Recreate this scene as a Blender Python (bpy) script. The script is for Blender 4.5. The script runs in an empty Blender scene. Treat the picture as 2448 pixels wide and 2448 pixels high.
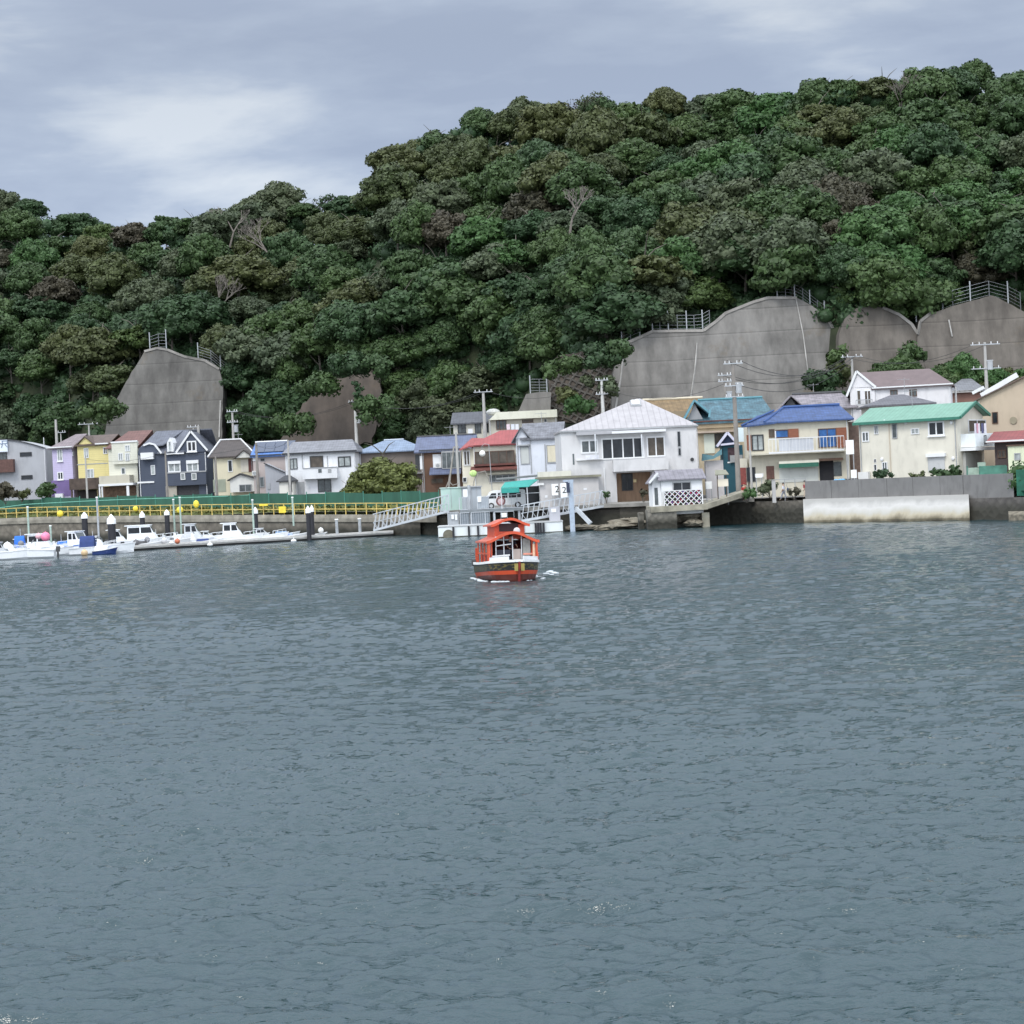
import bpy, math, random
import numpy as np
from mathutils import Vector, Matrix
random.seed(7); rng = np.random.default_rng(7)
S = bpy.context.scene
COL = S.collection
RAD = math.radians
# ------------------------------------------------------------------ camera
FOC = 4722.0; CXY = 1224.0; EYE = 5.4
ROLL = RAD(2.7); PITCH = RAD(0.93)
FW = Vector((0, math.cos(PITCH), -math.sin(PITCH)))
u0 = Vector((0, math.sin(PITCH), math.cos(PITCH))); r0 = Vector((1, 0, 0))
RT = math.cos(ROLL) * r0 - math.sin(ROLL) * u0
UP = math.sin(ROLL) * r0 + math.cos(ROLL) * u0
cam = bpy.data.objects.new('camera', bpy.data.cameras.new('camera'))
COL.objects.link(cam)
M = Matrix((( RT.x, UP.x, -FW.x, 0), (RT.y, UP.y, -FW.y, 0), (RT.z, UP.z, -FW.z, EYE), (0, 0, 0, 1)))
cam.matrix_world = M
cam.data.sensor_width = 36; cam.data.lens = 36 * FOC / 2448
cam.data.clip_start = 0.5; cam.data.clip_end = 6000
S.camera = cam
S.view_settings.view_transform = 'Standard'; S.view_settings.look = 'None'
S.view_settings.exposure = 0.0; S.view_settings.gamma = 1.0
# ------------------------------------------------------------------ light
SUN_EL, SUN_ROT = RAD(52), RAD(205)
sd = bpy.data.lights.new('sun', 'SUN'); sd.energy = 1.6; sd.angle = RAD(16); sd.color = (1.0, .95, .87)
sun = bpy.data.objects.new('sun', sd); COL.objects.link(sun)
sdir = Vector((math.sin(SUN_ROT) * math.cos(SUN_EL), math.cos(SUN_ROT) * math.cos(SUN_EL), math.sin(SUN_EL)))
sun.rotation_euler = sdir.to_track_quat('Z', 'Y').to_euler(); sun.location = (0, -20, 60)

def N(nt, typ, **kw):
    n = nt.nodes.new(typ)
    for k, v in kw.items():
        if k.startswith('i_'): n.inputs[k[2:].replace('_', ' ')].default_value = v
        else: setattr(n, k, v)
    return n
def L(nt, a, b): nt.links.new(a, b)
def ramp(nt, stops, interp='LINEAR'):
    r = nt.nodes.new('ShaderNodeValToRGB'); e = r.color_ramp.elements
    r.color_ramp.interpolation = interp
    while len(e) < len(stops): e.new(0.5)
    for i, (p, c) in enumerate(stops):
        e[i].position = p; e[i].color = (c[0], c[1], c[2], 1) if hasattr(c, '__len__') else (c, c, c, 1)
    return r
W = bpy.data.worlds.new('World'); S.world = W; W.use_nodes = True
nt = W.node_tree; nt.nodes.clear()
out = N(nt, 'ShaderNodeOutputWorld')
sky = N(nt, 'ShaderNodeTexSky'); sky.sky_type = 'NISHITA'; sky.sun_disc = False
sky.sun_elevation = SUN_EL; sky.sun_rotation = SUN_ROT
bgs = N(nt, 'ShaderNodeBackground', i_Strength=0.07); L(nt, sky.outputs[0], bgs.inputs[0])
tc = N(nt, 'ShaderNodeTexCoord'); sep = N(nt, 'ShaderNodeSeparateXYZ'); L(nt, tc.outputs['Generated'], sep.inputs[0])
mp = N(nt, 'ShaderNodeMapping'); mp.inputs['Scale'].default_value = (1.15, 1.0, 4.6); mp.inputs['Rotation'].default_value = (0, RAD(-3), 0)
mp.inputs['Location'].default_value = (3.3, 0.0, 1.55)
L(nt, tc.outputs['Generated'], mp.inputs[0])
n1 = N(nt, 'ShaderNodeTexNoise', i_Scale=3.2, i_Detail=7.0, i_Roughness=0.52, i_Distortion=0.25); L(nt, mp.outputs[0], n1.inputs['Vector'])
n2 = N(nt, 'ShaderNodeTexNoise', i_Scale=1.5, i_Detail=3.0); L(nt, mp.outputs[0], n2.inputs['Vector'])
ad = N(nt, 'ShaderNodeMath', operation='MULTIPLY_ADD'); L(nt, n2.outputs[0], ad.inputs[0]); ad.inputs[1].default_value = 0.7; L(nt, n1.outputs[0], ad.inputs[2])
n3 = N(nt, 'ShaderNodeTexNoise', i_Scale=9.0, i_Detail=6.0, i_Roughness=.55, i_Distortion=.3); L(nt, mp.outputs[0], n3.inputs['Vector'])
a3 = N(nt, 'ShaderNodeMath', operation='MULTIPLY_ADD'); L(nt, n3.outputs[0], a3.inputs[0]); a3.inputs[1].default_value = 0.36; L(nt, ad.outputs[0], a3.inputs[2])
cr = ramp(nt, [(0.79, (.365, .435, .575)), (0.875, (.43, .505, .64)), (0.93, (.54, .61, .72)), (1.0, (.66, .72, .80))]); 
sc = N(nt, 'ShaderNodeMath', operation='MULTIPLY'); L(nt, a3.outputs[0], sc.inputs[0]); sc.inputs[1].default_value = 0.855
L(nt, sc.outputs[0], cr.inputs[0])
# cloud deck pales towards the horizon, is brighter and more neutral overhead and behind the viewer
hz = N(nt, 'ShaderNodeMapRange'); hz.inputs['From Min'].default_value = 0.10; hz.inputs['From Max'].default_value = 0.22
hz.inputs['To Min'].default_value = 1.28; hz.inputs['To Max'].default_value = 1.0; L(nt, sep.outputs['Z'], hz.inputs[0])
up1 = N(nt, 'ShaderNodeMath', operation='MULTIPLY_ADD'); L(nt, sep.outputs['Y'], up1.inputs[0]); up1.inputs[1].default_value = -0.36; L(nt, sep.outputs['Z'], up1.inputs[2])
ze = N(nt, 'ShaderNodeMapRange', interpolation_type='SMOOTHSTEP'); ze.inputs['From Min'].default_value = -0.21; ze.inputs['From Max'].default_value = 0.80
ze.inputs['To Min'].default_value = 0.0; ze.inputs['To Max'].default_value = 1.0; L(nt, up1.outputs[0], ze.inputs[0])
nm = N(nt, 'ShaderNodeMix', data_type='RGBA'); L(nt, ze.outputs[0], nm.inputs[0]); L(nt, cr.outputs[0], nm.inputs[6]); nm.inputs[7].default_value = (2.1, 2.26, 2.5, 1)
bgc = N(nt, 'ShaderNodeBackground'); L(nt, nm.outputs[2], bgc.inputs[0]); L(nt, hz.outputs[0], bgc.inputs[1])
mx = N(nt, 'ShaderNodeMixShader'); mx.inputs[0].default_value = 0.9
L(nt, bgs.outputs[0], mx.inputs[1]); L(nt, bgc.outputs[0], mx.inputs[2]); L(nt, mx.outputs[0], out.inputs[0])

# ------------------------------------------------------------------ picture geometry -> world
CAMP = Vector((0, 0, EYE))
def ray(px, py): return FW + RT * ((px - CXY) / FOC) - UP * ((py - CXY) / FOC)
def at(px, py, Y):
    d = ray(px, py); return CAMP + d * (Y / d.y)
def onz(px, py, z=0.0):
    d = ray(px, py); return CAMP + d * ((z - EYE) / d.z)
def proj(p):
    q = Vector(p) - CAMP; w = q.dot(FW); return (CXY + FOC * q.dot(RT) / w, CXY - FOC * q.dot(UP) / w)
def hor(px): return 1224 - math.tan(PITCH) * FOC / math.cos(ROLL) - (px - 1224) * math.tan(ROLL)
def xat(px, Y): return at(px, hor(px), Y).x
def gp(px, Y, z):
    """world point at depth Y, height z, above/below picture column px measured at that point's own height"""
    x = xat(px, Y)
    for _ in range(3):
        q = proj((x, Y, z)); x += (px - q[0]) * Y / FOC
    return Vector((x, Y, z))

# ------------------------------------------------------------------ materials
MATS = {}
def mat(name, col, rough=0.75, var=0.14, scale=3.0, metal=0.0, stretch=None, emit=None):
    if name in MATS: return MATS[name]
    m = bpy.data.materials.new(name); m.use_nodes = True; nt = m.node_tree
    b = nt.nodes['Principled BSDF']; b.inputs['Roughness'].default_value = rough; b.inputs['Metallic'].default_value = metal
    tc = N(nt, 'ShaderNodeTexCoord'); mp = N(nt, 'ShaderNodeMapping'); mp.inputs['Scale'].default_value = stretch or (1, 1, 1)
    L(nt, tc.outputs['Object'], mp.inputs[0])
    n = N(nt, 'ShaderNodeTexNoise', i_Scale=scale, i_Detail=6.0, i_Roughness=0.6); L(nt, mp.outputs[0], n.inputs['Vector'])
    lo = tuple(c * (1 - var * 1.6) for c in col); hi = tuple(min(1, c * (1 + var)) for c in col)
    r = ramp(nt, [(0.3, lo), (0.7, hi)]); L(nt, n.outputs[0], r.inputs[0]); L(nt, r.outputs[0], b.inputs['Base Color'])
    if emit:
        b.inputs['Emission Color'].default_value = (*col, 1); b.inputs['Emission Strength'].default_value = emit
    MATS[name] = m; return m
def wallmat(name, col, var=0.10, siding=0.0, streak=0.12):
    """painted wall with rain streaks and, if siding > 0, horizontal board grooves every `siding` metres"""
    if name in MATS: return MATS[name]
    m = bpy.data.materials.new(name); m.use_nodes = True; nt = m.node_tree; b = nt.nodes['Principled BSDF']
    b.inputs['Roughness'].default_value = 0.8
    tc = N(nt, 'ShaderNodeTexCoord')
    m1 = N(nt, 'ShaderNodeMapping'); m1.inputs['Scale'].default_value = (.9, .9, 0.30); L(nt, tc.outputs['Object'], m1.inputs[0])
    n1 = N(nt, 'ShaderNodeTexNoise', i_Scale=1.5, i_Detail=5.0, i_Roughness=.65); L(nt, m1.outputs[0], n1.inputs['Vector'])
    n2 = N(nt, 'ShaderNodeTexNoise', i_Scale=.5, i_Detail=6.0); L(nt, tc.outputs['Object'], n2.inputs['Vector'])
    r1 = ramp(nt, [(0.25, 1 - streak * 1.5), (0.5, 1.0)]); L(nt, n1.outputs[0], r1.inputs[0])
    r2 = ramp(nt, [(0.3, 1 - var * 1.5), (0.7, 1.0)]); L(nt, n2.outputs[0], r2.inputs[0])
    mm = N(nt, 'ShaderNodeMix', data_type='RGBA', blend_type='MULTIPLY'); mm.inputs['Factor'].default_value = 1
    L(nt, r1.outputs[0], mm.inputs[6]); L(nt, r2.outputs[0], mm.inputs[7])
    m3 = N(nt, 'ShaderNodeMix', data_type='RGBA', blend_type='MULTIPLY'); m3.inputs['Factor'].default_value = 1
    m3.inputs[6].default_value = (*col, 1); L(nt, mm.outputs[2], m3.inputs[7])
    last = m3.outputs[2]
    if siding > 0:
        w = N(nt, 'ShaderNodeTexWave', wave_type='BANDS', bands_direction='Z', wave_profile='SAW')
        w.inputs['Scale'].default_value = 0.314 / siding; L(nt, tc.outputs['Object'], w.inputs['Vector'])
        r = ramp(nt, [(0.0, .72), (0.16, 1.0)]); L(nt, w.outputs[0], r.inputs[0])
        m4 = N(nt, 'ShaderNodeMix', data_type='RGBA', blend_type='MULTIPLY'); m4.inputs['Factor'].default_value = .8
        L(nt, last, m4.inputs[6]); L(nt, r.outputs[0], m4.inputs[7]); last = m4.outputs[2]
        bp = N(nt, 'ShaderNodeBump', i_Strength=.5, i_Distance=.02); L(nt, w.outputs[0], bp.inputs['Height']); L(nt, bp.outputs[0], b.inputs['Normal'])
    L(nt, last, b.inputs['Base Color'])
    MATS[name] = m; return m
def roofmat(name, col, pitch_x=0.3, row=0.0, var=0.2, rough=0.6):
    """tile or standing-seam roof: ribs run down the slope every pitch_x metres, courses every `row` metres"""
    if name in MATS: return MATS[name]
    m = bpy.data.materials.new(name); m.use_nodes = True; nt = m.node_tree; b = nt.nodes['Principled BSDF']
    b.inputs['Roughness'].default_value = rough
    tc = N(nt, 'ShaderNodeTexCoord')
    n2 = N(nt, 'ShaderNodeTexNoise', i_Scale=1.3, i_Detail=8.0, i_Roughness=.7); L(nt, tc.outputs['Object'], n2.inputs['Vector'])
    lo = tuple(c * (1 - var * 1.5) for c in col); hi = tuple(min(1, c * (1 + var)) for c in col)
    r2 = ramp(nt, [(0.32, lo), (0.68, hi)]); L(nt, n2.outputs[0], r2.inputs[0]); last = r2.outputs[0]
    for dr, p in (('X', pitch_x), ('Z', row)):
        if p <= 0: continue
        w = N(nt, 'ShaderNodeTexWave', wave_type='BANDS', bands_direction=dr, wave_profile='SAW')
        w.inputs['Scale'].default_value = 0.314 / p; L(nt, tc.outputs['Object'], w.inputs['Vector'])
        r = ramp(nt, [(0.0, .6), (0.22, 1.0)]); L(nt, w.outputs[0], r.inputs[0])
        m4 = N(nt, 'ShaderNodeMix', data_type='RGBA', blend_type='MULTIPLY'); m4.inputs['Factor'].default_value = .75
        L(nt, last, m4.inputs[6]); L(nt, r.outputs[0], m4.inputs[7]); last = m4.outputs[2]
    L(nt, last, b.inputs['Base Color'])
    MATS[name] = m; return m

# ------------------------------------------------------------------ mesh builder and tags
class MB:
    def __init__(s): s.v = []; s.f = []
    def add(s, vs, fs):
        k = len(s.v); s.v += [tuple(v) for v in vs]; s.f += [tuple(i + k for i in f) for f in fs]; return s
    def box(s, x0, x1, y0, y1, z0, z1):
        vs = [(x, y, z) for z in (z0, z1) for (x, y) in ((x0, y0), (x1, y0), (x1, y1), (x0, y1))]
        return s.add(vs, [(0, 3, 2, 1), (4, 5, 6, 7), (0, 1, 5, 4), (1, 2, 6, 5), (2, 3, 7, 6), (3, 0, 4, 7)])
    def cbox(s, c, sx, sy, sz, yaw=0):
        ca, sa = math.cos(yaw), math.sin(yaw); vs = []
        for z in (-sz / 2, sz / 2):
            for (x, y) in ((-1, -1), (1, -1), (1, 1), (-1, 1)):
                a, b = x * sx / 2, y * sy / 2; vs.append((c[0] + a * ca - b * sa, c[1] + a * sa + b * ca, c[2] + z))
        return s.add(vs, [(0, 3, 2, 1), (4, 5, 6, 7), (0, 1, 5, 4), (1, 2, 6, 5), (2, 3, 7, 6), (3, 0, 4, 7)])
    def bar(s, p, q, w, d=None):
        return s.tube(p, q, w * .7071, (d or w) * .7071, n=4, ph=.785398) if d is None else s._bar(p, q, w, d)
    def _bar(s, p, q, w, d):
        p, q = Vector(p), Vector(q); a = (q - p).normalized(); up = Vector((0, 0, 1)) if abs(a.z) < .95 else Vector((0, 1, 0))
        r = a.cross(up).normalized() * (w / 2); u = r.cross(a).normalized() * (d / 2)
        vs = [p - r - u, p + r - u, p + r + u, p - r + u, q - r - u, q + r - u, q + r + u, q - r + u]
        return s.add(vs, [(0, 1, 2, 3), (7, 6, 5, 4), (0, 4, 5, 1), (1, 5, 6, 2), (2, 6, 7, 3), (3, 7, 4, 0)])
    def tube(s, p, q, r1, r2=None, n=8, ph=0.0):
        r2 = r1 if r2 is None else r2
        p, q = Vector(p), Vector(q); a = (q - p)
        if a.length < 1e-6: return s
        a.normalize(); up = Vector((0, 0, 1)) if abs(a.z) < .9 else Vector((0, 1, 0))
        r = a.cross(up).normalized(); u = r.cross(a)
        vs = []
        for c, rr in ((p, r1), (q, r2)):
            for i in range(n):
                t = ph + i * 2 * math.pi / n; vs.append(c + (r * math.cos(t) + u * math.sin(t)) * rr)
        return s.add(vs, [(i, (i + 1) % n, n + (i + 1) % n, n + i) for i in range(n)] + [tuple(range(n - 1, -1, -1)), tuple(range(n, 2 * n))])
    def path(s, pts, r, n=5):
        for a, b in zip(pts[:-1], pts[1:]): s.tube(a, b, r, r, n)
        return s
    def prism(s, poly, y0, y1):           # poly in (x, z), extruded along y
        n = len(poly); vs = [(x, y0, z) for x, z in poly] + [(x, y1, z) for x, z in poly]
        return s.add(vs, [tuple(range(n)), tuple(range(2 * n - 1, n - 1, -1))] + [(i + n, (i + 1) % n + n, (i + 1) % n, i) for i in range(n)])
    def prismx(s, poly, x0, x1):          # poly in (y, z), extruded along x
        n = len(poly); vs = [(x0, y, z) for y, z in poly] + [(x1, y, z) for y, z in poly]
        return s.add(vs, [tuple(range(n)), tuple(range(2 * n - 1, n - 1, -1))] + [(i + n, (i + 1) % n + n, (i + 1) % n, i) for i in range(n)])
    def plan(s, poly, z0, z1):            # poly in (x, y), extruded up
        n = len(poly); vs = [(x, y, z0) for x, y in poly] + [(x, y, z1) for x, y in poly]
        return s.add(vs, [tuple(range(n - 1, -1, -1)), tuple(range(n, 2 * n))] + [(i, (i + 1) % n, (i + 1) % n + n, i + n) for i in range(n)])
    def slab(s, quad, th):                # roof plane with thickness (vertical)
        q = [Vector(p) for p in quad]; n = len(q); lo = [p - Vector((0, 0, th)) for p in q]
        return s.add(q + lo, [tuple(range(n)), tuple(range(2 * n - 1, n - 1, -1))] + [(i, i + n, (i + 1) % n + n, (i + 1) % n) for i in range(n)])
    def ball(s, c, rx, ry=None, rz=None, n=10, m=6, z0=-1.0):
        ry = ry or rx; rz = rz or rx; rows = []; vs = []
        for j in range(m + 1):
            t = -math.pi / 2 + math.pi * j / m
            for i in range(n):
                a = 2 * math.pi * i / n; vs.append((c[0] + rx * math.cos(t) * math.cos(a), c[1] + ry * math.cos(t) * math.sin(a), c[2] + rz * max(z0, math.sin(t))))
        fs = [(j * n + i, j * n + (i + 1) % n, (j + 1) * n + (i + 1) % n, (j + 1) * n + i) for j in range(m) for i in range(n)]
        return s.add(vs, fs)
    def build(s, name, m, parent=None, smooth=False):
        me = bpy.data.meshes.new(name); me.from_pydata(s.v, [], s.f); me.validate(); me.update()
        if smooth: me.shade_smooth()
        o = bpy.data.objects.new(name, me)
        if m: me.materials.append(m)
        COL.objects.link(o)
        if parent is not None: o.parent = parent
        else: recentre(o)
        return o
def recentre(o):
    me = o.data
    if not len(me.vertices): return
    co = np.empty(len(me.vertices) * 3); me.vertices.foreach_get('co', co); co = co.reshape(-1, 3)
    c = np.array([co[:, 0].mean(), co[:, 1].mean(), co[:, 2].min()]); co -= c
    me.vertices.foreach_set('co', co.ravel()); o.location = Vector(c) ; me.update()
def tag(o, label=None, cat=None, group=None, kind=None):
    if label: o['label'] = label
    if cat: o['category'] = cat
    if group: o['group'] = group
    if kind: o['kind'] = kind
    return o
def empty(name, loc, yaw=0.0, **kw):
    o = bpy.data.objects.new(name, None); COL.objects.link(o); o.location = loc; o.rotation_euler = (0, 0, yaw)
    o.empty_display_size = .3
    return tag(o, **kw)
def copy_tree(o, parent=None):
    c = o.copy(); COL.objects.link(c); c.parent = parent
    for ch in list(o.children): copy_tree(ch, c)
    return c
def np_mesh(name, V, Fq, m, smooth=False):
    me = bpy.data.meshes.new(name); nv, nf = len(V), len(Fq); k = Fq.shape[1]
    me.vertices.add(nv); me.vertices.foreach_set('co', V.astype(np.float32).ravel())
    me.loops.add(nf * k); me.loops.foreach_set('vertex_index', Fq.astype(np.int32).ravel())
    me.polygons.add(nf); me.polygons.foreach_set('loop_start', np.arange(0, nf * k, k, dtype=np.int32))
    me.update(calc_edges=True); me.validate()
    if smooth: me.shade_smooth()
    if m: me.materials.append(m)
    return me

# ------------------------------------------------------------------ water
def water_material():
    m = bpy.data.materials.new('sea_water'); m.use_nodes = True; nt = m.node_tree; b = nt.nodes['Principled BSDF']
    b.inputs['Base Color'].default_value = (.012, .038, .046, 1); b.inputs['Roughness'].default_value = 0.07; b.inputs['IOR'].default_value = 1.57
    tc = N(nt, 'ShaderNodeTexCoord')
    acc = None
    for sc, dist, st, dt in (((2.4, 5.4, 1), .062, 1.0, 5), ((9, 18, 1), .006, 1.0, 2)):
        mp = N(nt, 'ShaderNodeMapping'); mp.inputs['Scale'].default_value = sc; mp.inputs['Rotation'].default_value = (0, 0, RAD(7)); L(nt, tc.outputs['Object'], mp.inputs[0])
        n = N(nt, 'ShaderNodeTexNoise', i_Scale=1.0, i_Detail=float(dt), i_Roughness=.6, i_Distortion=.1); L(nt, mp.outputs[0], n.inputs['Vector'])
        bp = N(nt, 'ShaderNodeBump', i_Strength=st, i_Distance=dist); L(nt, n.outputs[0], bp.inputs['Height'])
        if acc: L(nt, acc, bp.inputs['Normal'])
        acc = bp.outputs[0]
    L(nt, acc, b.inputs['Normal'])
    # patches where gusts and currents roughen the surface
    mg = N(nt, 'ShaderNodeMapping'); mg.inputs['Scale'].default_value = (.02, .06, 1); mg.inputs['Rotation'].default_value = (0, 0, RAD(12)); L(nt, tc.outputs['Object'], mg.inputs[0])
    g = N(nt, 'ShaderNodeTexNoise', i_Scale=1.0, i_Detail=3.0); L(nt, mg.outputs[0], g.inputs['Vector'])
    rr = N(nt, 'ShaderNodeMapRange'); rr.inputs['From Min'].default_value = .35; rr.inputs['From Max'].default_value = .65
    rr.inputs['To Min'].default_value = .03; rr.inputs['To Max'].default_value = .10; L(nt, g.outputs[0], rr.inputs[0]); L(nt, rr.outputs[0], b.inputs['Roughness'])
    return m
WATER = water_material()
WAMP = .0052
def build_water():
    s = np.concatenate([[-3.0, -1.2, -.6], np.linspace(-.37, .37, 760), [.6, 1.2, 3.0]])
    rows = [5.0, 8.0, 11.0, 13.0]
    while rows[-1] < 345: rows.append(rows[-1] + max(.035, .0021 * rows[-1]))
    Yr = np.array(rows); Y = np.repeat(Yr[:, None], len(s), 1); X = Y * s[None, :]
    Z = np.zeros_like(X); Zs = np.zeros_like(X)
    r = np.random.default_rng(12); dY = np.maximum(.035, .0021 * Y); sw1 = np.sin(X * .11 + Y * .05); sw2 = np.sin(Y * .13 - X * .04)
    K = 140
    for i in range(K):
        lam = .22 * (3.6 / .22) ** (r.random() ** 1.0)
        th = RAD(-98) + r.normal() * RAD(36 if lam < .6 else 24)
        k = 2 * math.pi / lam; kx, ky = k * math.cos(th), k * math.sin(th)
        a = WAMP * lam * (1.5 if lam < .8 else .62 if lam < 1.8 else .42)
        if lam < .30: lim = 75
        elif lam < .6: lim = 160
        else: lim = 400
        nrow = int(np.searchsorted(Yr, lim)); att = np.clip((lam / (dY[:nrow] * 2.4)) - .6, 0, 1)
        ph = X[:nrow] * kx + Y[:nrow] * ky + r.random() * 6.283 + (1.1 * sw1[:nrow] if i % 2 else 1.1 * sw2[:nrow])
        w = np.sin(ph); w = a * att * (w - .27 * np.cos(2 * ph))
        (Zs if lam < .7 else Z)[:nrow] += w
    patch = .62 + .55 * (.5 + .5 * np.sin(X * .13 + 1.7 * np.sin(Y * .07) + Y * .05)) * (.5 + .5 * np.sin(Y * .19 + X * .06 + 1.0))  # gusts
    line = np.exp(-((Y - (34.2 + (X + 1) * .98 + .5 * np.sin(X * .9))) / (.55 + .05 * np.abs(X))) ** 2) * (X > -6) * (X < 11)           # old wake line
    Z += Zs * (patch + .25 + .75 * line)
    amp = .85 + .25 * np.sin(X * .06 + 1.3 * np.sin(Y * .045)) * np.sin(Y * .08 + X * .03)
    Z *= amp; Z[:, :3] *= .0; Z[:, -3:] *= .0; Z[:3] *= 0
    V = np.stack([X, Y, Z], -1).reshape(-1, 3)
    nr, nc = X.shape; idx = np.arange(nr * nc).reshape(nr, nc)
    Fq = np.stack([idx[:-1, :-1], idx[:-1, 1:], idx[1:, 1:], idx[1:, :-1]], -1).reshape(-1, 4)
    extra = np.array([[-900, -200, -.02], [900, -200, -.02], [15, 5, 0], [-15, 5, 0]], float)
    k = len(V); V = np.concatenate([V, extra]); Fq = np.concatenate([Fq, [[k, k + 1, k + 2, k + 3]]])
    o = bpy.data.objects.new('water', np_mesh('water', V, Fq, WATER, True)); COL.objects.link(o)
    tag(o, kind='structure')
build_water()

# ------------------------------------------------------------------ hills
def lerp_tab(tab, x):
    xs = [a for a, _ in tab]; ys = [b for _, b in tab]; return float(np.interp(x, xs, ys))
SIL = [(-500, 420), (-200, 450), (0, 465), (80, 470), (150, 490), (200, 525), (290, 538), (360, 530), (420, 515), (500, 495), (560, 478), (620, 458), (700, 470), (760, 480),
       (920, 440), (960, 360), (1000, 325), (1080, 290), (1130, 272), (1260, 252), (1370, 246), (1480, 250), (1560, 250), (1610, 225), (1680, 213), (1760, 228), (1880, 245),
       (1920, 195), (2000, 172), (2100, 168), (2180, 172), (2260, 152), (2350, 165), (2448, 165), (2700, 150), (3000, 170)]
YB = [(-500, 350), (0, 330), (150, 322), (300, 308), (540, 300), (900, 288), (1300, 266), (1470, 254), (2010, 250), (2448, 246), (3000, 240)]
def hill_pt(px, t):
    yb = lerp_tab(YB, px); 
    yb += 4 * math.sin(px * .011 + 1)
    dd = 95 + 18 * math.sin(px * .0042 + 2)
    yc = yb + dd
    yt = lerp_tab(SIL, px); zc = at(px, yt, yc).z - 9.0
    Y = yb + (yc - yb) * t; zb = 4.5
    if t <= 1:
        g = .30 * min(1, t / .10) * (2 - min(1, t / .10)) + .70 * t ** .85
        z = zb + (zc - zb) * g
        z += 2.2 * math.sin(px * .02 + t * 7) * math.sin(t * 9 + px * .006) * min(1, t * 3) * min(1, (1 - t) * 4)
    else: z = zc - (t - 1) * 30
    x = (px - 1224) / FOC * Y * 1.0
    return Vector((x, Y, z))
def hill_px(px, Y, z): return (px - 1224) / FOC * Y
soil = mat('hill_soil', (.040, .052, .024), .95, .35, .35)
hp = [hill_pt(px, t) for t in list(np.linspace(-.02, 1, 50)) + [1.1, 1.4, 2.5] for px in range(-900, 3400, 40)]
nc = len(range(-900, 3400, 40)); nr = 53
idx = np.arange(nr * nc).reshape(nr, nc)
V = np.array([tuple(p) for p in hp]); Fq = np.stack([idx[:-1, :-1], idx[:-1, 1:], idx[1:, 1:], idx[1:, :-1]], -1).reshape(-1, 4)
hill = bpy.data.objects.new('hill', np_mesh('hill', V, Fq, soil, True)); COL.objects.link(hill); tag(hill, kind='structure')

# ------------------------------------------------------------------ foliage
def leafmat(name, cols, var=0.35):
    m = bpy.data.materials.new(name); m.use_nodes = True; nt = m.node_tree; b = nt.nodes['Principled BSDF']
    b.inputs['Roughness'].default_value = .62; b.inputs['Specular IOR Level'].default_value = .35
    oi = N(nt, 'ShaderNodeObjectInfo'); st = [(i / max(1, len(cols) - 1), c) for i, c in enumerate(cols)]
    r = ramp(nt, st); L(nt, oi.outputs['Random'], r.inputs[0])
    geo = N(nt, 'ShaderNodeNewGeometry')
    n = N(nt, 'ShaderNodeTexNoise', i_Scale=.45, i_Detail=5.0, i_Roughness=.65); L(nt, geo.outputs['Position'], n.inputs['Vector'])
    rr = ramp(nt, [(.3, 1 - var * .8), (.7, 1 + var * .8)]); L(nt, n.outputs[0], rr.inputs[0])
    rl = N(nt, 'ShaderNodeMapRange'); L(nt, geo.outputs['Random Per Island'], rl.inputs[0]); rl.inputs['To Min'].default_value = .86; rl.inputs['To Max'].default_value = 1.16
    mm = N(nt, 'ShaderNodeMix', data_type='RGBA', blend_type='MULTIPLY'); mm.inputs['Factor'].default_value = 1; L(nt, r.outputs[0], mm.inputs[6]); L(nt, rr.outputs[0], mm.inputs[7])
    m2 = N(nt, 'ShaderNodeVectorMath', operation='SCALE'); L(nt, mm.outputs[2], m2.inputs[0]); L(nt, rl.outputs[0], m2.inputs['Scale'])
    L(nt, m2.outputs[0], b.inputs['Base Color'])
    MATS[name] = m; return m
LEAF = {
    'green': leafmat('leaf_green', [(0.034, 0.065, 0.019), (0.045, 0.079, 0.022), (0.029, 0.062, 0.024), (0.052, 0.084, 0.021)]),
    'deep': leafmat('leaf_deep', [(0.022, 0.050, 0.019), (0.029, 0.060, 0.019)]),
    'olive': leafmat('leaf_olive', [(0.048, 0.067, 0.022), (0.064, 0.074, 0.023), (0.045, 0.062, 0.023)]),
    'grey': leafmat('leaf_grey', [(0.050, 0.071, 0.036), (0.062, 0.079, 0.038)]),
    'brown': leafmat('leaf_brown', [(0.053, 0.046, 0.029), (0.050, 0.048, 0.028)]),
    'bright': leafmat('leaf_bright', [(0.036, 0.086, 0.022), (0.047, 0.096, 0.028)]),
    'gold': leafmat('leaf_gold', [(0.107, 0.099, 0.028), (0.112, 0.090, 0.026)]),
}
BARK = mat('bark', (.13, .115, .095), .9, .3, 2.0)
BARKP = mat('bark_pale', (.30, .28, .25), .9, .25, 2.0)
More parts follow.
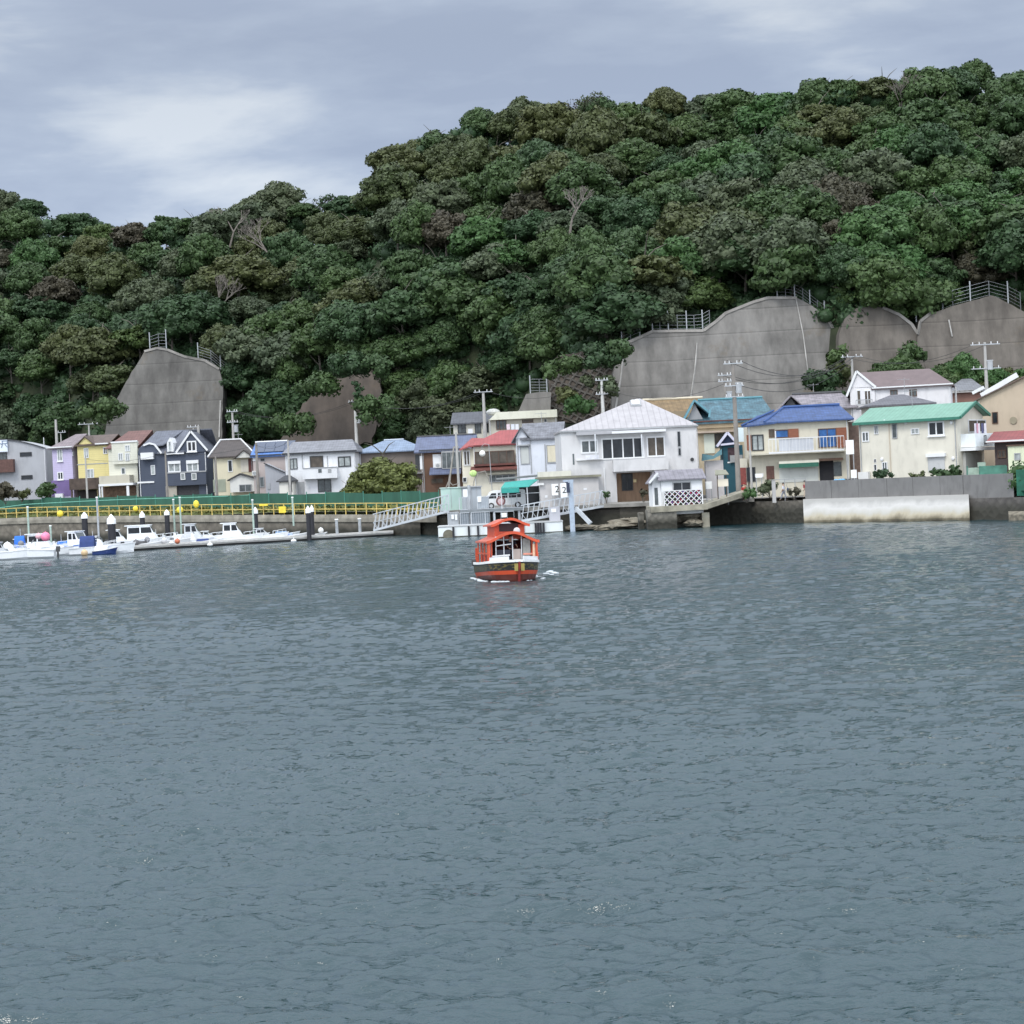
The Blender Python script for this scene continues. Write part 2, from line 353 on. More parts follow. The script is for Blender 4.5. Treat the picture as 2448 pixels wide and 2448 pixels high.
def leaves_on(centres, radii, per, size, r, flat=.7, up=.35, jit=.55):
    """leaf quads spread over the surfaces of clumps"""
    Vs = []
    for (c, rad) in zip(centres, radii):
        n = int(per * (rad ** 2))
        d = r.normal(size=(n, 3)); d[:, 2] += up; d /= np.linalg.norm(d, axis=1)[:, None]
        rr = rad * (1 + r.normal(size=(n, 1)) * .10); P = c + d * rr * np.array([1, 1, flat])
        nn = d + r.normal(size=(n, 3)) * jit; nn /= np.linalg.norm(nn, axis=1)[:, None]
        a = np.cross(nn, r.normal(size=(n, 3))); a /= np.linalg.norm(a, axis=1)[:, None]; b = np.cross(nn, a)
        s = size * (.6 + .8 * r.random((n, 1))); a *= s; b *= s * .6
        Vs.append(np.stack([P - a - b, P + a - b, P + a + b, P - a + b], 1).reshape(-1, 3))
    V = np.concatenate(Vs); Fq = np.arange(len(V)).reshape(-1, 4); return V, Fq
_b = MB().ball((0, 0, 0), 1, n=8, m=5); BALLV = np.array(_b.v); BALLF = np.array(_b.f)
def cores(centres, radii, flat, k=.84):
    V = []; Fq = []
    for c, rad in zip(centres, radii):
        Fq.append(BALLF + len(V) * len(BALLV)); V.append(c + BALLV * rad * k * np.array([1, 1, flat]))
    return np.concatenate(V), np.concatenate(Fq)
def crown_mesh(name, seed, R, Hc, kind='round', size=.25, per=62, nclump=26):
    """crown centred over (0,0), spanning z 0..Hc"""
    r = np.random.default_rng(seed); C = []; Rd = []
    for i in range(nclump):
        t = (i + .5) / nclump; el = math.asin(1 - 1.45 * t); az = i * 2.39996 + r.normal() * .35
        k = .66 + r.normal() * .09
        if kind == 'layer': el = el * .9
        k += .10 * math.sin(az * 2 + seed); c = np.array([math.cos(az) * math.cos(el) * R * k, math.sin(az) * math.cos(el) * R * k, Hc * .47 + math.sin(el) * Hc * .36 * (1 + r.normal() * .12)])
        C.append(c); Rd.append(R * (.20 + .13 * r.random()))
    C.append(np.array([0, 0, Hc * .45])); Rd.append(R * .5)
    flat = .72 if kind == 'round' else .42
    V1, F1 = leaves_on(C, Rd, per, size, r, flat)
    V2, F2 = cores(C, Rd, flat)
    return np_mesh(name, np.concatenate([V1, V2]), np.concatenate([F1, F2 + len(V1)]), None)
def trunk_mesh(name, seed, Ht, R, r0=.22, nb=6):
    r = random.Random(seed); b = MB(); p = Vector((0, 0, -1.5)); d = Vector((r.uniform(-.1, .1), r.uniform(-.1, .1), 1))
    pts = [p]
    for i in range(4): p = p + Vector((d.x * Ht / 4 + r.uniform(-.2, .2), d.y * Ht / 4 + r.uniform(-.2, .2), (Ht + 1.5) / 4)); pts.append(p)
    for i in range(4): b.tube(pts[i], pts[i + 1], r0 * (1 - i * .17), r0 * (1 - (i + 1) * .17), 7)
    for k in range(nb):
        a = r.uniform(0, 6.28); q = pts[2 + k % 3]; e = q + Vector((math.cos(a) * R * .6, math.sin(a) * R * .6, R * r.uniform(.25, .7)))
        mid = q.lerp(e, .5) + Vector((0, 0, .3)); b.tube(q, mid, r0 * .4, r0 * .28, 5); b.tube(mid, e, r0 * .28, r0 * .1, 5)
    me = bpy.data.meshes.new(name); me.from_pydata(b.v, [], b.f); me.update(); return me
PROTO = []
for i in range(9):
    kind = 'round' if i % 3 else 'layer'
    PROTO.append((crown_mesh('crown', 100 + i, 4.2, 7.2 if kind == 'round' else 6.4, kind, .175 if kind == 'round' else .20, 120, 44 if kind == 'round' else 48),
                  trunk_mesh('trunk', 200 + i, 6.5, 4.0)))
def tree(px_or_p, s, leaf, proto, label, cat='tree', group=None, name='broadleaf_tree', lift=1.9, sz=1.0, bark=None):
    P = Vector(px_or_p)
    root = empty(name, P, random.uniform(0, 6.28), label=label, cat=cat, group=group)
    cm, tm = PROTO[proto]
    c = bpy.data.objects.new('crown', cm); COL.objects.link(c); c.parent = root; c.location = (0, 0, lift * s); c.scale = (s * random.uniform(1.0, 1.35), s * random.uniform(1.0, 1.25), s * sz)
    if not cm.materials: cm.materials.append(LEAF['green'])
    c.material_slots[0].link = 'OBJECT'; c.material_slots[0].material = LEAF[leaf]
    t = bpy.data.objects.new('trunk', tm); COL.objects.link(t); t.parent = root; t.scale = (s, s, s)
    if not tm.materials: tm.materials.append(BARK)
    t.material_slots[0].link = 'OBJECT'; t.material_slots[0].material = bark or BARK
    return root
# ------------------------------------------------------------------ hillside retaining walls (real slabs leaning back against the slope)
def concrete_face(name, col, dark, bands=True):
    m = bpy.data.materials.new(name); m.use_nodes = True; nt = m.node_tree; b = nt.nodes['Principled BSDF']; b.inputs['Roughness'].default_value = .9
    tc = N(nt, 'ShaderNodeTexCoord')
    mp = N(nt, 'ShaderNodeMapping'); mp.inputs['Scale'].default_value = (.55, .55, .07); L(nt, tc.outputs['Object'], mp.inputs[0])
    n = N(nt, 'ShaderNodeTexNoise', i_Scale=1.0, i_Detail=7.0, i_Roughness=.65); L(nt, mp.outputs[0], n.inputs['Vector'])
    n2 = N(nt, 'ShaderNodeTexNoise', i_Scale=.22, i_Detail=8.0, i_Roughness=.6); L(nt, tc.outputs['Object'], n2.inputs['Vector'])
    r1 = ramp(nt, [(.30, dark), (.52, col), (.75, tuple(c * 1.35 for c in col))]); L(nt, n.outputs[0], r1.inputs[0])
    r2 = ramp(nt, [(.35, .68), (.6, 1.05)]); L(nt, n2.outputs[0], r2.inputs[0])
    mm = N(nt, 'ShaderNodeMix', data_type='RGBA', blend_type='MULTIPLY'); mm.inputs['Factor'].default_value = .9; L(nt, r1.outputs[0], mm.inputs[6]); L(nt, r2.outputs[0], mm.inputs[7])
    last = mm.outputs[2]
    if bands:
        w = N(nt, 'ShaderNodeTexWave', wave_type='BANDS', bands_direction='Z', wave_profile='SAW'); w.inputs['Scale'].default_value = .314 / 3.1
        w.inputs['Distortion'].default_value = 1.2; w.inputs['Detail Scale'].default_value = .25
        L(nt, tc.outputs['Object'], w.inputs['Vector'])
        r = ramp(nt, [(0, .45), (.05, .95), (.1, 1.0), (.9, 1.0), (1.0, 1.15)]); L(nt, w.outputs[0], r.inputs[0])
        m4 = N(nt, 'ShaderNodeMix', data_type='RGBA', blend_type='MULTIPLY'); m4.inputs['Factor'].default_value = .85; L(nt, last, m4.inputs[6]); L(nt, r.outputs[0], m4.inputs[7]); last = m4.outputs[2]
    # moss and rust stains
    n3 = N(nt, 'ShaderNodeTexNoise', i_Scale=.13, i_Detail=6.0, i_Roughness=.7); L(nt, tc.outputs['Object'], n3.inputs['Vector'])
    r3 = ramp(nt, [(.58, 0.0), (.72, .55)]); L(nt, n3.outputs[0], r3.inputs[0])
    m5 = N(nt, 'ShaderNodeMix', data_type='RGBA'); L(nt, r3.outputs[0], m5.inputs[0]); L(nt, last, m5.inputs[6]); m5.inputs[7].default_value = (.12, .085, .045, 1)
    L(nt, m5.outputs[2], b.inputs['Base Color'])
    bp = N(nt, 'ShaderNodeBump', i_Strength=.4, i_Distance=.15); L(nt, n2.outputs[0], bp.inputs['Height']); L(nt, bp.outputs[0], b.inputs['Normal'])
    MATS[name] = m; return m
CF_A = concrete_face('shotcrete_dark', (.122, .117, .108), (.076, .072, .067))
CF_C = concrete_face('shotcrete_grey', (.178, .170, .158), (.112, .107, .10))
CF_D = concrete_face('shotcrete_brown', (.135, .12, .104), (.082, .072, .062))
EARTH = concrete_face('bare_earth', (.092, .075, .062), (.06, .05, .042), False)
def jitter_poly(poly, amp, step=16, seed=1, keep_bottom=True):
    r = random.Random(seed); out = []
    n = len(poly)
    for i in range(n):
        a, b = poly[i], poly[(i + 1) % n]; d = math.hypot(b[0] - a[0], b[1] - a[1]); k = max(1, int(d / step))
        for j in range(k):
            t = j / k; q = 0 if j == 0 else amp; out.append((a[0] + (b[0] - a[0]) * t + r.uniform(-q, q), a[1] + (b[1] - a[1]) * t + r.uniform(-q, q)))
    return out
class Lean:
    """an inclined plane through depth Y0 at height z0, leaning back k metres per metre of height"""
    def __init__(s, Y0, z0, k): s.Y0, s.z0, s.k = Y0, z0, k
    def pt(s, px, py, off=0.0):
        d = ray(px, py); t = (s.Y0 - off - s.k * s.z0 + s.k * EYE) / (d.y - s.k * d.z); return CAMP + d * t
def slope_wall(name, poly, pl, m, label, cat, thick=5.0, amp=1.2, seed=1, parent=None, step=16):
    pts = [pl.pt(*p) for p in jitter_poly(poly, amp, step, seed)]; n = len(pts)
    back = [p + Vector((0, thick, -.3 * thick * 0)) for p in pts]
    b = MB(); b.add(pts + back, [tuple(range(n)), tuple(range(2 * n - 1, n - 1, -1))] + [(i + n, (i + 1) % n + n, (i + 1) % n, i) for i in range(n)])
    o = b.build(name, m, parent)
    if label: tag(o, label, cat)
    return o
WALLPOLYS = []
def retaining(name, poly, Y0, k, m, label, ribs=(), edges=(), ribw=3.0, amp=1.2, seed=1, cat='retaining wall'):
    pl = Lean(Y0, 4, k); lo = pl.pt(poly[0][0], max(p[1] for p in poly)); root = empty(name, (pl.pt(poly[0][0], poly[0][1]).x, Y0, 4.0), label=label, cat=cat)
    WALLPOLYS.append(poly)
    inv = -Vector(root.location)
    def rel(b): b.v = [(x + inv.x, y + inv.y, z + inv.z) for x, y, z in b.v]; return b
    pts = [pl.pt(*p) for p in jitter_poly(poly, amp, 14, seed)]; n = len(pts); back = [p + Vector((0, 4.5, 0)) for p in pts]
    b = MB(); b.add(pts + back, [tuple(range(n)), tuple(range(2 * n - 1, n - 1, -1))] + [(i + n, (i + 1) % n + n, (i + 1) % n, i) for i in range(n)])
    rel(b).build('concrete_face', m, root)
    for line in ribs:
        b = MB()
        for a, c in zip(line[:-1], line[1:]): b._bar(pl.pt(*a, .06), pl.pt(*c, .06), ribw * Y0 / FOC, .22)
        rel(b).build('raised_joint', mat('pale_concrete', (.36, .35, .33), .9, .3, .5), root)
    for line in edges:
        b = MB()
        for a, c in zip(line[:-1], line[1:]): b._bar(pl.pt(*a, .1), pl.pt(*c, .1), 3.4 * Y0 / FOC, .35)
        rel(b).build('coping', mat('coping_concrete', (.27, .255, .235), .9, .35, .4), root)
    return root, pl
retaining('retaining_wall', [(245, 1062), (262, 985), (300, 915), (345, 840), (375, 832), (400, 836), (440, 852), (490, 862), (524, 882), (533, 920), (530, 1062)], 296, .30, CF_A,
          'dark concrete slope facing tapering upwards behind the dark blue house', ribs=[[(527, 958), (524, 1046)]],
          edges=[[(345, 840), (375, 832), (400, 836), (440, 852), (490, 862), (524, 882)]], seed=3)
retaining('landslide_scar', [(660, 1060), (700, 1000), (745, 945), (800, 905), (845, 895), (868, 878), (890, 882), (908, 905), (912, 935), (904, 975), (890, 1060)], 275, .34, EARTH,
          'bare brown earth slope between trees behind the long white house', amp=4, seed=5, cat='bare slope')
retaining('retaining_wall', [(1462, 985), (1466, 900), (1478, 850), (1483, 826), (1530, 806), (1560, 792), (1682, 790), (1712, 768), (1735, 748), (1800, 722), (1835, 712), (1905, 712), (1940, 730), (1975, 755),
                             (1992, 785), (2010, 806), (2022, 850), (2026, 985)], 246, .30, CF_C, 'largest grey concrete slope facing above the houses with pale vertical joints',
          ribs=[[(1667, 820), (1662, 880), (1652, 950)], [(1492, 835), (1485, 900), (1472, 975)], [(1903, 715), (1920, 800), (1936, 925)]],
          edges=[[(1483, 826), (1530, 806), (1560, 792), (1682, 790), (1712, 768), (1735, 748), (1800, 722), (1835, 712), (1905, 712)], [(1975, 755), (1992, 785), (2012, 806), (2026, 842)]], ribw=2.6, seed=7)
retaining('retaining_wall', [(2002, 985), (2006, 800), (2020, 762), (2045, 738), (2075, 730), (2110, 735), (2150, 752), (2180, 775), (2196, 800), (2200, 985)], 244, .26, CF_D,
          'rounded brown concrete slope facing, the middle one of the three on the right', edges=[[(2110, 735), (2150, 752), (2180, 775), (2196, 800)]], seed=9)
retaining('retaining_wall', [(2188, 985), (2194, 800), (2200, 768), (2225, 748), (2290, 728), (2355, 710), (2372, 706), (2405, 722), (2448, 745), (2560, 790), (2600, 985)], 243, .28, CF_D,
          'brown concrete slope facing at the right edge rising to a blunt peak', ribs=[[(2268, 765), (2276, 805)]], edges=[[(2194, 800), (2200, 768), (2225, 748)]], seed=11)
retaining('retaining_wall', [(1238, 983), (1242, 978), (1258, 942), (1300, 936), (1318, 938), (1316, 983)], 249, .15, CF_C, 'small concrete block on the slope above the cream flat roof', amp=.6, seed=13)
# lattice crib slope
def crib():
    pl = Lean(249, 4, .38); root = empty('lattice_slope', (pl.pt(1390, 960).x, 249, 4.0), label='slope covered by a slanting lattice of concrete beams beside the largest wall', cat='slope lattice')
    inv = -Vector(root.location)
    poly = [(1315, 1010), (1312, 870), (1335, 850), (1395, 838), (1475, 815), (1484, 860), (1470, 1010)]
    pts = [pl.pt(*p) for p in jitter_poly(poly, 4, 16, 4)]; n = len(pts); back = [p + Vector((0, 5, 0)) for p in pts]
    b = MB(); b.add(pts + back, [tuple(range(n)), tuple(range(2 * n - 1, n - 1, -1))] + [(i + n, (i + 1) % n + n, (i + 1) % n, i) for i in range(n)])
    b.v = [(x + inv.x, y + inv.y, z + inv.z) for x, y, z in b.v]; b.build('slope_face', mat('slope_earth', (.075, .062, .050), .95, .4, .6), root)
    b = MB(); r = random.Random(2)
    def inside(x, y):
        c = False
        for i in range(len(poly)):
            (x1, y1), (x2, y2) = poly[i], poly[(i + 1) % len(poly)]
            if (y1 > y) != (y2 > y) and x < (x2 - x1) * (y - y1) / (y2 - y1) + x1: c = not c
        return c
    for fam in (0, 1):
        for i in range(-14, 16):
            dx, dy = ((1, .42) if fam == 0 else (.62, -1)); nx, ny = (-dy, dx); q = math.hypot(dx, dy); nx /= q; ny /= q; dx /= q; dy /= q
            ox, oy = 1395 + nx * i * 15, 920 + ny * i * 15; prev = None
            for j in range(-16, 17):
                x, y = ox + dx * j * 9, oy + dy * j * 9
                if inside(x, y):
                    p = pl.pt(x + r.uniform(-1.5, 1.5), y + r.uniform(-1.5, 1.5), .2)
                    if prev is not None: b._bar(prev, p, .13, .2)
                    prev = p
                else: prev = None
    b.v = [(x + inv.x, y + inv.y, z + inv.z) for x, y, z in b.v]; b.build('beam_lattice', mat('crib_beam', (.105, .097, .085), .9, .35, .8), root)
crib()
WALLPOLYS.append([(1325, 1010), (1325, 872), (1395, 845), (1475, 820), (1484, 860), (1470, 1010)])
# rockfall fences
STEEL = mat('galvanised_steel', (.42, .44, .46), .45, .12, 2, .3)
STEELP = mat('pale_steel', (.50, .53, .56), .5, .1, 2, .1)
MBW = .14; PST = mat('fence_post_pale', (.34, .36, .38), .5, .15); PST2 = mat('fence_post_dark', (.15, .16, .17), .6, .15)
def rock_fence(posts, Y, label, hgt):
    pw = [at(x, y, Y + .3 * (at(x, y, Y).z - 4) + 1.0) for x, y in posts]
    root = empty('rockfall_fence', pw[0], label=label, cat='fence', group='rockfall fences above the concrete slopes')
    for i, p in enumerate(pw):
        h = hgt * (1.15 if i % 2 == 0 else .9); b = MB(); q = p - pw[0]; b.bar(q - Vector((0, 0, .8)), q + Vector((0, 0, h)), MBW if i % 2 == 0 else .09); b.build('post', PST if i % 2 == 0 else PST2, root)
    b = MB()
    for a, c in zip(pw[:-1], pw[1:]):
        for k in range(5): z = Vector((0, .1, hgt * (k + .6) / 5.2)); b.tube(a - pw[0] + z, c - pw[0] + z, .018, .018, 4)
    b.build('wire_netting', STEEL, root)
rock_fence([(359, 841), (380, 834), (398, 834)], 296, 'short fence of three posts on top of the left concrete slope', 2.6)
rock_fence([(474, 858), (505, 868), (528, 888), (545, 902)], 297, 'low fence posts half hidden in leaves right of the left concrete slope', 2.2)
rock_fence([(1487, 826), (1508, 816), (1530, 806)], 247, 'low fence at the left shoulder of the largest concrete slope', 2.2)
rock_fence([(1560, 790), (1578, 790), (1598, 790), (1620, 790), (1642, 790), (1660, 790), (1680, 788), (1697, 778)], 246, 'row of fence posts on the flat step of the largest concrete slope', 2.2)
rock_fence([(1858, 710), (1878, 710), (1900, 714), (1920, 724), (1937, 738), (1955, 752), (1972, 764), (1980, 772)], 246, 'fence on the summit of the largest concrete slope', 2.1)
rock_fence([(2068, 732), (2086, 732), (2107, 735), (2128, 738), (2148, 748)], 244, 'fence on top of the rounded brown concrete slope', 2.2)
rock_fence([(2190, 755), (2232, 748), (2254, 742), (2278, 733), (2320, 722), (2365, 710), (2410, 722), (2440, 738)], 243, 'fence along the rightmost concrete slope', 2.3)
rock_fence([(1268, 938), (1290, 938), (1308, 938)], 247, 'grey fence panel on the small concrete block', 1.9)
# ------------------------------------------------------------------ forest
def in_poly(poly, x, y):
    c = False
    for i in range(len(poly)):
        (x1, y1), (x2, y2) = poly[i], poly[(i + 1) % len(poly)]
        if (y1 > y) != (y2 > y) and x < (x2 - x1) * (y - y1) / (y2 - y1) + x1: c = not c
    return c
LAB = {'green': 'mid green broadleaf tree among the forest on the hillside', 'deep': 'very dark green tree among the forest on the hillside', 'olive': 'olive green tree among the forest on the hillside',
       'grey': 'dull grey green tree among the forest on the hillside', 'brown': 'brown leaved tree among the green forest on the hillside', 'bright': 'fresh bright green tree among the forest on the hillside',
       'gold': 'golden yellow green tree among the forest on the hillside'}
def leaf_for(px, py, r):
    u = r.random()
    if 1950 < px < 2060 and 420 < py < 600: return 'brown'
    if 1330 < px < 1600 and py < 420: return 'olive' if u < .6 else 'brown' if u < .7 else 'green'
    if px > 2080 and 420 < py < 560: return 'bright' if u < .6 else 'green'
    if px > 1920 and py < 330: return 'olive' if (u < .4 and px < 2120) else 'green'
    if 950 < px < 1350 and py < 450: return 'olive' if u < .62 else 'green'
    if 500 < px < 950 and py < 720: return 'olive' if u < .38 else 'grey' if u < .6 else 'green'
    if 1150 < px < 1500 and 500 < py < 800: return 'green' if u < .5 else 'grey' if u < .7 else 'deep' if u < .9 else 'bright'
    if py > 700: return 'green' if u < .5 else 'grey' if u < .68 else 'deep' if u < .85 else 'olive'
    return 'green' if u < .5 else 'deep' if u < .62 else 'grey' if u < .78 else 'olive' if u < .9 else 'bright' if u < .96 else 'brown'
def forest():
    r = random.Random(11); cnt = 0; cand = []
    for i, px0 in enumerate(range(-70, 2560, 82)):
        # sample the slope so that crowns are evenly spaced in height seen from across the water
        ts = np.linspace(.0, 1.0, 200); ys = [proj(hill_pt(px0, t) + Vector((0, 0, 6)))[1] for t in ts]
        y = ys[-1] + r.uniform(0, 20); first = True
        while y < ys[0] + 5:
            t = float(np.interp(-y, [-v for v in ys], ts)) if True else 0
            px = px0 + r.uniform(-26, 26) + (37 if len(cand) % 2 else 0)
            cand.append((px, t + r.uniform(-.01, .01), y)); y += (38 if first else 55) + (y - ys[-1]) * .042 + r.uniform(-6, 6); first = False
    cand.sort(key=lambda c: -c[2])
    for px, t, y in cand:
        t = max(0, min(1, t)); P = hill_pt(px, t); s = r.uniform(.8, 1.28)
        q = proj(P + Vector((0, 0, 7 * s)))
        if y > 1075: continue
        hid = any(in_poly(w, q[0], q[1]) or ((in_poly(w, q[0] - 48, q[1]) or in_poly(w, q[0] + 48, q[1]) or in_poly(w, q[0], q[1] + 50)) and (P.z < 17 or in_poly(w, q[0], q[1] + 55))) for w in WALLPOLYS if w[0][0] != 660)
        if hid: continue
        if any(in_poly(w, q[0], q[1] + 78) for w in WALLPOLYS[2:5]) and P.y < 268: continue
        if 1955 < q[0] < 2065 and q[1] > 640: continue
        if 700 < px < 900 and q[1] > 880: continue
        if cnt >= 290: continue
        if t > .9:      # the row on the crest carries the skyline
            yt_ = proj(P + Vector((0, 0, 8.2 * s)))[1]; P = P + Vector((0, 0, max(-5, min(5, (yt_ - lerp_tab(SIL, q[0]) - r.uniform(-4, 16)) * P.y / FOC))))
        lf = leaf_for(q[0], q[1], r)
        tree(P, s, lf, r.randrange(9), LAB[lf], group='%s trees of the hillside forest' % lf, sz=r.uniform(.85, 1.15)); cnt += 1
    print('forest trees', cnt, 'of', len(cand))
forest()
def undergrowth():
    r = np.random.default_rng(5); C = []; Rd = []
    for k in range(4200):
        px = r.uniform(-150, 2600); t = r.random() ** 1.5; P = hill_pt(px, t); q = proj(P + Vector((0, 0, 1.5)))
        if 690 < q[0] < 905 and 870 < q[1] < 1060: continue
        if any(in_poly(w, q[0], q[1]) for w in WALLPOLYS): continue
        C.append(np.array(P) + [r.normal() * .6, 0, .3]); Rd.append(r.uniform(1.1, 2.3))
    for k in range(620):                    # understorey closing the crest below the crowns
        px = r.uniform(-60, 2520); P = hill_pt(px, r.uniform(.93, 1.0)); top = (proj(P)[1] - lerp_tab(SIL, px) - 22) * P.y / FOC
        C.append(np.array(P) + [0, 0, r.uniform(.1, .95) * max(1, top - 2)]); Rd.append(r.uniform(1.2, 2.4))
    V1, F1 = leaves_on(C, Rd, 26, .22, r, .8); V2, F2 = cores(C, Rd, .8, .8)
    o = bpy.data.objects.new('undergrowth', np_mesh('undergrowth', np.concatenate([V1, V2]), np.concatenate([F1, F2 + len(V1)]), LEAF['green'])); COL.objects.link(o)
    tag(o, 'dense dark bushes covering the hillside beneath the trees', 'undergrowth', kind='stuff')
undergrowth()
# ------------------------------------------------------------------ ground of the town
SHORE = [(-700, 300), (-100, 266), (0, 262), (935, 214), (1060, 206), (1340, 200.5), (1500, 198), (1760, 195), (1915, 188), (2320, 172), (2415, 168), (2600, 158), (3000, 140)]
def shore(px): return lerp_tab(SHORE, px)
def xr(px, Y): return xat(px, Y)
def build_land():
    cols = list(range(-700, 3000, 45)); ts = [0, .04, .12, .25, .4, .6, .8, 1.0]; V = []
    for t in ts:
        for px in cols:
            a = shore(px) + 1.2; b = lerp_tab(YB, px) + 6; Y = a + (b - a) * t
            V.append((xr(px, Y), Y, 2.45 + (.45 if px < 1000 else .0) * min(1, (1000 - px) / 300 if px < 1000 else 0) + 2.2 * max(0, t - .15) ** 1.1))
    nc = len(cols); idx = np.arange(len(ts) * nc).reshape(len(ts), nc)
    Fq = np.stack([idx[:-1, :-1], idx[:-1, 1:], idx[1:, 1:], idx[1:, :-1]], -1).reshape(-1, 4)
    o = bpy.data.objects.new('ground', np_mesh('ground', np.array(V), Fq, mat('town_ground', (.16, .155, .145), .9, .25, .8), False)); COL.objects.link(o); tag(o, kind='structure')
build_land()
# ------------------------------------------------------------------ frames: a facade plane in the world, addressed by what is seen on it
class Fr:
    def __init__(s, px, py, Y, yaw, zb):
        p = at(px, py, Y); s.o = Vector((p.x, Y, zb)); s.yaw = RAD(yaw); s.set()
    def set(s):
        s.ex = Vector((math.cos(s.yaw), math.sin(s.yaw), 0)); s.ey = Vector((-math.sin(s.yaw), math.cos(s.yaw), 0)); return s
    def uz(s, px, py, v=0.0):
        d = ray(px, py); q = s.o + s.ey * v; t = (q - CAMP).dot(s.ey) / d.dot(s.ey); p = CAMP + d * t - s.o
        return p.dot(s.ex), p.z
    def side(s, W):          # the right hand side wall as a frame of its own
        f = Fr.__new__(Fr); f.o = s.o + s.ex * W; f.yaw = s.yaw + math.pi / 2; f.set(); f.W = W; return f
    def rect(s, x0, y0, x1, y1, v=0.0):
        a = s.uz(x0, (y0 + y1) / 2, v)[0]; b = s.uz(x1, (y0 + y1) / 2, v)[0]; zt = s.uz((x0 + x1) / 2, y0, v)[1]; zl = s.uz((x0 + x1) / 2, y1, v)[1]
        return a, b, zl, zt
def xf(b, f):                # builder made in a side frame -> house frame
    if hasattr(f, 'W'): b.v = [(f.W - y, x, z) for x, y, z in b.v]
    return b
def glassmat(name, col, rough=.22):
    if name in MATS: return MATS[name]
    m = mat(name, col, rough, .35, 1.2); m.node_tree.nodes['Principled BSDF'].inputs['Specular IOR Level'].default_value = .3; return m
G_DARK = glassmat('glass_dark', (.022, .026, .032)); G_MID = glassmat('glass_grey', (.10, .115, .12)); G_CURT = glassmat('glass_curtained', (.34, .37, .37), .25)
G_BROWN = glassmat('glass_brown', (.085, .07, .055)); WHITE = wallmat('trim_white', (.72, .73, .74), .05, 0, .05); BLACKF = mat('frame_black', (.03, .032, .035), .5, .1)
GREYF = mat('frame_grey', (.32, .33, .34), .5, .1); BROWNF = mat('frame_brown', (.10, .055, .035), .6, .2); ALU = mat('aluminium', (.62, .64, .66), .4, .08, 3, .2)
PANES = {'d': G_DARK, 'm': G_MID, 'c': G_CURT, 'b': G_BROWN}; FRAMES = {'w': WHITE, 'k': BLACKF, 'g': GREYF, 'n': BROWNF}
def window(root, f, rect, kind='dw', n=2, v=0.0, bw=.09, name='window'):
    a, b, zl, zt = f.rect(*rect, v=v); bw = min(bw, (b - a) * .14, (zt - zl) * .14); m = MB()
    m.box(a, b, v - .09, v + .02, zl, zl + bw); m.box(a, b, v - .09, v + .02, zt - bw, zt); m.box(a, a + bw, v - .085, v + .02, zl + bw, zt - bw); m.box(b - bw, b, v - .085, v + .02, zl + bw, zt - bw)
    for i in range(1, n): c = a + (b - a) * i / n; m.box(c - bw * .45, c + bw * .45, v - .08, v + .02, zl + bw, zt - bw)
    fr = xf(m, f).build(name, FRAMES[kind[1]], root)
    xf(MB().box(a + bw * .5, b - bw * .5, v - .035, v + .02, zl + bw * .5, zt - bw * .5), f).build('pane', PANES[kind[0]], fr)
    if kind[2:] == 's': xf(MB().box(a - .08, b + .08, v - .2, v + .02, zl - .1, zl - .003), f).build('sill', WHITE, fr)
    return fr
def panel(root, f, rect, m, name, v=0.0, th=.08, d2=.02):
    a, b, zl, zt = f.rect(*rect, v=v); return xf(MB().box(a, b, v - th, v + d2, zl, zt), f).build(name, m, root)
def gable_roof(W, D, ze, zr, o, th=.16, side=.3):
    b = MB(); k = (zr - ze) / (D / 2); zo = ze - o * k
    b.slab([(-side, -o, zo), (W + side, -o, zo), (W + side, D / 2, zr), (-side, D / 2, zr)], th)
    b.slab([(-side, D / 2 + .002, zr), (W + side, D / 2 + .002, zr), (W + side, D + o, zo), (-side, D + o, zo)], th); return b
def hip_roof(W, D, ze, zr, a0, a1, o, th=.16):
    """ridge from u=a0 to u=a1 at mid depth"""
    k = (zr - ze) / (D / 2); z = ze - o * k * .6; A, B, Cc, Dd = (-o, -o, z), (W + o, -o, z), (W + o, D + o, z), (-o, D + o, z); R0, R1 = (a0, D / 2, zr), (a1, D / 2, zr)
    b = MB(); b.slab([A, B, R1, R0] if a1 - a0 > .05 else [A, B, R0], th); b.slab([B, Cc, R1], th); b.slab([Cc, Dd, R0, R1] if a1 - a0 > .05 else [Cc, Dd, R0], th); b.slab([Dd, A, R0], th); return b
def gfront_roof(W, D, ze, zr, o, th=.16, apex=.5):
    xa = W * apex; b = MB(); kl = (zr - ze) / xa; kr = (zr - ze) / (W - xa)
    b.slab([(-o, -o, ze - o * kl), (xa, -o, zr), (xa, D + o, zr), (-o, D + o, ze - o * kl)], th)
    b.slab([(xa + .002, -o, zr), (W + o, -o, ze - o * kr), (W + o, D + o, ze - o * kr), (xa + .002, D + o, zr)], th); return b
def barge(root, W, ze, zr, o, apex=.5, m=None, w=.22, y=None):
    xa = W * apex; b = MB(); y = -o - .06 if y is None else y
    b._bar((-o, y, ze - o * (zr - ze) / xa - .02), (xa, y, zr - .02), w * .5, w); b._bar((xa, y, zr - .02), (W + o, y, ze - o * (zr - ze) / (W - xa) - .02), w * .5, w)
    return b.build('bargeboard', m or WHITE, root)
HOUSES = []
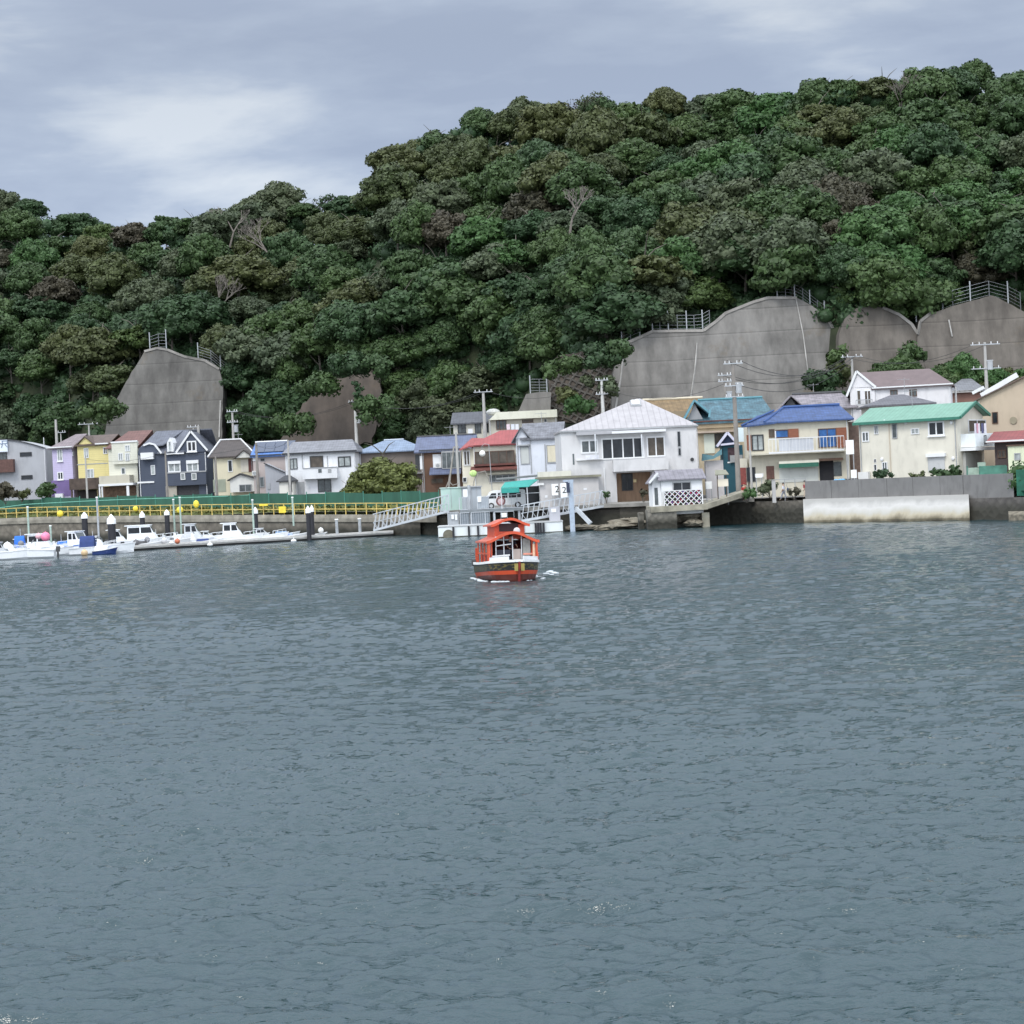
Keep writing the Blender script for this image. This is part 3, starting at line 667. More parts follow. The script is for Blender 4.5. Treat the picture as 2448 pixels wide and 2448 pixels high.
class House:
    def __init__(s, name, label, cat, x0, ye, x1, Y, yaw, zb, D, wm, eave_h=None, group=None):
        s.f = Fr(x0, ye, Y, yaw, zb); s.ze = s.f.uz(x0, ye)[1]
        y1 = ye - (x1 - x0) * .047
        for _ in range(4):
            u, z = s.f.uz(x1, y1); y1 += (z - s.ze) * FOC / Y
        s.W = u; s.D = D; HOUSES.append(s); s.root = empty(name, s.f.o, s.f.yaw, label=label, cat=cat, group=group); s.wm = wm
    def z(s, px, py, v=0.0): return s.f.uz(px, py, v)[1]
    def u(s, px, py, v=0.0): return s.f.uz(px, py, v)[0]
    def wall(s, m=None, top=None): return MB().box(0, s.W, 0, s.D, -1.5, top or s.ze).build('wall', m or s.wm, s.root)
    def roof(s, b, m): return b.build('roof', m, s.root)
    def win(s, *r, k='dw', n=2, v=0.0, **kw): return window(s.root, s.f, r, k, n, v, **kw)
    def pan(s, *r, m=None, name='panel', v=0.0, **kw): return panel(s.root, s.f, r, m or WHITE, name, v, **kw)
    def gable(s, zr, side=True, m=None):  # triangle walls at both ends
        b = MB()
        for x in (0, s.W - .25): b.prismx([(0.01, s.ze - .01), (s.D - .01, s.ze - .01), (s.D / 2, zr - .1)], x, x + .25)
        return b.build('gable_wall', m or s.wm, s.root)
    def gutter(s, o, m=None, z=None, u0=-.3, u1=None):
        return MB()._bar((u0, -o - .05, (z or s.ze) - .08), ((s.W + .3) if u1 is None else u1, -o - .05, (z or s.ze) - .08), .12, .14).build('gutter', m or BLACKF, s.root)
    def ridge(s, a, b, zr, m, r=.13): return MB().tube((a, s.D / 2, zr + .03), (b, s.D / 2, zr + .03), r, r, 6).build('ridge_cap', m, s.root)
def railing(root, f, a, b, zl, zt, v, m, nbar=8, name='balcony_rail', th=.05):
    q = MB(); q.box(a, b, v - th, v, zt - .08, zt); q.box(a, b, v - th, v, zl, zl + .07)
    for i in range(nbar + 1): c = a + (b - a) * i / nbar; q.box(c - .02, c + .02, v - th * .8, v - .01, zl + .07, zt - .08)
    return xf(q, f).build(name, m, root)
def acunit(root, u, v, z, m=None):
    b = MB().box(u, u + .75, v - .32, v, z, z + .58); o = b.build('air_conditioner', m or wallmat('ac_white', (.66, .66, .64), .1), root)
    MB().tube((u + .3, v - .325, z + .29), (u + .3, v - .34, z + .29), .22, .22, 12).build('fan_grille', GREYF, o); return o
WL = wallmat
def dress(h, aerial=None, pipes=(), seed=0):
    """television aerial on the ridge and rainwater pipes down the front"""
    r = random.Random(seed)
    if aerial:
        u, v, z = aerial; b = MB().tube((u, v, z - .3), (u, v, z + 1.7), .03, .025, 6)
        for k in range(6): b.tube((u - .7 + k * .25, v - .35 + .03 * k, z + 1.5), (u - .7 + k * .25, v + .35 - .03 * k, z + 1.5), .014, .014, 4)
        b.tube((u - .75, v, z + 1.5), (u + .6, v, z + 1.5), .02, .02, 5); b.build('television_aerial', GREYF, h.root)
    for p in pipes: MB().tube((p, -.08, -.2), (p, -.08, h.ze - .1), .05, .05, 6).build('downpipe', GREYF if seed % 2 else WHITE, h.root)
R_DK = roofmat('slate_dark', (.05, .052, .058), .3, .25); R_GY = roofmat('tile_grey', (.17, .175, .19), .3, .25)
# ================= left row, from the left edge
h = House('apartment_house', 'plain grey house with curved roofline and slit windows at the left edge', 'house', -70, 1052, 107, 276, 0, 3.2, 9, WL('render_grey', (.40, .41, .43), .08))
z1 = h.z(107, 1072); W = h.W; zt = h.z(20, 1050)
poly = [(0, -1.5), (W, -1.5), (W, z1)] + [(W * (1 - .64 * t), z1 + (zt - z1) * math.sin(t * math.pi / 2)) for t in (.2, .4, .6, .8, 1.0)] + [(0, zt - .1)]
MB().prism(poly, 0, h.D).build('wall', h.wm, h.root)
b = MB(); tp = poly[2:]
for a, c in zip(tp[:-1], tp[1:]): b._bar((a[0], -.06, a[1] + .04), (c[0], -.06, c[1] + .04), .3, .14)
b.build('roof_edge', R_DK, h.root)
h.win(48, 1081, 76, 1091, k='dk', n=1); h.win(51, 1136, 78, 1146, k='dk', n=1); h.win(-12, 1083, 17, 1101, k='mk', n=3)
bal = h.pan(-40, 1099, 32, 1130, m=mat('brown_panel', (.11, .055, .045), .7, .2), name='balcony', v=-.9, th=.06, d2=.9)
sg = h.pan(-40, 1053, 18, 1081, m=WL('sign_white', (.72, .78, .84), .04), name='sign', v=-.25, th=.12, d2=.2)
def text(root, s, f, px, py, size, m, v, name='lettering', rz=0.0, ext=.02):
    cu = bpy.data.curves.new(name, 'FONT'); cu.body = s; cu.size = size; cu.extrude = ext; cu.align_x = 'CENTER'; cu.align_y = 'CENTER'
    t = bpy.data.objects.new(name, cu); dg = bpy.context.evaluated_depsgraph_get(); COL.objects.link(t); dg.update()
    me = bpy.data.meshes.new_from_object(t.evaluated_get(dg)); COL.objects.unlink(t); bpy.data.objects.remove(t)
    o = bpy.data.objects.new(name, me); me.materials.clear(); me.materials.append(m); COL.objects.link(o); o.parent = root
    u, z = f.uz(px, py, v); o.location = (u, v, z); o.rotation_euler = (math.pi / 2, 0, rz); return o
tx = text(h.root, '尺', h.f, 11, 1063, 1.15, mat('letter_blue', (.13, .18, .27), .6, .05), -.40, name='sign_lettering'); tx.data.transform(Matrix.Identity(4))
tx = text(h.root, 'ト', h.f, -1, 1063, 1.15, MATS['letter_blue'], -.40, name='sign_lettering')

h = House('terraced_house', 'pale purple house with darker purple base and white framed windows', 'house', 124, 1069, 171, 270, -16, 3.4, 5.5, WL('lilac', (.50, .45, .63), .05, .3))
h.wall(top=h.ze); zr = h.z(150, 1040, 3); h.roof(hip_roof(h.W, h.D, h.ze, zr, h.W * .75, h.W + 1.0, .45), roofmat('roof_mauve', (.20, .165, .175), .4, .3)); h.gutter(.5, WHITE)
h.pan(124.5, 1148, 170, 1186, m=WL('purple', (.17, .12, .28), .05, .3), name='base_cladding'); h.win(137, 1074, 150, 1103, k='cws', bw=.25); h.win(138, 1128, 152, 1147, k='dws', bw=.2)
sf = h.f.side(h.W); window(h.root, sf, (173, 1080, 176, 1090), 'dw', 1); h.pan(136, 1180, 154, 1192, m=WHITE, name='door_canopy', th=.5)

h = House('terraced_house', 'pale yellow house with steep front gable and brown wooden balcony', 'house', 184, 1062, 258, 269, -12, 3.4, 6, WL('pale_yellow', (.68, .59, .27), .05, .3))
h.wall(); zr = h.z(206, 1044); ug = h.u(226, 1062)
brn = roofmat('roof_brown', (.105, .075, .062), .4, .3)
h.roof(gable_roof(h.W, h.D, h.ze, h.z(230, 1040, 3), .4), brn); MB().prism([(0, h.ze - .3), (ug, h.ze - .3), (ug * .52, zr)], -.12, 1.5).build('front_gable', h.wm, h.root)
b = gfront_roof(ug, 2.6, h.ze, zr + .1, .25); b.v = [(x, y - .1, z) for x, y, z in b.v]; b.build('gable_roof', brn, h.root)
MB()._bar((ug + .3, -.5, h.ze - .1), (h.W + .2, -.5, h.ze - .1), .12, .16).build('gutter', WHITE, h.root)
h.win(201, 1071, 212, 1095, k='cw'); h.win(208, 1121, 225, 1143, k='cw'); h.win(247, 1069, 257, 1085, k='dw'); h.pan(184, 1108, 258, 1110, m=MATS['lilac'] if 0 else GREYF, name='trim_band', th=.04)
wood = mat('dark_wood', (.085, .062, .050), .8, .3, 1.5)
bal = h.pan(166, 1143, 236, 1170, m=wood, name='balcony', v=-1.4, th=.08, d2=1.4)
for x in (170, 206, 234): h.pan(x, 1170, x + 4, 1192, m=wood, name='balcony_post', v=-1.35, th=.05, d2=.1)
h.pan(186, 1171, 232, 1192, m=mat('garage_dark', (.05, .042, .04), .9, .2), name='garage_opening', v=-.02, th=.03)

h = House('terraced_house', 'cream white house with projecting upper floor and pale balcony on posts', 'house', 258, 1069, 326, 267, -10, 3.4, 6.5, WL('cream_white', (.66, .655, .56), .06, .3))
h.wall(); zr = h.z(300, 1031, 3); redb = roofmat('roof_redbrown', (.15, .075, .065), .4, .3)
h.roof(hip_roof(h.W, h.D, h.ze, zr, h.W * .45, h.W + 1.2, .35), redb); zg = h.z(300, 1056); ug = h.u(285, 1060)
MB().box(ug - .9, h.W + .3, -.55, .05, h.z(300, 1109), zg).build('upper_bay', h.wm, h.root); MB()._bar((ug - .95, -.62, zg - .02), (h.W + .4, -.62, zg + .0), .14, .2).build('bay_cornice', WHITE, h.root)
for r, k in (((272, 1086, 277, 1104), 'dw'), ((283, 1083, 294, 1101), 'cw'), ((300, 1083, 310, 1102), 'cw'), ((299, 1064, 311, 1079), 'cw')): h.win(*r, k=k, v=-.55 if r[0] > 280 else 0)
h.win(290, 1118, 300, 1134, k='mw', n=1)
bm = WL('balcony_beige', (.52, .49, .40), .06); h.pan(237, 1137, 310, 1157, m=bm, name='balcony', v=-1.5, th=.06, d2=1.5); h.pan(236, 1156, 318, 1161, m=WHITE, name='balcony_floor', v=-1.6, th=.05, d2=1.6)
for x in (237, 243, 303, 306): h.pan(x, 1161, x + 3, 1192, m=WHITE, name='balcony_post', v=-1.5, th=.05, d2=.1)
h.pan(246, 1162, 326, 1192, m=mat('garage_brown', (.14, .09, .06), .9, .3), name='garage_opening', v=-.02, th=.03)

h = House('terraced_house', 'dark slate blue house with white trimmed gables and a small dormer', 'house', 330, 1087, 493, 265, -6, 3.4, 7, WL('slate_blue', (.064, .078, .112), .06, .28, .06))
slate = roofmat('roof_slate', (.115, .125, .155), .35, .25); W = h.W; h.wall()
uL = h.u(388, 1087); zt = h.z(365, 1060); zl = h.z(333, 1085)
gam = [(0, h.ze - .02), (.25, h.ze + .9), (.9, zt - .25), (1.7, zt), (uL - 1.6, zt), (uL - .9, zt - .2), (uL, h.ze - .02)]
MB().prism(gam, -.2, .3).build('left_gable_wall', h.wm, h.root)
b = MB()
for a, c in zip(gam[2:-1], gam[3:]): b._bar((a[0], -.32, a[1] + .03), (c[0], -.32, c[1] + .03), .18, .22)
b.build('white_trim', WHITE, h.root)
b = MB(); b.slab([(.2, -.1, zt - .6), (uL + .3, -.1, zt - .2), (h.u(440, 1029, 3.5), 3.5, h.z(410, 1029, 3.5)), (h.u(374, 1031, 3.5), 3.5, h.z(410, 1029, 3.5))], .15)
b.slab([(uL - .6, -.35, h.ze + .1), (h.u(442, 1080), -.35, h.ze + .1), (h.u(452, 1029, 3.5), 3.5, h.z(410, 1029, 3.5)), (uL - .6, 3.5, h.z(410, 1029, 3.5))], .15)
b.slab([(.2, 7, h.ze + .6), (h.u(374, 1031, 3.5), 3.55, h.z(410, 1029, 3.5)), (W, 3.55, h.z(410, 1029, 3.5)), (W, 7.2, h.ze)], .15); b.build('roof', slate, h.root)
ug0 = h.u(424, 1080); zr = h.z(457, 1033, -.2)
MB().prism([(ug0, h.ze - .02), (W, h.ze - .02), (h.u(457, 1033), zr)], -.15, .35).build('right_gable_wall', h.wm, h.root)
b = MB(); ua = h.u(457, 1033); b._bar((ug0 - .1, -.3, h.ze + .02), (ua, -.3, zr + .12), .14, .24); b._bar((ua, -.3, zr + .12), (W + .25, -.3, h.ze + .1), .14, .24); b.build('bargeboard', WHITE, h.root)
b = MB(); b.slab([(ug0 - .1, -.25, h.ze + .05), (ua, -.25, zr + .1), (ua, 6.5, zr + .1), (ug0 - .1, 6.5, h.ze + .05)], .14); b.slab([(ua + .01, -.25, zr + .1), (W + .3, -.25, h.ze), (W + .3, 6.5, h.ze), (ua + .01, 6.5, zr + .1)], .14); b.build('gable_roof', slate, h.root)
a, c, zl, zt2 = h.f.rect(399, 1046, 414, 1080, -.5); MB().prism([(a, zl), (c, zl), (c, zt2 - .7), ((a + c) / 2, zt2), (a, zt2 - .7)], -.5, 2.2).build('dormer', WHITE, h.root)
h.win(403, 1055, 409, 1078, k='cw', n=1, v=-.5); h.win(343, 1070, 361, 1086, k='dws'); h.pan(336, 1082, 366, 1098, m=WHITE, name='balcony', v=-.7, th=.06, d2=.5)
h.win(447, 1054, 470, 1080, k='dws', bw=.22, v=-.15); h.win(402, 1104, 432, 1129, k='cws', bw=.15); h.win(446, 1102, 475, 1128, k='cws', bw=.18); h.pan(446, 1100, 475, 1108, m=WHITE, name='shutter_box', th=.25); h.pan(402, 1102, 432, 1109, m=WHITE, name='shutter_box', th=.25)
h.win(432, 1131, 443, 1147, k='cw', n=1, v=-.6); h.win(458, 1131, 470, 1147, k='cw', n=1, v=-.6); h.win(361, 1112, 371, 1135, k='cw', n=1)
h.pan(400, 1128, 493, 1160, m=MATS['slate_blue'], name='upper_bay', v=-.55, th=.02, d2=.6); h.pan(400, 1127, 493, 1130, m=GREYF, name='trim_band', v=-.6, th=.05); h.pan(396, 1083, 440, 1086, m=WHITE, name='eaves_gutter', v=-.3, th=.1)
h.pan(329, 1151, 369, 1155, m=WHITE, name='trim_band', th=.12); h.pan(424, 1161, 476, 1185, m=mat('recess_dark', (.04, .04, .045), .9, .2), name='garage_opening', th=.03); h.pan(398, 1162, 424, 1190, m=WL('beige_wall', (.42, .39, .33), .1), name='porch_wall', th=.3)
MB()._bar((W * .72 + .8, 3.4, zr - .3), (W * .72 + .8, 3.4, zr + .9), .3, .3).build('chimney', WL('chimney_grey', (.36, .35, .33), .1), h.root)

h = House('detached_house', 'cream house with black tiled hip roof and small gabled porch', 'house', 509, 1090, 604, 255, -4, 3.3, 8, WL('cream_wall', (.62, .57, .42), .07))
h.wall(); zr = h.z(550, 1052, 4); blk = roofmat('roof_blackbrown', (.062, .050, .046), .3, .25)
h.roof(hip_roof(W := h.W, h.D, h.ze, zr, h.u(527, 1052, 4), h.u(575, 1052, 4), .5), blk)
b = MB(); zz = h.ze - .1; b._bar((-.55, -.55, zz), (h.u(527, 1052, 4), 4, zr + .1), .14, .16); b._bar((h.u(527, 1052, 4), 4, zr + .1), (h.u(575, 1052, 4), 4, zr + .1), .16, .16); b._bar((h.u(575, 1052, 4), 4, zr + .1), (W + .5, -.5, zz), .12, .14); b.build('ridge_cap', WHITE, h.root)
a, c, zl, zt = h.f.rect(557, 1075, 608, 1094, -1); g = MB(); g.prism([(a + .3, zl), (c - .3, zl), ((a + c) / 2, zt - .15)], -.9, .2); g.build('small_gable', WL('gable_pale', (.62, .61, .57), .08), h.root)
b = MB(); xa = (a + c) / 2; b.slab([(a, -1.1, zl), (xa, -1.1, zt), (xa, 1.5, zt), (a, 1.5, zl)], .14); b.slab([(xa + .01, -1.1, zt), (c, -1.1, zl), (c, 1.5, zl), (xa + .01, 1.5, zt)], .14); b.build('gable_roof', blk, h.root)
h.win(545, 1100, 556, 1128, k='dw', n=1); h.pan(576, 1098, 594, 1128, m=WL('shutter_pale', (.62, .58, .50), .05), name='shutter'); h.pan(594, 1096, 606, 1128, m=mat('maroon', (.11, .025, .02), .6, .2), name='door')
a, c, zl, zt = h.f.rect(543, 1131, 616, 1146, -1.6); b = MB(); xa = (a + c) / 2 - .3; b.slab([(a, -1.8, zl), (xa, -1.8, zt), (xa, 0, zt), (a, 0, zl)], .14); b.slab([(xa + .01, -1.8, zt), (c, -1.8, zl), (c, 0, zl), (xa + .01, 0, zt)], .14); b.build('porch_roof', R_DK, h.root)
MB().prism([(a + .3, zl - 1.6), (c - .3, zl - 1.6), (c - .3, zl), (xa, zt - .2), (a + .3, zl)], -1.5, -.03).build('porch', WL('porch_white', (.66, .66, .63), .06), h.root)
h.win(572, 1158, 602, 1176, k='mg', n=2, v=-1.52); h.pan(510, 1146, 540, 1176, m=WL('lower_green', (.33, .36, .28), .2), name='hedge_wall', th=.05)

h = House('detached_house', 'house with dark blue solar panels and a bright blue roof half', 'house', 604, 1088, 684, 250, -3, 3.3, 8, WL('pink_beige', (.46, .40, .38), .1))
h.wall(); zr = h.z(640, 1057, 4); h.roof(gable_roof(h.W, h.D, h.ze, zr, .4), roofmat('roof_bright_blue', (.075, .17, .42), .3, .0)); h.ridge(-.3, h.W * .9, zr, WHITE, .16)
b = MB(); k = (zr - h.ze) / 4
for i in range(4):
    for j in range(2): u = .15 + i * 1.25 - (.15 * j); v = .5 + j * 1.65; b.slab([(u, v, h.ze + v * k + .16), (u + 1.2, v, h.ze + v * k + .16), (u + 1.2, v + 1.6, h.ze + (v + 1.6) * k + .16), (u, v + 1.6, h.ze + (v + 1.6) * k + .16)], .06)
b.build('solar_panel', mat('solar_cells', (.045, .062, .105), .25, .2, 6), h.root)
h.gutter(.42); h.pan(604, 1088, 614, 1102, m=WHITE, name='eaves_end'); h.win(622, 1095, 634, 1103, k='dg', n=1); h.win(612, 1140, 632, 1165, k='mg')
acunit(h.root, h.u(604, 1130), -.1, h.z(604, 1137))

h = House('garden_shed', 'grey metal shed with slanting roofline beside the long white house', 'shed', 633, 1108, 681, 246, -3, 3.3, 4, WL('metal_grey', (.35, .36, .39), .06))
zl = h.z(681, 1131); MB().prism([(0, -1), (h.W, -1), (h.W, zl), (0, h.ze)], 0, 3).build('wall', h.wm, h.root); MB()._bar((-.1, -.1, h.ze + .05), (h.W, -.1, zl + .05), .3, .1).build('roof_edge', BLACKF, h.root)
h.pan(640, 1155, 646, 1170, m=GREYF, name='door')

h = House('detached_house', 'long white two storey house with grey roof and three dark framed windows', 'house', 681, 1084, 848, 242, -3, 3.3, 8, WL('bright_white', (.70, .71, .73), .05))
h.wall(); zr = h.z(780, 1053, 4); h.roof(hip_roof(h.W, h.D, h.ze, zr, h.u(700, 1055, 4), h.u(842, 1048, 4), .4), roofmat('roof_grey', (.19, .195, .215), .35, .3)); h.gutter(.42, BLACKF, z=h.ze + .03)
h.win(693, 1096, 711, 1122, k='ck'); h.win(741, 1090, 773, 1118, k='bk', n=1); h.win(808, 1091, 839, 1116, k='ck', bw=.14); h.win(760, 1146, 792, 1176, k='mk'); h.pan(711, 1152, 728, 1182, m=GREYF, name='door'); h.pan(741, 1146, 760, 1180, m=WL('shutter_white', (.7, .7, .74), .05), name='shutter')
h.pan(724, 1118, 806, 1144, m=h.wm, name='balcony', v=-1.0, th=.08, d2=1.0); h.pan(723, 1117, 807, 1119, m=GREYF, name='balcony_coping', v=-1.05, th=.1)
for x in (761, 784): h.pan(x, 1121, x + 8, 1130, m=G_MID if x < 770 else GREYF, name='vent', v=-1.08, th=.04)
h.pan(722, 1085, 724, 1118, m=GREYF, name='downpipe', th=.08); h.pan(782, 1090, 784, 1116, m=GREYF, name='downpipe', th=.08)
h = House('entrance_porch', 'small porch with dark tiled roof at the left end of the long white house', 'porch', 667, 1148, 700, 240, -3, 3.3, 3, WL('porch_cream', (.7, .68, .62), .05))
h.wall(); h.roof(hip_roof(h.W, 2.4, h.ze, h.z(684, 1136, 1), h.W * .35, h.W * .7, .3), R_DK); h.pan(690, 1150, 698, 1176, m=BLACKF, name='door')

h = House('detached_house', 'low house with pale blue grey tiled hip roof behind the olive tree', 'house', 858, 1080, 1010, 246, -2, 3.3, 9, WL('dull_brown_wall', (.20, .17, .15), .15))
h.wall(); zr = h.z(940, 1052, 4.5); h.roof(hip_roof(h.W, h.D, h.ze, zr, h.u(918, 1052, 4.5), h.u(965, 1051, 4.5), .5), roofmat('tile_pale_blue', (.20, .26, .36), .3, .25)); h.ridge(h.u(918, 1052, 4.5), h.u(965, 1051, 4.5), zr, WL('ridge_pale', (.45, .5, .56), .1))
h.pan(955, 1130, 1012, 1133, m=GREYF, name='lean_to_edge', v=-.8, th=.1, d2=.8)

h = House('timber_house', 'brown timber house with dark blue tiled roof and small blue porch roof', 'house', 1008, 1076, 1118, 239, -3, 3.3, 8, WL('timber_brown', (.155, .085, .055), .2, .16))
h.wall(); zr = h.z(1060, 1042, 4); bt = roofmat('tile_navy', (.105, .125, .20), .3, .25); h.roof(gable_roof(h.W, h.D, h.ze, zr, .5, side=.9), bt); h.gable(zr); h.ridge(-.9, h.W + .9, zr, R_DK); h.gutter(.52)
h.pan(1035, 1086, 1055, 1120, m=WHITE, name='white_panel', th=.05); h.win(1056, 1080, 1102, 1120, k='mg', n=4, v=-.5); h.pan(1056, 1078, 1102, 1081, m=GREYF, name='window_box', v=-.1, th=.5)
a, c, zl, zt = h.f.rect(1026, 1122, 1102, 1132, -1.2); MB().slab([(a, -1.4, zl), (c, -1.4, zl), (c, 0, zt + .3), (a, 0, zt + .3)], .12).build('porch_roof', bt, h.root)
h.pan(993, 1087, 1004, 1125, m=BLACKF, name='side_recess', th=.05); h.pan(1004, 1090, 1010, 1122, m=WHITE, name='corner_board', th=.1); acunit(h.root, h.u(1041, 1110), -.05, h.z(1041, 1119)); h.win(1030, 1143, 1060, 1156, k='bn')

h = House('detached_house', 'cream house with red metal roof and wide brown bay window', 'house', 1130, 1063, 1236, 233, -3, 3.2, 8, WL('cream_light', (.74, .70, .58), .06))
h.wall(); red = roofmat('roof_red', (.30, .070, .070), .42, .0, .12); zr = h.z(1215, 1028, 4); h.roof(hip_roof(h.W, h.D, h.ze, zr, h.u(1196, 1029, 4), h.W, .5), red)
zz = h.z(1115, 1072); MB().box(h.u(1102, 1072), 0, .6, 7, -1.5, zz).build('side_wing', h.wm, h.root)
MB().slab([(h.u(1098, 1072), -.1, zz - .1), (-.1, -.3, h.ze - .05), (h.W * .35, 4, zr - .9), (h.u(1128, 1050, 4), 4, zz + 1.3)], .14).build('wing_roof', red, h.root)
rm = mat('rust_brown', (.13, .045, .035), .7, .3, 1); h.win(1135, 1078, 1231, 1110, k='bn', n=5, v=-.35, bw=.1); h.pan(1133, 1108, 1233, 1113, m=rm, name='window_sill', v=-.35, th=.25, d2=.3); window(h.root, h.f, (1108, 1077, 1124, 1113), 'bw', 2, .55, bw=.2)
a, c, zl, zt = h.f.rect(1124, 1113, 1236, 1122, -1.0); MB().slab([(a, -1.2, zl), (c, -1.2, zl), (c, 0, zt), (a, 0, zt)], .14).build('lower_roof', rm, h.root); h.win(1170, 1135, 1232, 1152, k='mg', n=4, v=-.1); h.pan(1165, 1129, 1236, 1134, m=WL('canopy_beige', (.45, .42, .33), .1), name='window_canopy', v=-.1, th=.7); h.win(1106, 1141, 1116, 1153, k='dw', n=1, v=.55)
h.pan(1132, 1062, 1236, 1065, m=mat('gutter_red', (.16, .03, .03), .6), name='gutter', v=-.5, th=.1)
# upper houses behind
h = House('detached_house', 'upper house with dark flat pitched roof left of the cream flat roofed house', 'house', 1083, 1009, 1174, 252, -3, 4.5, 7, WL('cream_upper', (.60, .58, .50), .08))
h.wall(); h.roof(gable_roof(h.W, h.D, h.ze, h.z(1120, 985, 3.5), .5), roofmat('roof_charcoal', (.09, .095, .11), .4, .3)); h.win(1094, 1010, 1114, 1036, k='mk', n=2, bw=.12); h.win(1135, 1010, 1150, 1036, k='mk', n=2); h.win(1160, 1012, 1168, 1034, k='dk', n=1)
h.pan(1119, 1025, 1130, 1036, m=WHITE, name='laundry', v=-.7, th=.03)
h = House('flat_roofed_house', 'upper cream house with thick pale flat roof and laundry below it', 'house', 1168, 1003, 1331, 250, -2, 4.5, 8, WL('cream_upper2', (.56, .54, .46), .08))
h.wall(); a, c, zl, zt = h.f.rect(1169, 983, 1332, 1001); MB().prism([(a, zl), (c, zl), (c, zt), (a + 1.0, zt)], -.8, h.D + .5).build('roof', WL('roof_cream', (.72, .72, .60), .05), h.root)
h.win(1186, 1004, 1211, 1027, k='mn', n=3); h.win(1248, 1003, 1275, 1011, k='bn', n=3); h.win(1300, 1001, 1308, 1010, k='mw', n=1)
for x, cc in ((1211, (.75, .62, .68)), (1222, (.7, .74, .82)), (1232, (.72, .75, .8))): h.pan(x, 1014, x + 8, 1027, m=mat('cloth_%d' % x, cc, .9, .08), name='laundry', v=-.7, th=.03)
MB().ball((h.u(1178, 983), 1.0, zt + .1), .9, .9, .45).build('roof_tank', WL('tank', (.6, .6, .56), .08), h.root)
h = House('detached_house', 'narrow white house with grey tiled roof and shuttered windows beside the red roof', 'house', 1233, 1046, 1345, 223, -6, 3.0, 8, WL('cool_white', (.66, .69, .75), .05))
ug = h.u(1262, 1043); h.wall(); zr = h.z(1241, 1023); 
b = gable_roof(h.W - ug * .3, h.D * .8, h.ze, h.z(1300, 1010, 3.2), .4, side=.0); b.v = [(x + ug * .35, y, z) for x, y, z in b.v]; b.build('roof', roofmat('tile_midgrey', (.16, .165, .185), .3, .25, .35), h.root)
MB().prism([(0, h.ze - .1), (ug, h.ze - .1), (ug * .45, zr)], -.1, 3).build('front_gable', h.wm, h.root)
b = MB(); xa = ug * .45; b.slab([(-.5, -.5, h.ze - .5), (xa, -.5, zr + .1), (xa, 4, zr + .1), (-.5, 4, h.ze - .5)], .13); b.slab([(xa + .01, -.5, zr + .1), (ug + .3, -.5, h.ze - .1), (ug + .3, 4, h.ze - .1), (xa + .01, 4, zr + .1)], .13); b.build('gable_roof', MATS['tile_midgrey'], h.root)
h.win(1244, 1067, 1266, 1110, k='cg', n=1); h.win(1307, 1063, 1342, 1107, k='cg', n=1); h.pan(1309, 1065, 1342, 1104, m=WL('blind_cream', (.66, .61, .47), .05), name='blind', v=-.04, th=.02); h.pan(1246, 1070, 1264, 1108, m=WL('blind_grey', (.5, .52, .5), .05), name='blind', v=-.04, th=.02)
for x in (1268, 1303): h.pan(x, 1045 if x < 1300 else 1062, x + 2, 1132, m=GREYF, name='downpipe', th=.1)
h.pan(1236, 1063, 1266, 1066, m=GREYF, name='window_canopy', th=.4)

# ================= big white building and its neighbours
h = House('boathouse_building', 'large white building with pyramid roof, skylight and long glazed upper balcony', 'building', 1340, 1029, 1664, 203.5, 2, 2.6, 11, WL('render_white', (.62, .615, .62), .10, 0, .12))
W, D = h.W, h.D; zfl = h.z(1500, 1130); h.f  # upper storey stands over an open ground floor bay
ua, ub = h.u(1474, 1150), h.u(1560, 1150)
b = MB(); b.box(0, W, 0, D, zfl, h.ze); b.box(0, ua, 0, D, -2, zfl - .003); b.box(ub, W, 0, D, -2, zfl - .003); b.box(ua + .003, ub - .003, 2.2, D, -2, zfl - .003); b.build('wall', h.wm, h.root)
kp = h.z(1525, 953, D / 2); h.roof(hip_roof(W, D, h.ze, kp, h.u(1522, 953, D / 2), h.u(1530, 953, D / 2), .12, .2), roofmat('roof_lightgrey_seam', (.37, .355, .365), .62, .0, .1))
h.pan(1340, 1029, 1664, 1031, m=GREYF, name='eaves_line', th=.16) if 0 else MB()._bar((-.2, -.2, h.ze - .16), (W + .2, -.2, h.ze - .16), .12, .14).build('gutter', GREYF, h.root)
k = (kp - h.ze) / (D / 2); uu = h.u(1520, 965, 4.2); b = MB(); v0, v1 = 3.9, 4.9; b.slab([(uu - .55, v0, h.ze + v0 * k + .2), (uu + .55, v0, h.ze + v0 * k + .2), (uu + .55, v1, h.ze + v1 * k + .2), (uu - .55, v1, h.ze + v1 * k + .2)], .3); sk = b.build('skylight', GREYF, h.root)
b = MB(); b.slab([(uu - .42, v0 + .12, h.ze + v0 * k + .33), (uu + .42, v0 + .12, h.ze + v0 * k + .33), (uu + .42, v1 - .12, h.ze + v1 * k + .22), (uu - .42, v1 - .12, h.ze + v1 * k + .22)], .04); b.build('skylight_pane', glassmat('skylight_glass', (.82, .86, .86), .3), sk)
h.win(1388, 1051, 1430, 1084, k='mw', n=2, bw=.16); h.win(1438, 1046, 1540, 1097, k='dw', n=4, bw=.14); h.win(1546, 1043, 1590, 1092, k='bw', n=2, bw=.14)
h.win(1619, 1031, 1627, 1068, k='dg', n=1, bw=.05); h.win(1621, 1071, 1628, 1089, k='dg', n=1, bw=.05)
h.pan(1378, 1031, 1463, 1039, m=WL('awning_grey', (.42, .42, .44), .12), name='awning', v=-.75, th=.05, d2=.8); h.pan(1463, 1028, 1592, 1034, m=WHITE, name='canopy', v=-1.1, th=.06, d2=1.1)
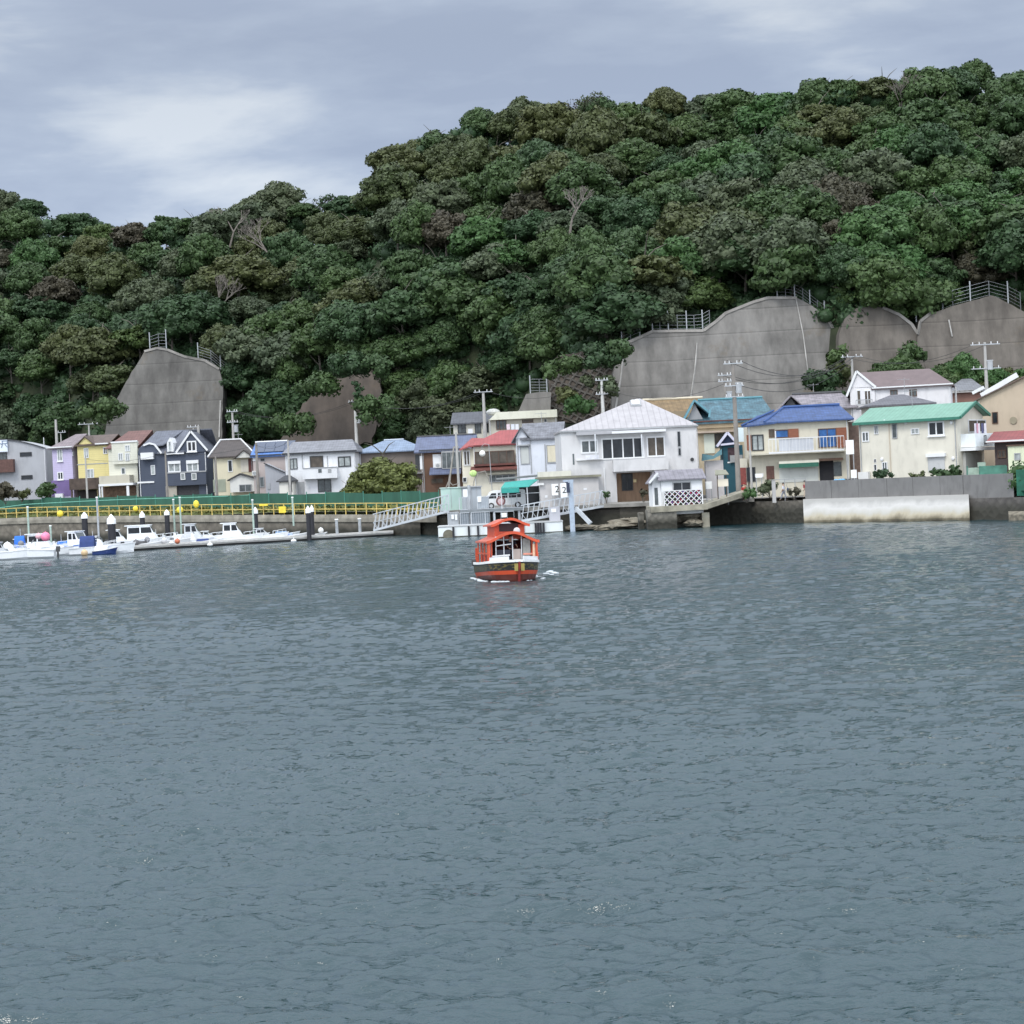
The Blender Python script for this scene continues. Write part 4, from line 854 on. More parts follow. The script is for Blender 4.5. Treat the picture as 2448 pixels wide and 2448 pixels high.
h.pan(1466, 1097, 1598, 1125, m=h.wm, name='balcony', v=-1.2, th=.08, d2=1.2); h.pan(1378, 1097, 1440, 1100, m=WHITE, name='window_sill', th=.35)
for x in (1422, 1533): h.pan(x, 1038, x + 3, 1092, m=ALU, name='canopy_post', v=-1.0, th=.06)
h.pan(1400, 1088, 1432, 1098, m=mat('laundry_white', (.68, .69, .74), .9, .1), name='laundry', v=-.7, th=.03)
MB().box(ua + .01, ub - .01, 2.05, 2.19, -1.5, zfl - .01).build('recess_wall', mat('timber_panel', (.30, .19, .12), .7, .15, 1.5, stretch=(3, 1, .4)), h.root)
window(h.root, h.f, (1486, 1132, 1513, 1173), 'dk', 2, 2.05); h.pan(1514, 1146, 1521, 1153, m=mat('lamp_cream', (.8, .65, .35), .5), name='wall_lamp', v=2.0, th=.1)
a, c, zl, zt = h.f.rect(1651, 1094, 1659, 1103); MB().tube((a + .15, 0.01, zl + .2), (a + .15, -.12, zl + .2), .19, .19, 12).build('vent', BLACKF, h.root)
h.pan(1444, 1118, 1447, 1190, m=WHITE, name='downpipe', th=.12); h.pan(1369, 1085, 1373, 1111, m=G_MID, name='slit_window', th=.03)
# flat roofed kiosk in front of its left corner
h = House('harbour_office', 'low beige flat roofed office with signs in front of the large white building', 'building', 1290, 1146, 1430, 201, 2, 2.5, 2.3, WL('office_beige', (.52, .50, .49), .06))
MB().box(0, h.W, 0, h.D, -.05, h.ze).build('wall', h.wm, h.root); MB().box(-.35, h.W + .3, -.4, h.D, h.ze, h.ze + .22).build('roof', WL('roof_mossy', (.27, .26, .19), .2), h.root); MB().box(-.1, h.W * .55, .6, h.D, h.ze + .22, h.ze + .75).build('roof_parapet', WL('parapet_cream', (.64, .63, .55), .08), h.root)
h.pan(1395, 1167, 1403, 1171, m=WHITE, name='notice', th=.04); h.pan(1303, 1184, 1309, 1190, m=WHITE, name='notice', th=.04); h.pan(1285, 1155, 1300, 1160, m=WL('lampshade', (.7, .7, .68), .05), name='lamp', th=.35)
h.pan(1352, 1152, 1362, 1178, m=mat('navy_door', (.03, .04, .075), .5, .2), name='door_gap', th=.03)
bd = WL('board_white', (.84, .85, .84), .04)
def sign_board(x0, y0, x1, y1, Y, zfoot, label, marks=(), m=None, post=True, yaw=0, name='sign_board', cat='sign'):
    f = Fr(x0, y1, Y, yaw, zfoot); a, b_, zl, zt = f.rect(x0, y0, x1, y1); root = empty(name, f.o, f.yaw, label=label, cat=cat)
    MB().box(a, b_, -.05, 0, zl, zt).build('board', m or bd, root)
    if post:
        for u in ((a + .06, b_ - .06) if b_ - a > .5 else ((a + b_) / 2,)): MB().box(u - .04, u + .04, .001, .08, 0, zt - .05).build('post', GREYF, root)
    return root, f
rt, f = sign_board(1319, 1157, 1334, 1184, 200.4, 2.5, 'tall white board lettered in black left of the numbered board', post=True)
text(rt, '2', f, 1332, 1170, .95, mat('letter_black', (.015, .015, .015), .6), -.06)
rt, f = sign_board(1340, 1155, 1356, 1190, 200.4, 2.5, 'white board with black characters beside the grey steel post', post=True)
text(rt, '2', f, 1344, 1171, .01, MATS['letter_black'], -.06); text(rt, '2', f, 1349, 1172, .9, MATS['letter_black'], -.06)
# green awning, sheds and van on the harbour apron
f = Fr(1197, 1176, 202, 3, 2.5); a, b_, zl, zt = f.rect(1197, 1165, 1240, 1178); root = empty('awning_shelter', f.o, f.yaw, label='open shelter with turquoise green fabric roof beside the low beige office', cat='shelter')
c2 = f.uz(1290, 1150, 2.5)[0]; b = MB(); b.slab([(a, -1, zt), (b_ + 1.0, -1, zt), (c2, 2.6, zt + .75), (a + .6, 2.6, zt + .55)], .05); b.box(a, b_, -1.04, -1.0, zl, zt - .06); b.build('fabric_roof', mat('turquoise_canvas', (.035, .30, .26), .8, .12), root)
for u, v in ((a, -.9), (b_ + .8, -.9), (a + .5, 2.4), (c2 - .2, 2.4)): MB().box(u - .04, u + .04, v - .04, v + .04, 0, zt + (.0 if v < 0 else .5)).build('post', ALU, root)
MB().box(b_, c2, 2.2, 2.3, .0, zt).build('back_panel', G_DARK, root); MB().slab([(a - .2, 2.7, zt + .9), (c2 + 4, 2.7, zt + 1.25), (c2 + 4, 5, zt + 1.35), (a - .2, 5, zt + 1.0)], .12).build('rear_roof', WL('rear_roof_grey', (.15, .16, .16), .2), root)
h = House('storage_box', 'pale mint green box shaped locker behind the yellow railing end', 'storage box', 1053, 1168, 1103, 207, 2, 2.6, 2.5, WL('mint', (.46, .62, .56), .05)); MB().box(0, h.W, 0, h.D, -.1, h.ze).build('body', h.wm, h.root); MB().box(-.1, h.W + .1, -.1, h.D + .1, h.ze, h.ze + .08).build('lid', WL('mint_lid', (.56, .7, .64), .05), h.root); MB().box(h.W * .48, h.W * .5, -.02, .0, .1, h.ze - .05).build('door_seam', GREYF, h.root)
h = House('storage_shed', 'grey panelled steel shed between the mint locker and the white van', 'shed', 1104, 1166, 1150, 205, 2, 2.6, 2.5, WL('steel_grey_panel', (.36, .39, .42), .08, .0)); MB().box(0, h.W, 0, h.D, -.1, h.ze).build('wall', h.wm, h.root); MB().box(-.1, h.W + .1, -.2, h.D, h.ze, h.ze + .12).build('roof', GREYF, h.root)
for i in range(1, 4): MB().box(h.W * i / 4 - .02, h.W * i / 4 + .02, -.025, 0, .05, h.ze - .05).build('panel_joint', GREYF, h.root)
h.pan(1107, 1169, 1120, 1188, m=bd, name='notice_board', th=.06); 
# parked van
def van(px, py, Y, yaw, zb, label, L_=4.4, H_=1.9):
    p = at(px, py, Y); root = empty('parked_van', (p.x, Y, zb), RAD(yaw), label=label, cat='van'); wm = mat('van_paint', (.80, .81, .82), .3, .03)
    body = [(0, .35), (L_, .35), (L_, 1.0), (L_ - .05, H_ - .1), (L_ - .25, H_), (1.15, H_), (.75, H_ - .15), (.3, 1.05), (0, .95)]
    MB().prism(body, 0, 1.65).build('body', wm, root)
    for a, c in ((.62, 1.35), (1.5, 2.5), (2.65, 3.9)): MB().prism([(a if a > 1 else a - .12, 1.08), (c, 1.08), (c, H_ - .28), (a + (.25 if a < 1 else .05), H_ - .28)], -.02, .0).build('window', G_DARK, root)
    for x in (.8, L_ - .85):
        w = MB().tube((x, -.03, .32), (x, .18, .32), .32, .32, 16).build('wheel', mat('tyre', (.02, .02, .02), .8), root); MB().tube((x, -.04, .32), (x, -.03, .32), .18, .18, 12).build('rim', ALU, w)
    MB().box(-.05, .1, .1, 1.55, .3, .55).build('bumper', mat('bumper_grey', (.3, .3, .31), .6), root); MB().box(-.02, .1, .1, .4, .75, .9).build('headlight', G_CURT, root)
    return root
van(1155, 1190, 203.5, 4, 2.5, 'white van parked beside the turquoise green awning')
# small white harbour shed with flower lattice
h = House('harbour_shed', 'small white shed with grey tiled roof and flower lattice on the sloping slipway', 'shed', 1580, 1143, 1678, 190, 4, 1.7, 3.4, WL('shed_white', (.76, .77, .78), .04))
MB().box(0, h.W, 0, h.D, -.35, h.ze).build('wall', h.wm, h.root); zr = h.z(1612, 1123, 1.7); h.roof(gable_roof(h.W, h.D, h.ze, zr, .35, .12, .35), roofmat('tile_shed', (.20, .19, .215), .45, .0)); h.gable(zr)
a0 = h.u(1560, 1160); hz_ = h.z(1566, 1152); MB().box(a0, -.003, .3, 2.8, -.35, hz_).build('entrance_bay', h.wm, h.root)
b = MB(); um = a0 / 2; b.slab([(a0 - .3, -.2, hz_ - .1), (um + .1, -.2, h.z(1566, 1131)), (um + .1, 3, h.z(1566, 1131)), (a0 - .3, 3, hz_ - .1)], .1); b.build('bay_roof', MATS['tile_shed'], h.root)
b = MB(); b.prism([(a0, hz_ - .02), (0, hz_ - .02), (0, h.ze - .05), (um + .1, h.z(1566, 1132))], .25, .5); b.build('bay_gable', h.wm, h.root); MB()._bar((a0 - .35, -.25, hz_ - .1), (um + .1, -.25, h.z(1566, 1131)), .1, .2).build('bargeboard', WHITE, h.root)
h.pan(1565, 1166, 1573, 1207, m=G_MID, name='door', v=.3, th=.04); h.win(1608, 1152, 1652, 1178, k='dg', n=2)
lat = MB(); a, c, zl, zt = h.f.rect(1588, 1172, 1679, 1212, -.35); st = .52
for i in range(-8, 16):
    for sgn in (1, -1):
        x0 = a + i * st; p = Vector((x0, -.35, zl)); q = Vector((x0 + sgn * (zt - zl), -.35, zt))
        # clip to the panel
        def clip(p, q):
            t0, t1 = 0, 1; dx = q.x - p.x
            for lim, s_ in ((a, 1), (c, -1)):
                f0 = (p.x - lim) * s_; f1 = (q.x - lim) * s_
                if f0 < 0 and f1 < 0: return None
                if f0 < 0: t0 = max(t0, f0 / (f0 - f1))
                if f1 < 0: t1 = min(t1, f0 / (f0 - f1))
            return (p.lerp(q, t0), p.lerp(q, t1)) if t1 > t0 else None
        r_ = clip(p, q)
        if r_: lat._bar(r_[0], r_[1], .05, .07)
for z in (zl, zt): lat.box(a, c, -.38, -.32, z - .04, z + .04)
lat.box(a - .04, a + .04, -.38, -.32, zl, zt); lat.box(c - .04, c + .06, -.4, -.3, zl - .1, zt + .2); lo = lat.build('lattice', WHITE, h.root)
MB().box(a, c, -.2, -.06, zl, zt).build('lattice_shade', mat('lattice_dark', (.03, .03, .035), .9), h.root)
rg = np.random.default_rng(4)
for nm, colr, cnt in (('flowers_purple', (.22, .10, .35), 60), ('flowers_red', (.45, .04, .09), 50), ('flowers_green', (.06, .12, .04), 70)):
    b = MB()
    for i in range(cnt): b.ball((rg.uniform(a + .1, c - .1), rg.uniform(-.33, -.22), rg.uniform(zl, zt)), .075, n=5, m=3)
    b.build('climbing_flowers', mat(nm, colr, .8, .2), h.root)
# houses behind
h = House('warehouse_roof', 'ochre brown low pitched roof building behind the large white building', 'building', 1556, 986, 1690, 232, 4, 3.5, 9, WL('ochre_wall', (.30, .24, .16), .15)); h.wall(); h.roof(gable_roof(h.W, h.D, h.ze - .6, h.z(1600, 955, 4.5), .3, .15, .3), roofmat('roof_ochre', (.185, .125, .06), .5, .0, .25)); h.ridge(-.3, h.W + .3, h.z(1600, 954, 4.5), WL('ridge_cream', (.6, .54, .42), .1), .18)
h = House('tiled_house', 'house with large weathered teal tiled roof behind the tall front utility pole', 'house', 1662, 1007, 1842, 217, -1, 2.8, 9, WL('old_cream', (.62, .52, .36), .12))
h.wall(); teal = roofmat('tile_teal', (.062, .135, .170), .3, .25, .4); zr = h.z(1740, 954, 4.5); b = hip_roof(h.W, h.D, h.ze, zr, h.u(1668, 955, 4.5), h.u(1822, 949, 4.5), .7); h.roof(b, teal); h.ridge(h.u(1668, 955, 4.5), h.u(1822, 949, 4.5), zr, WL('ridge_teal', (.10, .25, .29), .1), .17)
tm = WL('ridge_teal2', (.13, .30, .36), .1); b = MB(); a, c, zl, zt = h.f.rect(1634, 959, 1697, 1003, -.3); xa = h.u(1659, 960); b.prism([(a + .5, zl), (xa + .9, zl), (xa, zt - .2)], -.1, .3); b.build('gable_wall', WL('gable_grey', (.32, .33, .34), .1), h.root)
b = MB(); b.slab([(a, -.5, zl), (xa, -.5, zt), (xa, 4, zt), (a, 4, zl)], .14); b.slab([(xa + .01, -.5, zt), (c, -.5, zl + .5), (c, 4, zl + .5), (xa + .01, 4, zt)], .14); b.build('gable_roof', teal, h.root)
b = MB(); b._bar((a, -.55, zl + .1), (xa, -.55, zt + .12), .2, .2); b._bar((xa, -.55, zt + .12), (c, -.55, zl + .6), .2, .2); b._bar((xa + 1.5, -.8, zl + .15), (c, -.6, zl + 1.0), .2, .2); b.build('ridge_trim', tm, h.root)
h.gutter(.6, rm); h.pan(1667, 1012, 1790, 1022, m=WL('eaves_cream', (.66, .52, .34), .1), name='eaves_board', v=-.2, th=.1); h.pan(1667, 1030, 1765, 1034, m=WL('canopy_pinkish', (.5, .4, .32), .2), name='canopy', v=-.1, th=.8)
h.pan(1683, 1037, 1708, 1084, m=WL('shutter_pale_green', (.70, .73, .62), .05), name='shutter', th=.12); h.win(1709, 1036, 1740, 1070, k='bk', n=2); h.pan(1756, 1022, 1790, 1056, m=WL('pale_blue_sheet', (.66, .76, .78), .05), name='white_sheet_panel', v=-1.6, th=.05, d2=.05)
h = House('teal_house', 'small teal clad house with steep gable and curved awning behind the utility pole', 'house', 1727, 1066, 1775, 208, -3, 2.6, 5, WL('teal_dark', (.022, .10, .14), .15))
h.wall(); zr = h.z(1738, 1035); b = MB(); a, c, zl, zt = h.f.rect(1713, 1034, 1766, 1066, -.3); xa = (a + c) / 2; MB().prism([(a + .2, h.ze - .02), (c - .2, h.ze - .02), (xa, zt - .15)], -.15, 1).build('gable_wall', mat('navy_wall', (.018, .03, .07), .8, .2), h.root)
b._bar((a, -.4, zl), (xa, -.4, zt), .14, .26); b._bar((xa, -.4, zt), (c, -.4, zl), .14, .26); b._bar((a + .4, -.4, zl + .15), (c - .3, -.4, zl + .25), .1, .2); b.build('bargeboard', WL('barge_lilac', (.62, .62, .76), .05), h.root)
b = MB(); b.slab([(a, -.3, zl), (xa, -.3, zt), (xa, 4, zt), (a, 4, zl)], .1); b.slab([(xa + .01, -.3, zt), (c, -.3, zl), (c, 4, zl), (xa + .01, 4, zt)], .1); b.build('roof', teal, h.root)
a, c, zl, zt = h.f.rect(1678, 1074, 1726, 1101, -.4); b = MB(); P = [(a, zl), (a + .5 * (c - a), zl + .12 * (zt - zl)), (c, zt - .7)]; b.prism([(a, zl), (a + .55 * (c - a), zl + .15), (c, zl + .6), (c, zt), (a + .6 * (c - a), zt - .7), (a + .1, zl + .75)], -.6, 1.2); b.build('awning_roof', WL('awning_teal', (.14, .29, .34), .15), h.root)
MB().box(a + .35, -.003, .0, 3, -.6, zl).build('side_room', WL('room_white', (.70, .68, .70), .1), h.root); h.pan(1740, 1070, 1760, 1100, m=mat('maroon_dim', (.07, .04, .05), .8, .3), name='door', th=.04)
h.pan(1745, 1088, 1775, 1105, m=GREYF, name='meter_box', th=.3); h.pan(1739, 1104, 1750, 1107, m=WHITE, name='trim', th=.05)
# ---- blue roof
h = House('detached_house', 'cream house with bright blue tiled roof, long white balcony and brown shutters', 'house', 1786, 1013, 2027, 199, -4, 2.55, 8, WL('cream_blueroof', (.64, .60, .49), .1))
W = h.W; h.wall(); blue = roofmat('tile_blue', (.040, .080, .205), .3, .25, .3); zr = h.z(1940, 972, 4); bl = WL('blue_ridge', (.045, .095, .25), .1)
uC = h.u(1838, 1009); b = hip_roof(W - uC, h.D, h.ze + .15, zr, h.u(1872, 975, 4) - uC, h.u(2007, 970, 4) - uC, .55); b.v = [(x + uC, y, z) for x, y, z in b.v]; h.roof(b, blue)
MB().slab([(-.6, -.5, h.ze - .25), (uC + .6, -.55, h.ze - .02), (uC + 1.4, 3, h.ze + 1.25), (1.2, 3, h.ze + .85)], .14).build('lower_roof', blue, h.root)
b = MB(); b.tube((h.u(1872, 975, 4), 4, zr + .08), (h.u(2007, 970, 4), 4, zr + .08), .17, .17, 6); b.tube((uC - .5, -.45, h.ze + .1), (h.u(1872, 975, 4), 4, zr + .05), .12, .12, 6); b.tube((-.6, -.5, h.ze - .15), (h.u(1850, 985, 3), 3, h.ze + 1.3), .1, .1, 6); b.build('ridge_cap', bl, h.root)
sh = mat('shutter_brown', (.24, .085, .045), .6, .15, 2, stretch=(1, 1, 8))
h.win(1797, 1039, 1826, 1078, k='ck', n=2, bw=.12); h.pan(1785, 1040, 1796, 1077, m=sh, name='shutter', th=.14)
h.win(1838, 1026, 1852, 1046, k='bn', n=1); bc = glassmat('curtain_blue', (.035, .12, .33), .5); PANES['u'] = bc; h.win(1853, 1027, 1885, 1047, k='un', n=1); h.pan(1885, 1025, 1909, 1048, m=sh, name='shutter', th=.14)
h.win(1956, 1024, 2000, 1070, k='un', n=2); h.pan(2000, 1022, 2024, 1070, m=sh, name='shutter', th=.14)
a, c, zl, zt = h.f.rect(1838, 1045, 2018, 1081, -1.3); h.pan(1790, 1080, 2022, 1084, m=WL('slab_cream', (.55, .52, .42), .1), name='balcony_floor', v=-1.3, th=.1, d2=1.3); railing(h.root, h.f, a, c, zl, zt, -1.3, WHITE, 22); h.pan(1862, 1049, 1945, 1077, m=WL('frosted_panel', (.56, .58, .62), .06), name='balcony_panel', v=-1.24, th=.02, d2=.0)
h.pan(1838, 1077, 2018, 1081, m=WHITE, name='balcony_edge', v=-1.38, th=.04); h.pan(1853, 1030, 1856, 1078, m=ALU, name='balcony_post', v=-1.3, th=.06)
h.pan(1862, 1101, 1958, 1108, m=WL('awning_cream', (.72, .70, .60), .06), name='awning_cover', v=-.8, th=.1, d2=.8); h.pan(1862, 1107, 1957, 1117, m=mat('awning_green', (.03, .13, .09), .8, .15), name='awning_valance', v=-.9, th=.05); h.pan(1863, 1117, 1956, 1152, m=WL('roller_shutter', (.58, .60, .57), .05, .12), name='roller_shutter', th=.06)
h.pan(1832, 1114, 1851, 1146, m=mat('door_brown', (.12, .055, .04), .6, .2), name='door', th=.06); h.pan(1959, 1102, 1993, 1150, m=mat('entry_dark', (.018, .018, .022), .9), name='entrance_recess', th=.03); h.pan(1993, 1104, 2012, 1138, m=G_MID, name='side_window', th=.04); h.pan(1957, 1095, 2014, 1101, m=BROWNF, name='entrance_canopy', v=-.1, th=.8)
h.win(1785, 1117, 1806, 1152, k='dk', n=2); h.pan(1766, 1118, 1784, 1160, m=mat('maroon2', (.22, .05, .04), .6, .2), name='red_door', v=-.1, th=.05); h.pan(1768, 1096, 1786, 1160, m=h.wm, name='side_wing', v=.0, th=.03, d2=3); h.pan(1805, 1132, 1825, 1140, m=WHITE, name='notice_board', v=-.3, th=.05)
MB().box(W + .02, W + 1.3, 1, 5, 0, h.ze - .3).build('side_extension', mat('brown_clad', (.16, .11, .09), .8, .2), h.root)
# ---- houses behind right
h = House('detached_house', 'house with grey tiled roof between the teal and the blue roofed houses', 'house', 1868, 978, 2040, 222, -4, 3.2, 8, WL('grey_wall2', (.42, .40, .38), .1)); h.wall(); zr = h.z(1950, 941, 4); tg = roofmat('tile_pinkgrey', (.235, .215, .235), .3, .25, .3); h.roof(hip_roof(h.W, h.D, h.ze, zr, h.u(1893, 943, 4), h.u(2010, 938, 4), .5), tg)
h.ridge(h.u(1893, 943, 4), h.u(2012, 938, 4), zr, R_DK, .2); b = MB(); a, c, zl, zt = h.f.rect(1860, 945, 1925, 976, -.4); xa = h.u(1890, 948); b.prism([(a + .5, zl), (c - .8, zl), (xa, zt - .2)], -.1, .2); b.build('gable_wall', R_DK, h.root); b = MB(); b.slab([(a, -.6, zl), (xa, -.6, zt), (xa, 3.5, zt), (a, 3.5, zl)], .14); b.slab([(xa + .01, -.6, zt), (c, -.6, zl), (c, 3.5, zl), (xa + .01, 3.5, zt)], .14); b.build('gable_roof', tg, h.root)
h = House('detached_house', 'tall white house with brown roof standing behind the green roofed house', 'house', 2091, 926, 2272, 221, -14, 3.6, 7, WL('white_stucco', (.70, .69, .70), .05))
h.wall(); zr = h.z(2130, 886, 3.2); br = roofmat('roof_mauvebrown', (.135, .10, .10), .0, .0, .12); ul = h.u(2033, 950, 0)
h.roof(hip_roof(h.W, 7, h.ze, zr, h.u(2054, 889, 3.5), h.u(2222, 882, 3.5), .35), br)
MB().box(ul, -.003, -.2, 6.8, -1, h.z(2060, 926)).build('left_wing', h.wm, h.root); a, zz = ul - .2, h.z(2060, 927); xa = h.u(2048, 891); b = MB(); b.prism([(ul, zz), (.0, h.ze - .0), (xa, zr - .25)], -.2, 1); b.build('gable_wall', h.wm, h.root)
b = MB(); b._bar((ul - .4, -.35, h.z(2029, 948)), (xa, -.35, zr), .14, .24); b._bar((xa, -.35, zr), (.15, -.35, h.ze), .14, .24); b.build('bargeboard', WHITE, h.root); b = MB(); b.slab([(ul - .4, -.3, h.z(2029, 948)), (xa, -.3, zr), (xa, 6.9, zr), (ul - .4, 6.9, h.z(2029, 948))], .12); b.slab([(xa + .01, -.3, zr), (.3, -.3, h.ze - .0), (.3, 6.9, h.ze), (xa + .01, 6.9, zr)], .12); b.build('wing_roof', br, h.root)
for r in ((2049, 933, 2058, 967), (2066, 933, 2083, 968)): window(h.root, h.f, r, 'bw', 1 if r[0] < 2060 else 2, -.2)
h.win(2128, 932, 2146, 945, k='mn', n=2); h.win(2174, 931, 2192, 948, k='mn', n=2); h.gutter(.3, WHITE); a, c, zl, zt = h.f.rect(2046, 955, 2086, 968, -.9); railing(h.root, h.f, a, c, zl, zt, -.9, GREYF, 14)
h = House('detached_house', 'small house with dark grey pyramid roof just behind the green roof ridge', 'house', 2078, 968, 2226, 211, -4, 3.2, 8, WL('pale_wall3', (.6, .58, .52), .1)); h.wall(); h.roof(hip_roof(h.W, 8, h.ze, h.z(2150, 943, 4), h.u(2130, 943, 4), h.u(2160, 942, 4), .5), roofmat('roof_darkgrey', (.125, .125, .14), .3, .25))
h = House('detached_house', 'distant grey roofed brick house between the white and the beige houses', 'house', 2270, 933, 2345, 232, -4, 3.6, 7, WL('brick_brown', (.24, .13, .10), .15, .2)); h.wall(); h.roof(hip_roof(h.W, 7, h.ze, h.z(2315, 905, 3.5), h.u(2300, 907, 3.5), h.u(2322, 905, 3.5), .5), R_GY); h.pan(2270, 933, 2345, 938, m=WL('fascia_pale', (.5, .48, .46), .1), name='fascia', v=-.4, th=.1)
# ---- green roof
h = House('detached_house', 'cream house with pale green metal roof and laundry on its white end balcony', 'house', 2052, 1007, 2286, 191, -33, 2.55, 7.2, WL('cream_ivory', (.66, .63, .54), .08))
W, D = h.W, h.D; h.wall(); sf = h.f.side(W); apx = sf.uz(2325, 962); zr = sf.uz(2325, 962)[1]; dr = min(D * .55, max(2.5, apx[0]))
grn = roofmat('roof_green', (.155, .30, .23), .42, .0, .1); k = (zr - h.ze) / dr; o = .45
b = MB(); b.slab([(-.4, -o, h.ze - o * k), (W + .5, -o, h.ze - o * k), (W + .5, dr, zr + .05), (-.4, dr, zr + .05)], .16); b.slab([(-.4, dr + .002, zr + .05), (W + .5, dr + .002, zr + .05), (W + .5, D + .6, h.ze + .1), (-.4, D + .6, h.ze + .1)], .16); h.roof(b, grn)
MB().prismx([(0.01, h.ze - .01), (D, h.ze - .01), (dr, zr - .1)], W - .25, W - .002).build('gable_wall', h.wm, h.root); gd = mat('green_trim', (.035, .17, .12), .6, .15)
b = MB(); b._bar((-.4, -o - .06, h.ze - o * k - .12), (W + .5, -o - .06, h.ze - o * k - .12), .14, .26); b._bar((W + .55, -o, h.ze - o * k - .08), (W + .55, dr, zr - .02), .14, .26); b._bar((W + .55, dr, zr - .02), (W + .55, D + .6, h.ze + .02), .14, .26); b.build('fascia', gd, h.root)
h.win(2061, 1032, 2078, 1056, k='mw', n=2, bw=.12); h.win(2090, 1017, 2100, 1038, k='mw', n=2, bw=.08); h.win(2133, 1013, 2145, 1048, k='mg', n=1); h.win(2178, 1024, 2198, 1038, k='cw', n=2); h.win(2219, 1007, 2258, 1042, k='dws', n=2, bw=.14)
h.pan(2216, 1084, 2262, 1092, m=WHITE, name='shutter_box', th=.35); h.pan(2219, 1092, 2259, 1128, m=WL('roller_grey', (.52, .53, .53), .05, .12), name='roller_shutter', th=.08); h.win(2090, 1097, 2095, 1106, k='dw', n=1); h.win(2090, 1110, 2096, 1125, k='dw', n=1); h.win(2109, 1104, 2122, 1127, k='mw', n=2)
for x, y in ((2115, 1008), (2166, 1010), (2275, 1010), (2279, 1096), (2109, 1098)):
    u, z = h.f.uz(x, y); MB().ball((u, -.08, z), .17, .12, .2, 8, 5).build('vent_hood', WHITE, h.root)
h.pan(2127, 1012, 2129, 1145, m=WL('pipe_cream', (.55, .48, .38), .1), name='downpipe', th=.08); h.pan(2056, 1128, 2080, 1148, m=WL('ac_cover', (.68, .68, .66), .05), name='air_conditioner', v=-.1, th=.5)
# end balcony
a, zl = sf.uz(2300, 1075, -1.4); c, zt = sf.uz(2372, 1040, -1.4); zl = sf.uz(2330, 1068, -1.4)[1]; zt = sf.uz(2330, 1036, -1.4)[1]; a = .9; c = D - .1
xf(MB().box(a - .2, c + .2, -1.5, 0, zl - .35, zl - .05), sf).build('balcony_floor', WHITE, h.root)
bp = WL('balcony_white', (.76, .80, .82), .04); b = MB(); b.box(a, c, -1.42, -1.36, zl, zt)
for i in range(int((c - a) / .35)): b.box(a + .1 + i * .35, a + .14 + i * .35, -1.45, -1.42, zl + .05, zt - .05)
b.box(a, a + .06, -1.36, 0, zl, zt); b.box(c - .06, c, -1.36, 0, zl, zt); xf(b, sf).build('balcony', bp, h.root)
window(h.root, sf, (2314, 1003, 2356, 1034), 'dw', 2, 0)
for i, (uu, w, cc) in enumerate(((1.5, .5, (.72, .70, .78)), (2.3, .6, (.8, .8, .84)), (3.3, .55, (.10, .11, .22)), (4.0, .55, (.78, .78, .84)), (1.9, .35, (.62, .35, .42)))):
    xf(MB().box(uu, uu + w, -1.2 - .02 * i, -1.17 - .02 * i, zt - .25, zt + .95), sf).build('laundry', mat('laundry_%d' % i, cc, .9, .1), h.root)
xf(MB().box(1.2, 5.6, -.3, -.02, zl - 2.6, zl - .5), sf).build('shaded_porch', WL('porch_grey', (.42, .42, .40), .08), h.root)
# writing-like mark on the balcony panel
xf(MB().box(a + 2.3, a + 2.36, -1.47, -1.44, zl + .25, zt - .2).box(a + 2.95, a + 3.01, -1.47, -1.44, zl + .25, zt - .2).box(a + 2.36, a + 2.95, -1.47, -1.44, zt - .26, zt - .2).box(a + 2.36, a + 2.95, -1.47, -1.44, zl + .25, zl + .31).box(a + 2.6, a + 2.66, -1.47, -1.44, zl + .31, zt - .26), sf).build('balcony_emblem', MATS['letter_black'], h.root)
# ---- far right
h = House('detached_house', 'tall beige house at the right edge with steep roof slope and oval vent', 'house', 2337, 957, 2560, 196, -28, 2.6, 9, WL('beige_stucco', (.50, .41, .31), .07))
zt = h.z(2448, 898); zz = h.z(2560, 850); MB().prism([(0, -1), (h.W, -1), (h.W, zz), (0, h.ze)], 0, 8).build('wall', h.wm, h.root); MB().slab([(-.3, -.35, h.ze - .0), (h.W, -.35, zz + .12), (h.W, 8.4, zz + .12), (-.3, 8.4, h.ze)], .14).build('roof', roofmat('roof_rust', (.12, .085, .07), .4, 0), h.root)
h.win(2372, 985, 2386, 1013, k='dn', n=1); u, z = h.f.uz(2423, 1005); MB().tube((u, 0, z), (u, -.1, z), .36, .36, 16).build('oval_vent', WL('vent_tan', (.32, .28, .2), .1), h.root)
b = MB(); b._bar((h.u(2325, 940, 2), 2, h.z(2325, 940, 2)), (h.u(2352, 926, 2), 2, h.z(2352, 926, 2)), .3, .3); b._bar((h.u(2346, 946, 2), 2, h.z(2346, 946, 2)), (h.u(2432, 896, 2), 2, h.z(2432, 896, 2)), .25, .5); b.build('white_parapet', WHITE, h.root)
h = House('lean_to_house', 'low building with dark red roof and dark brown wall at the right edge', 'house', 2377, 1053, 2500, 186, -25, 2.6, 5, WL('dark_brown_wall', (.075, .055, .055), .15)); h.wall(); h.roof(MB().slab([(-.6, -.9, h.ze - .1), (h.W, -.9, h.ze - .1), (h.W, 3, h.z(2400, 1031, 3)), (-.6, 3, h.z(2400, 1031, 3))], .14), roofmat('roof_darkred', (.22, .055, .055), .4, .0)); h.gutter(.95, WHITE, z=h.ze - .02, u0=-.6); h.win(2385, 1075, 2405, 1095, k='bn', n=2)
h = House('garden_wall_house', 'pale yellow green wall of a low house at the right edge', 'house', 2409, 1067, 2520, 181, -25, 2.5, 4, WL('pale_lime', (.66, .69, .50), .06)); h.wall(); MB().box(-.1, h.W, -.15, h.D, h.ze, h.ze + .12).build('roof', BROWNF, h.root); h.win(2425, 1083, 2440, 1100, k='cg', n=1)

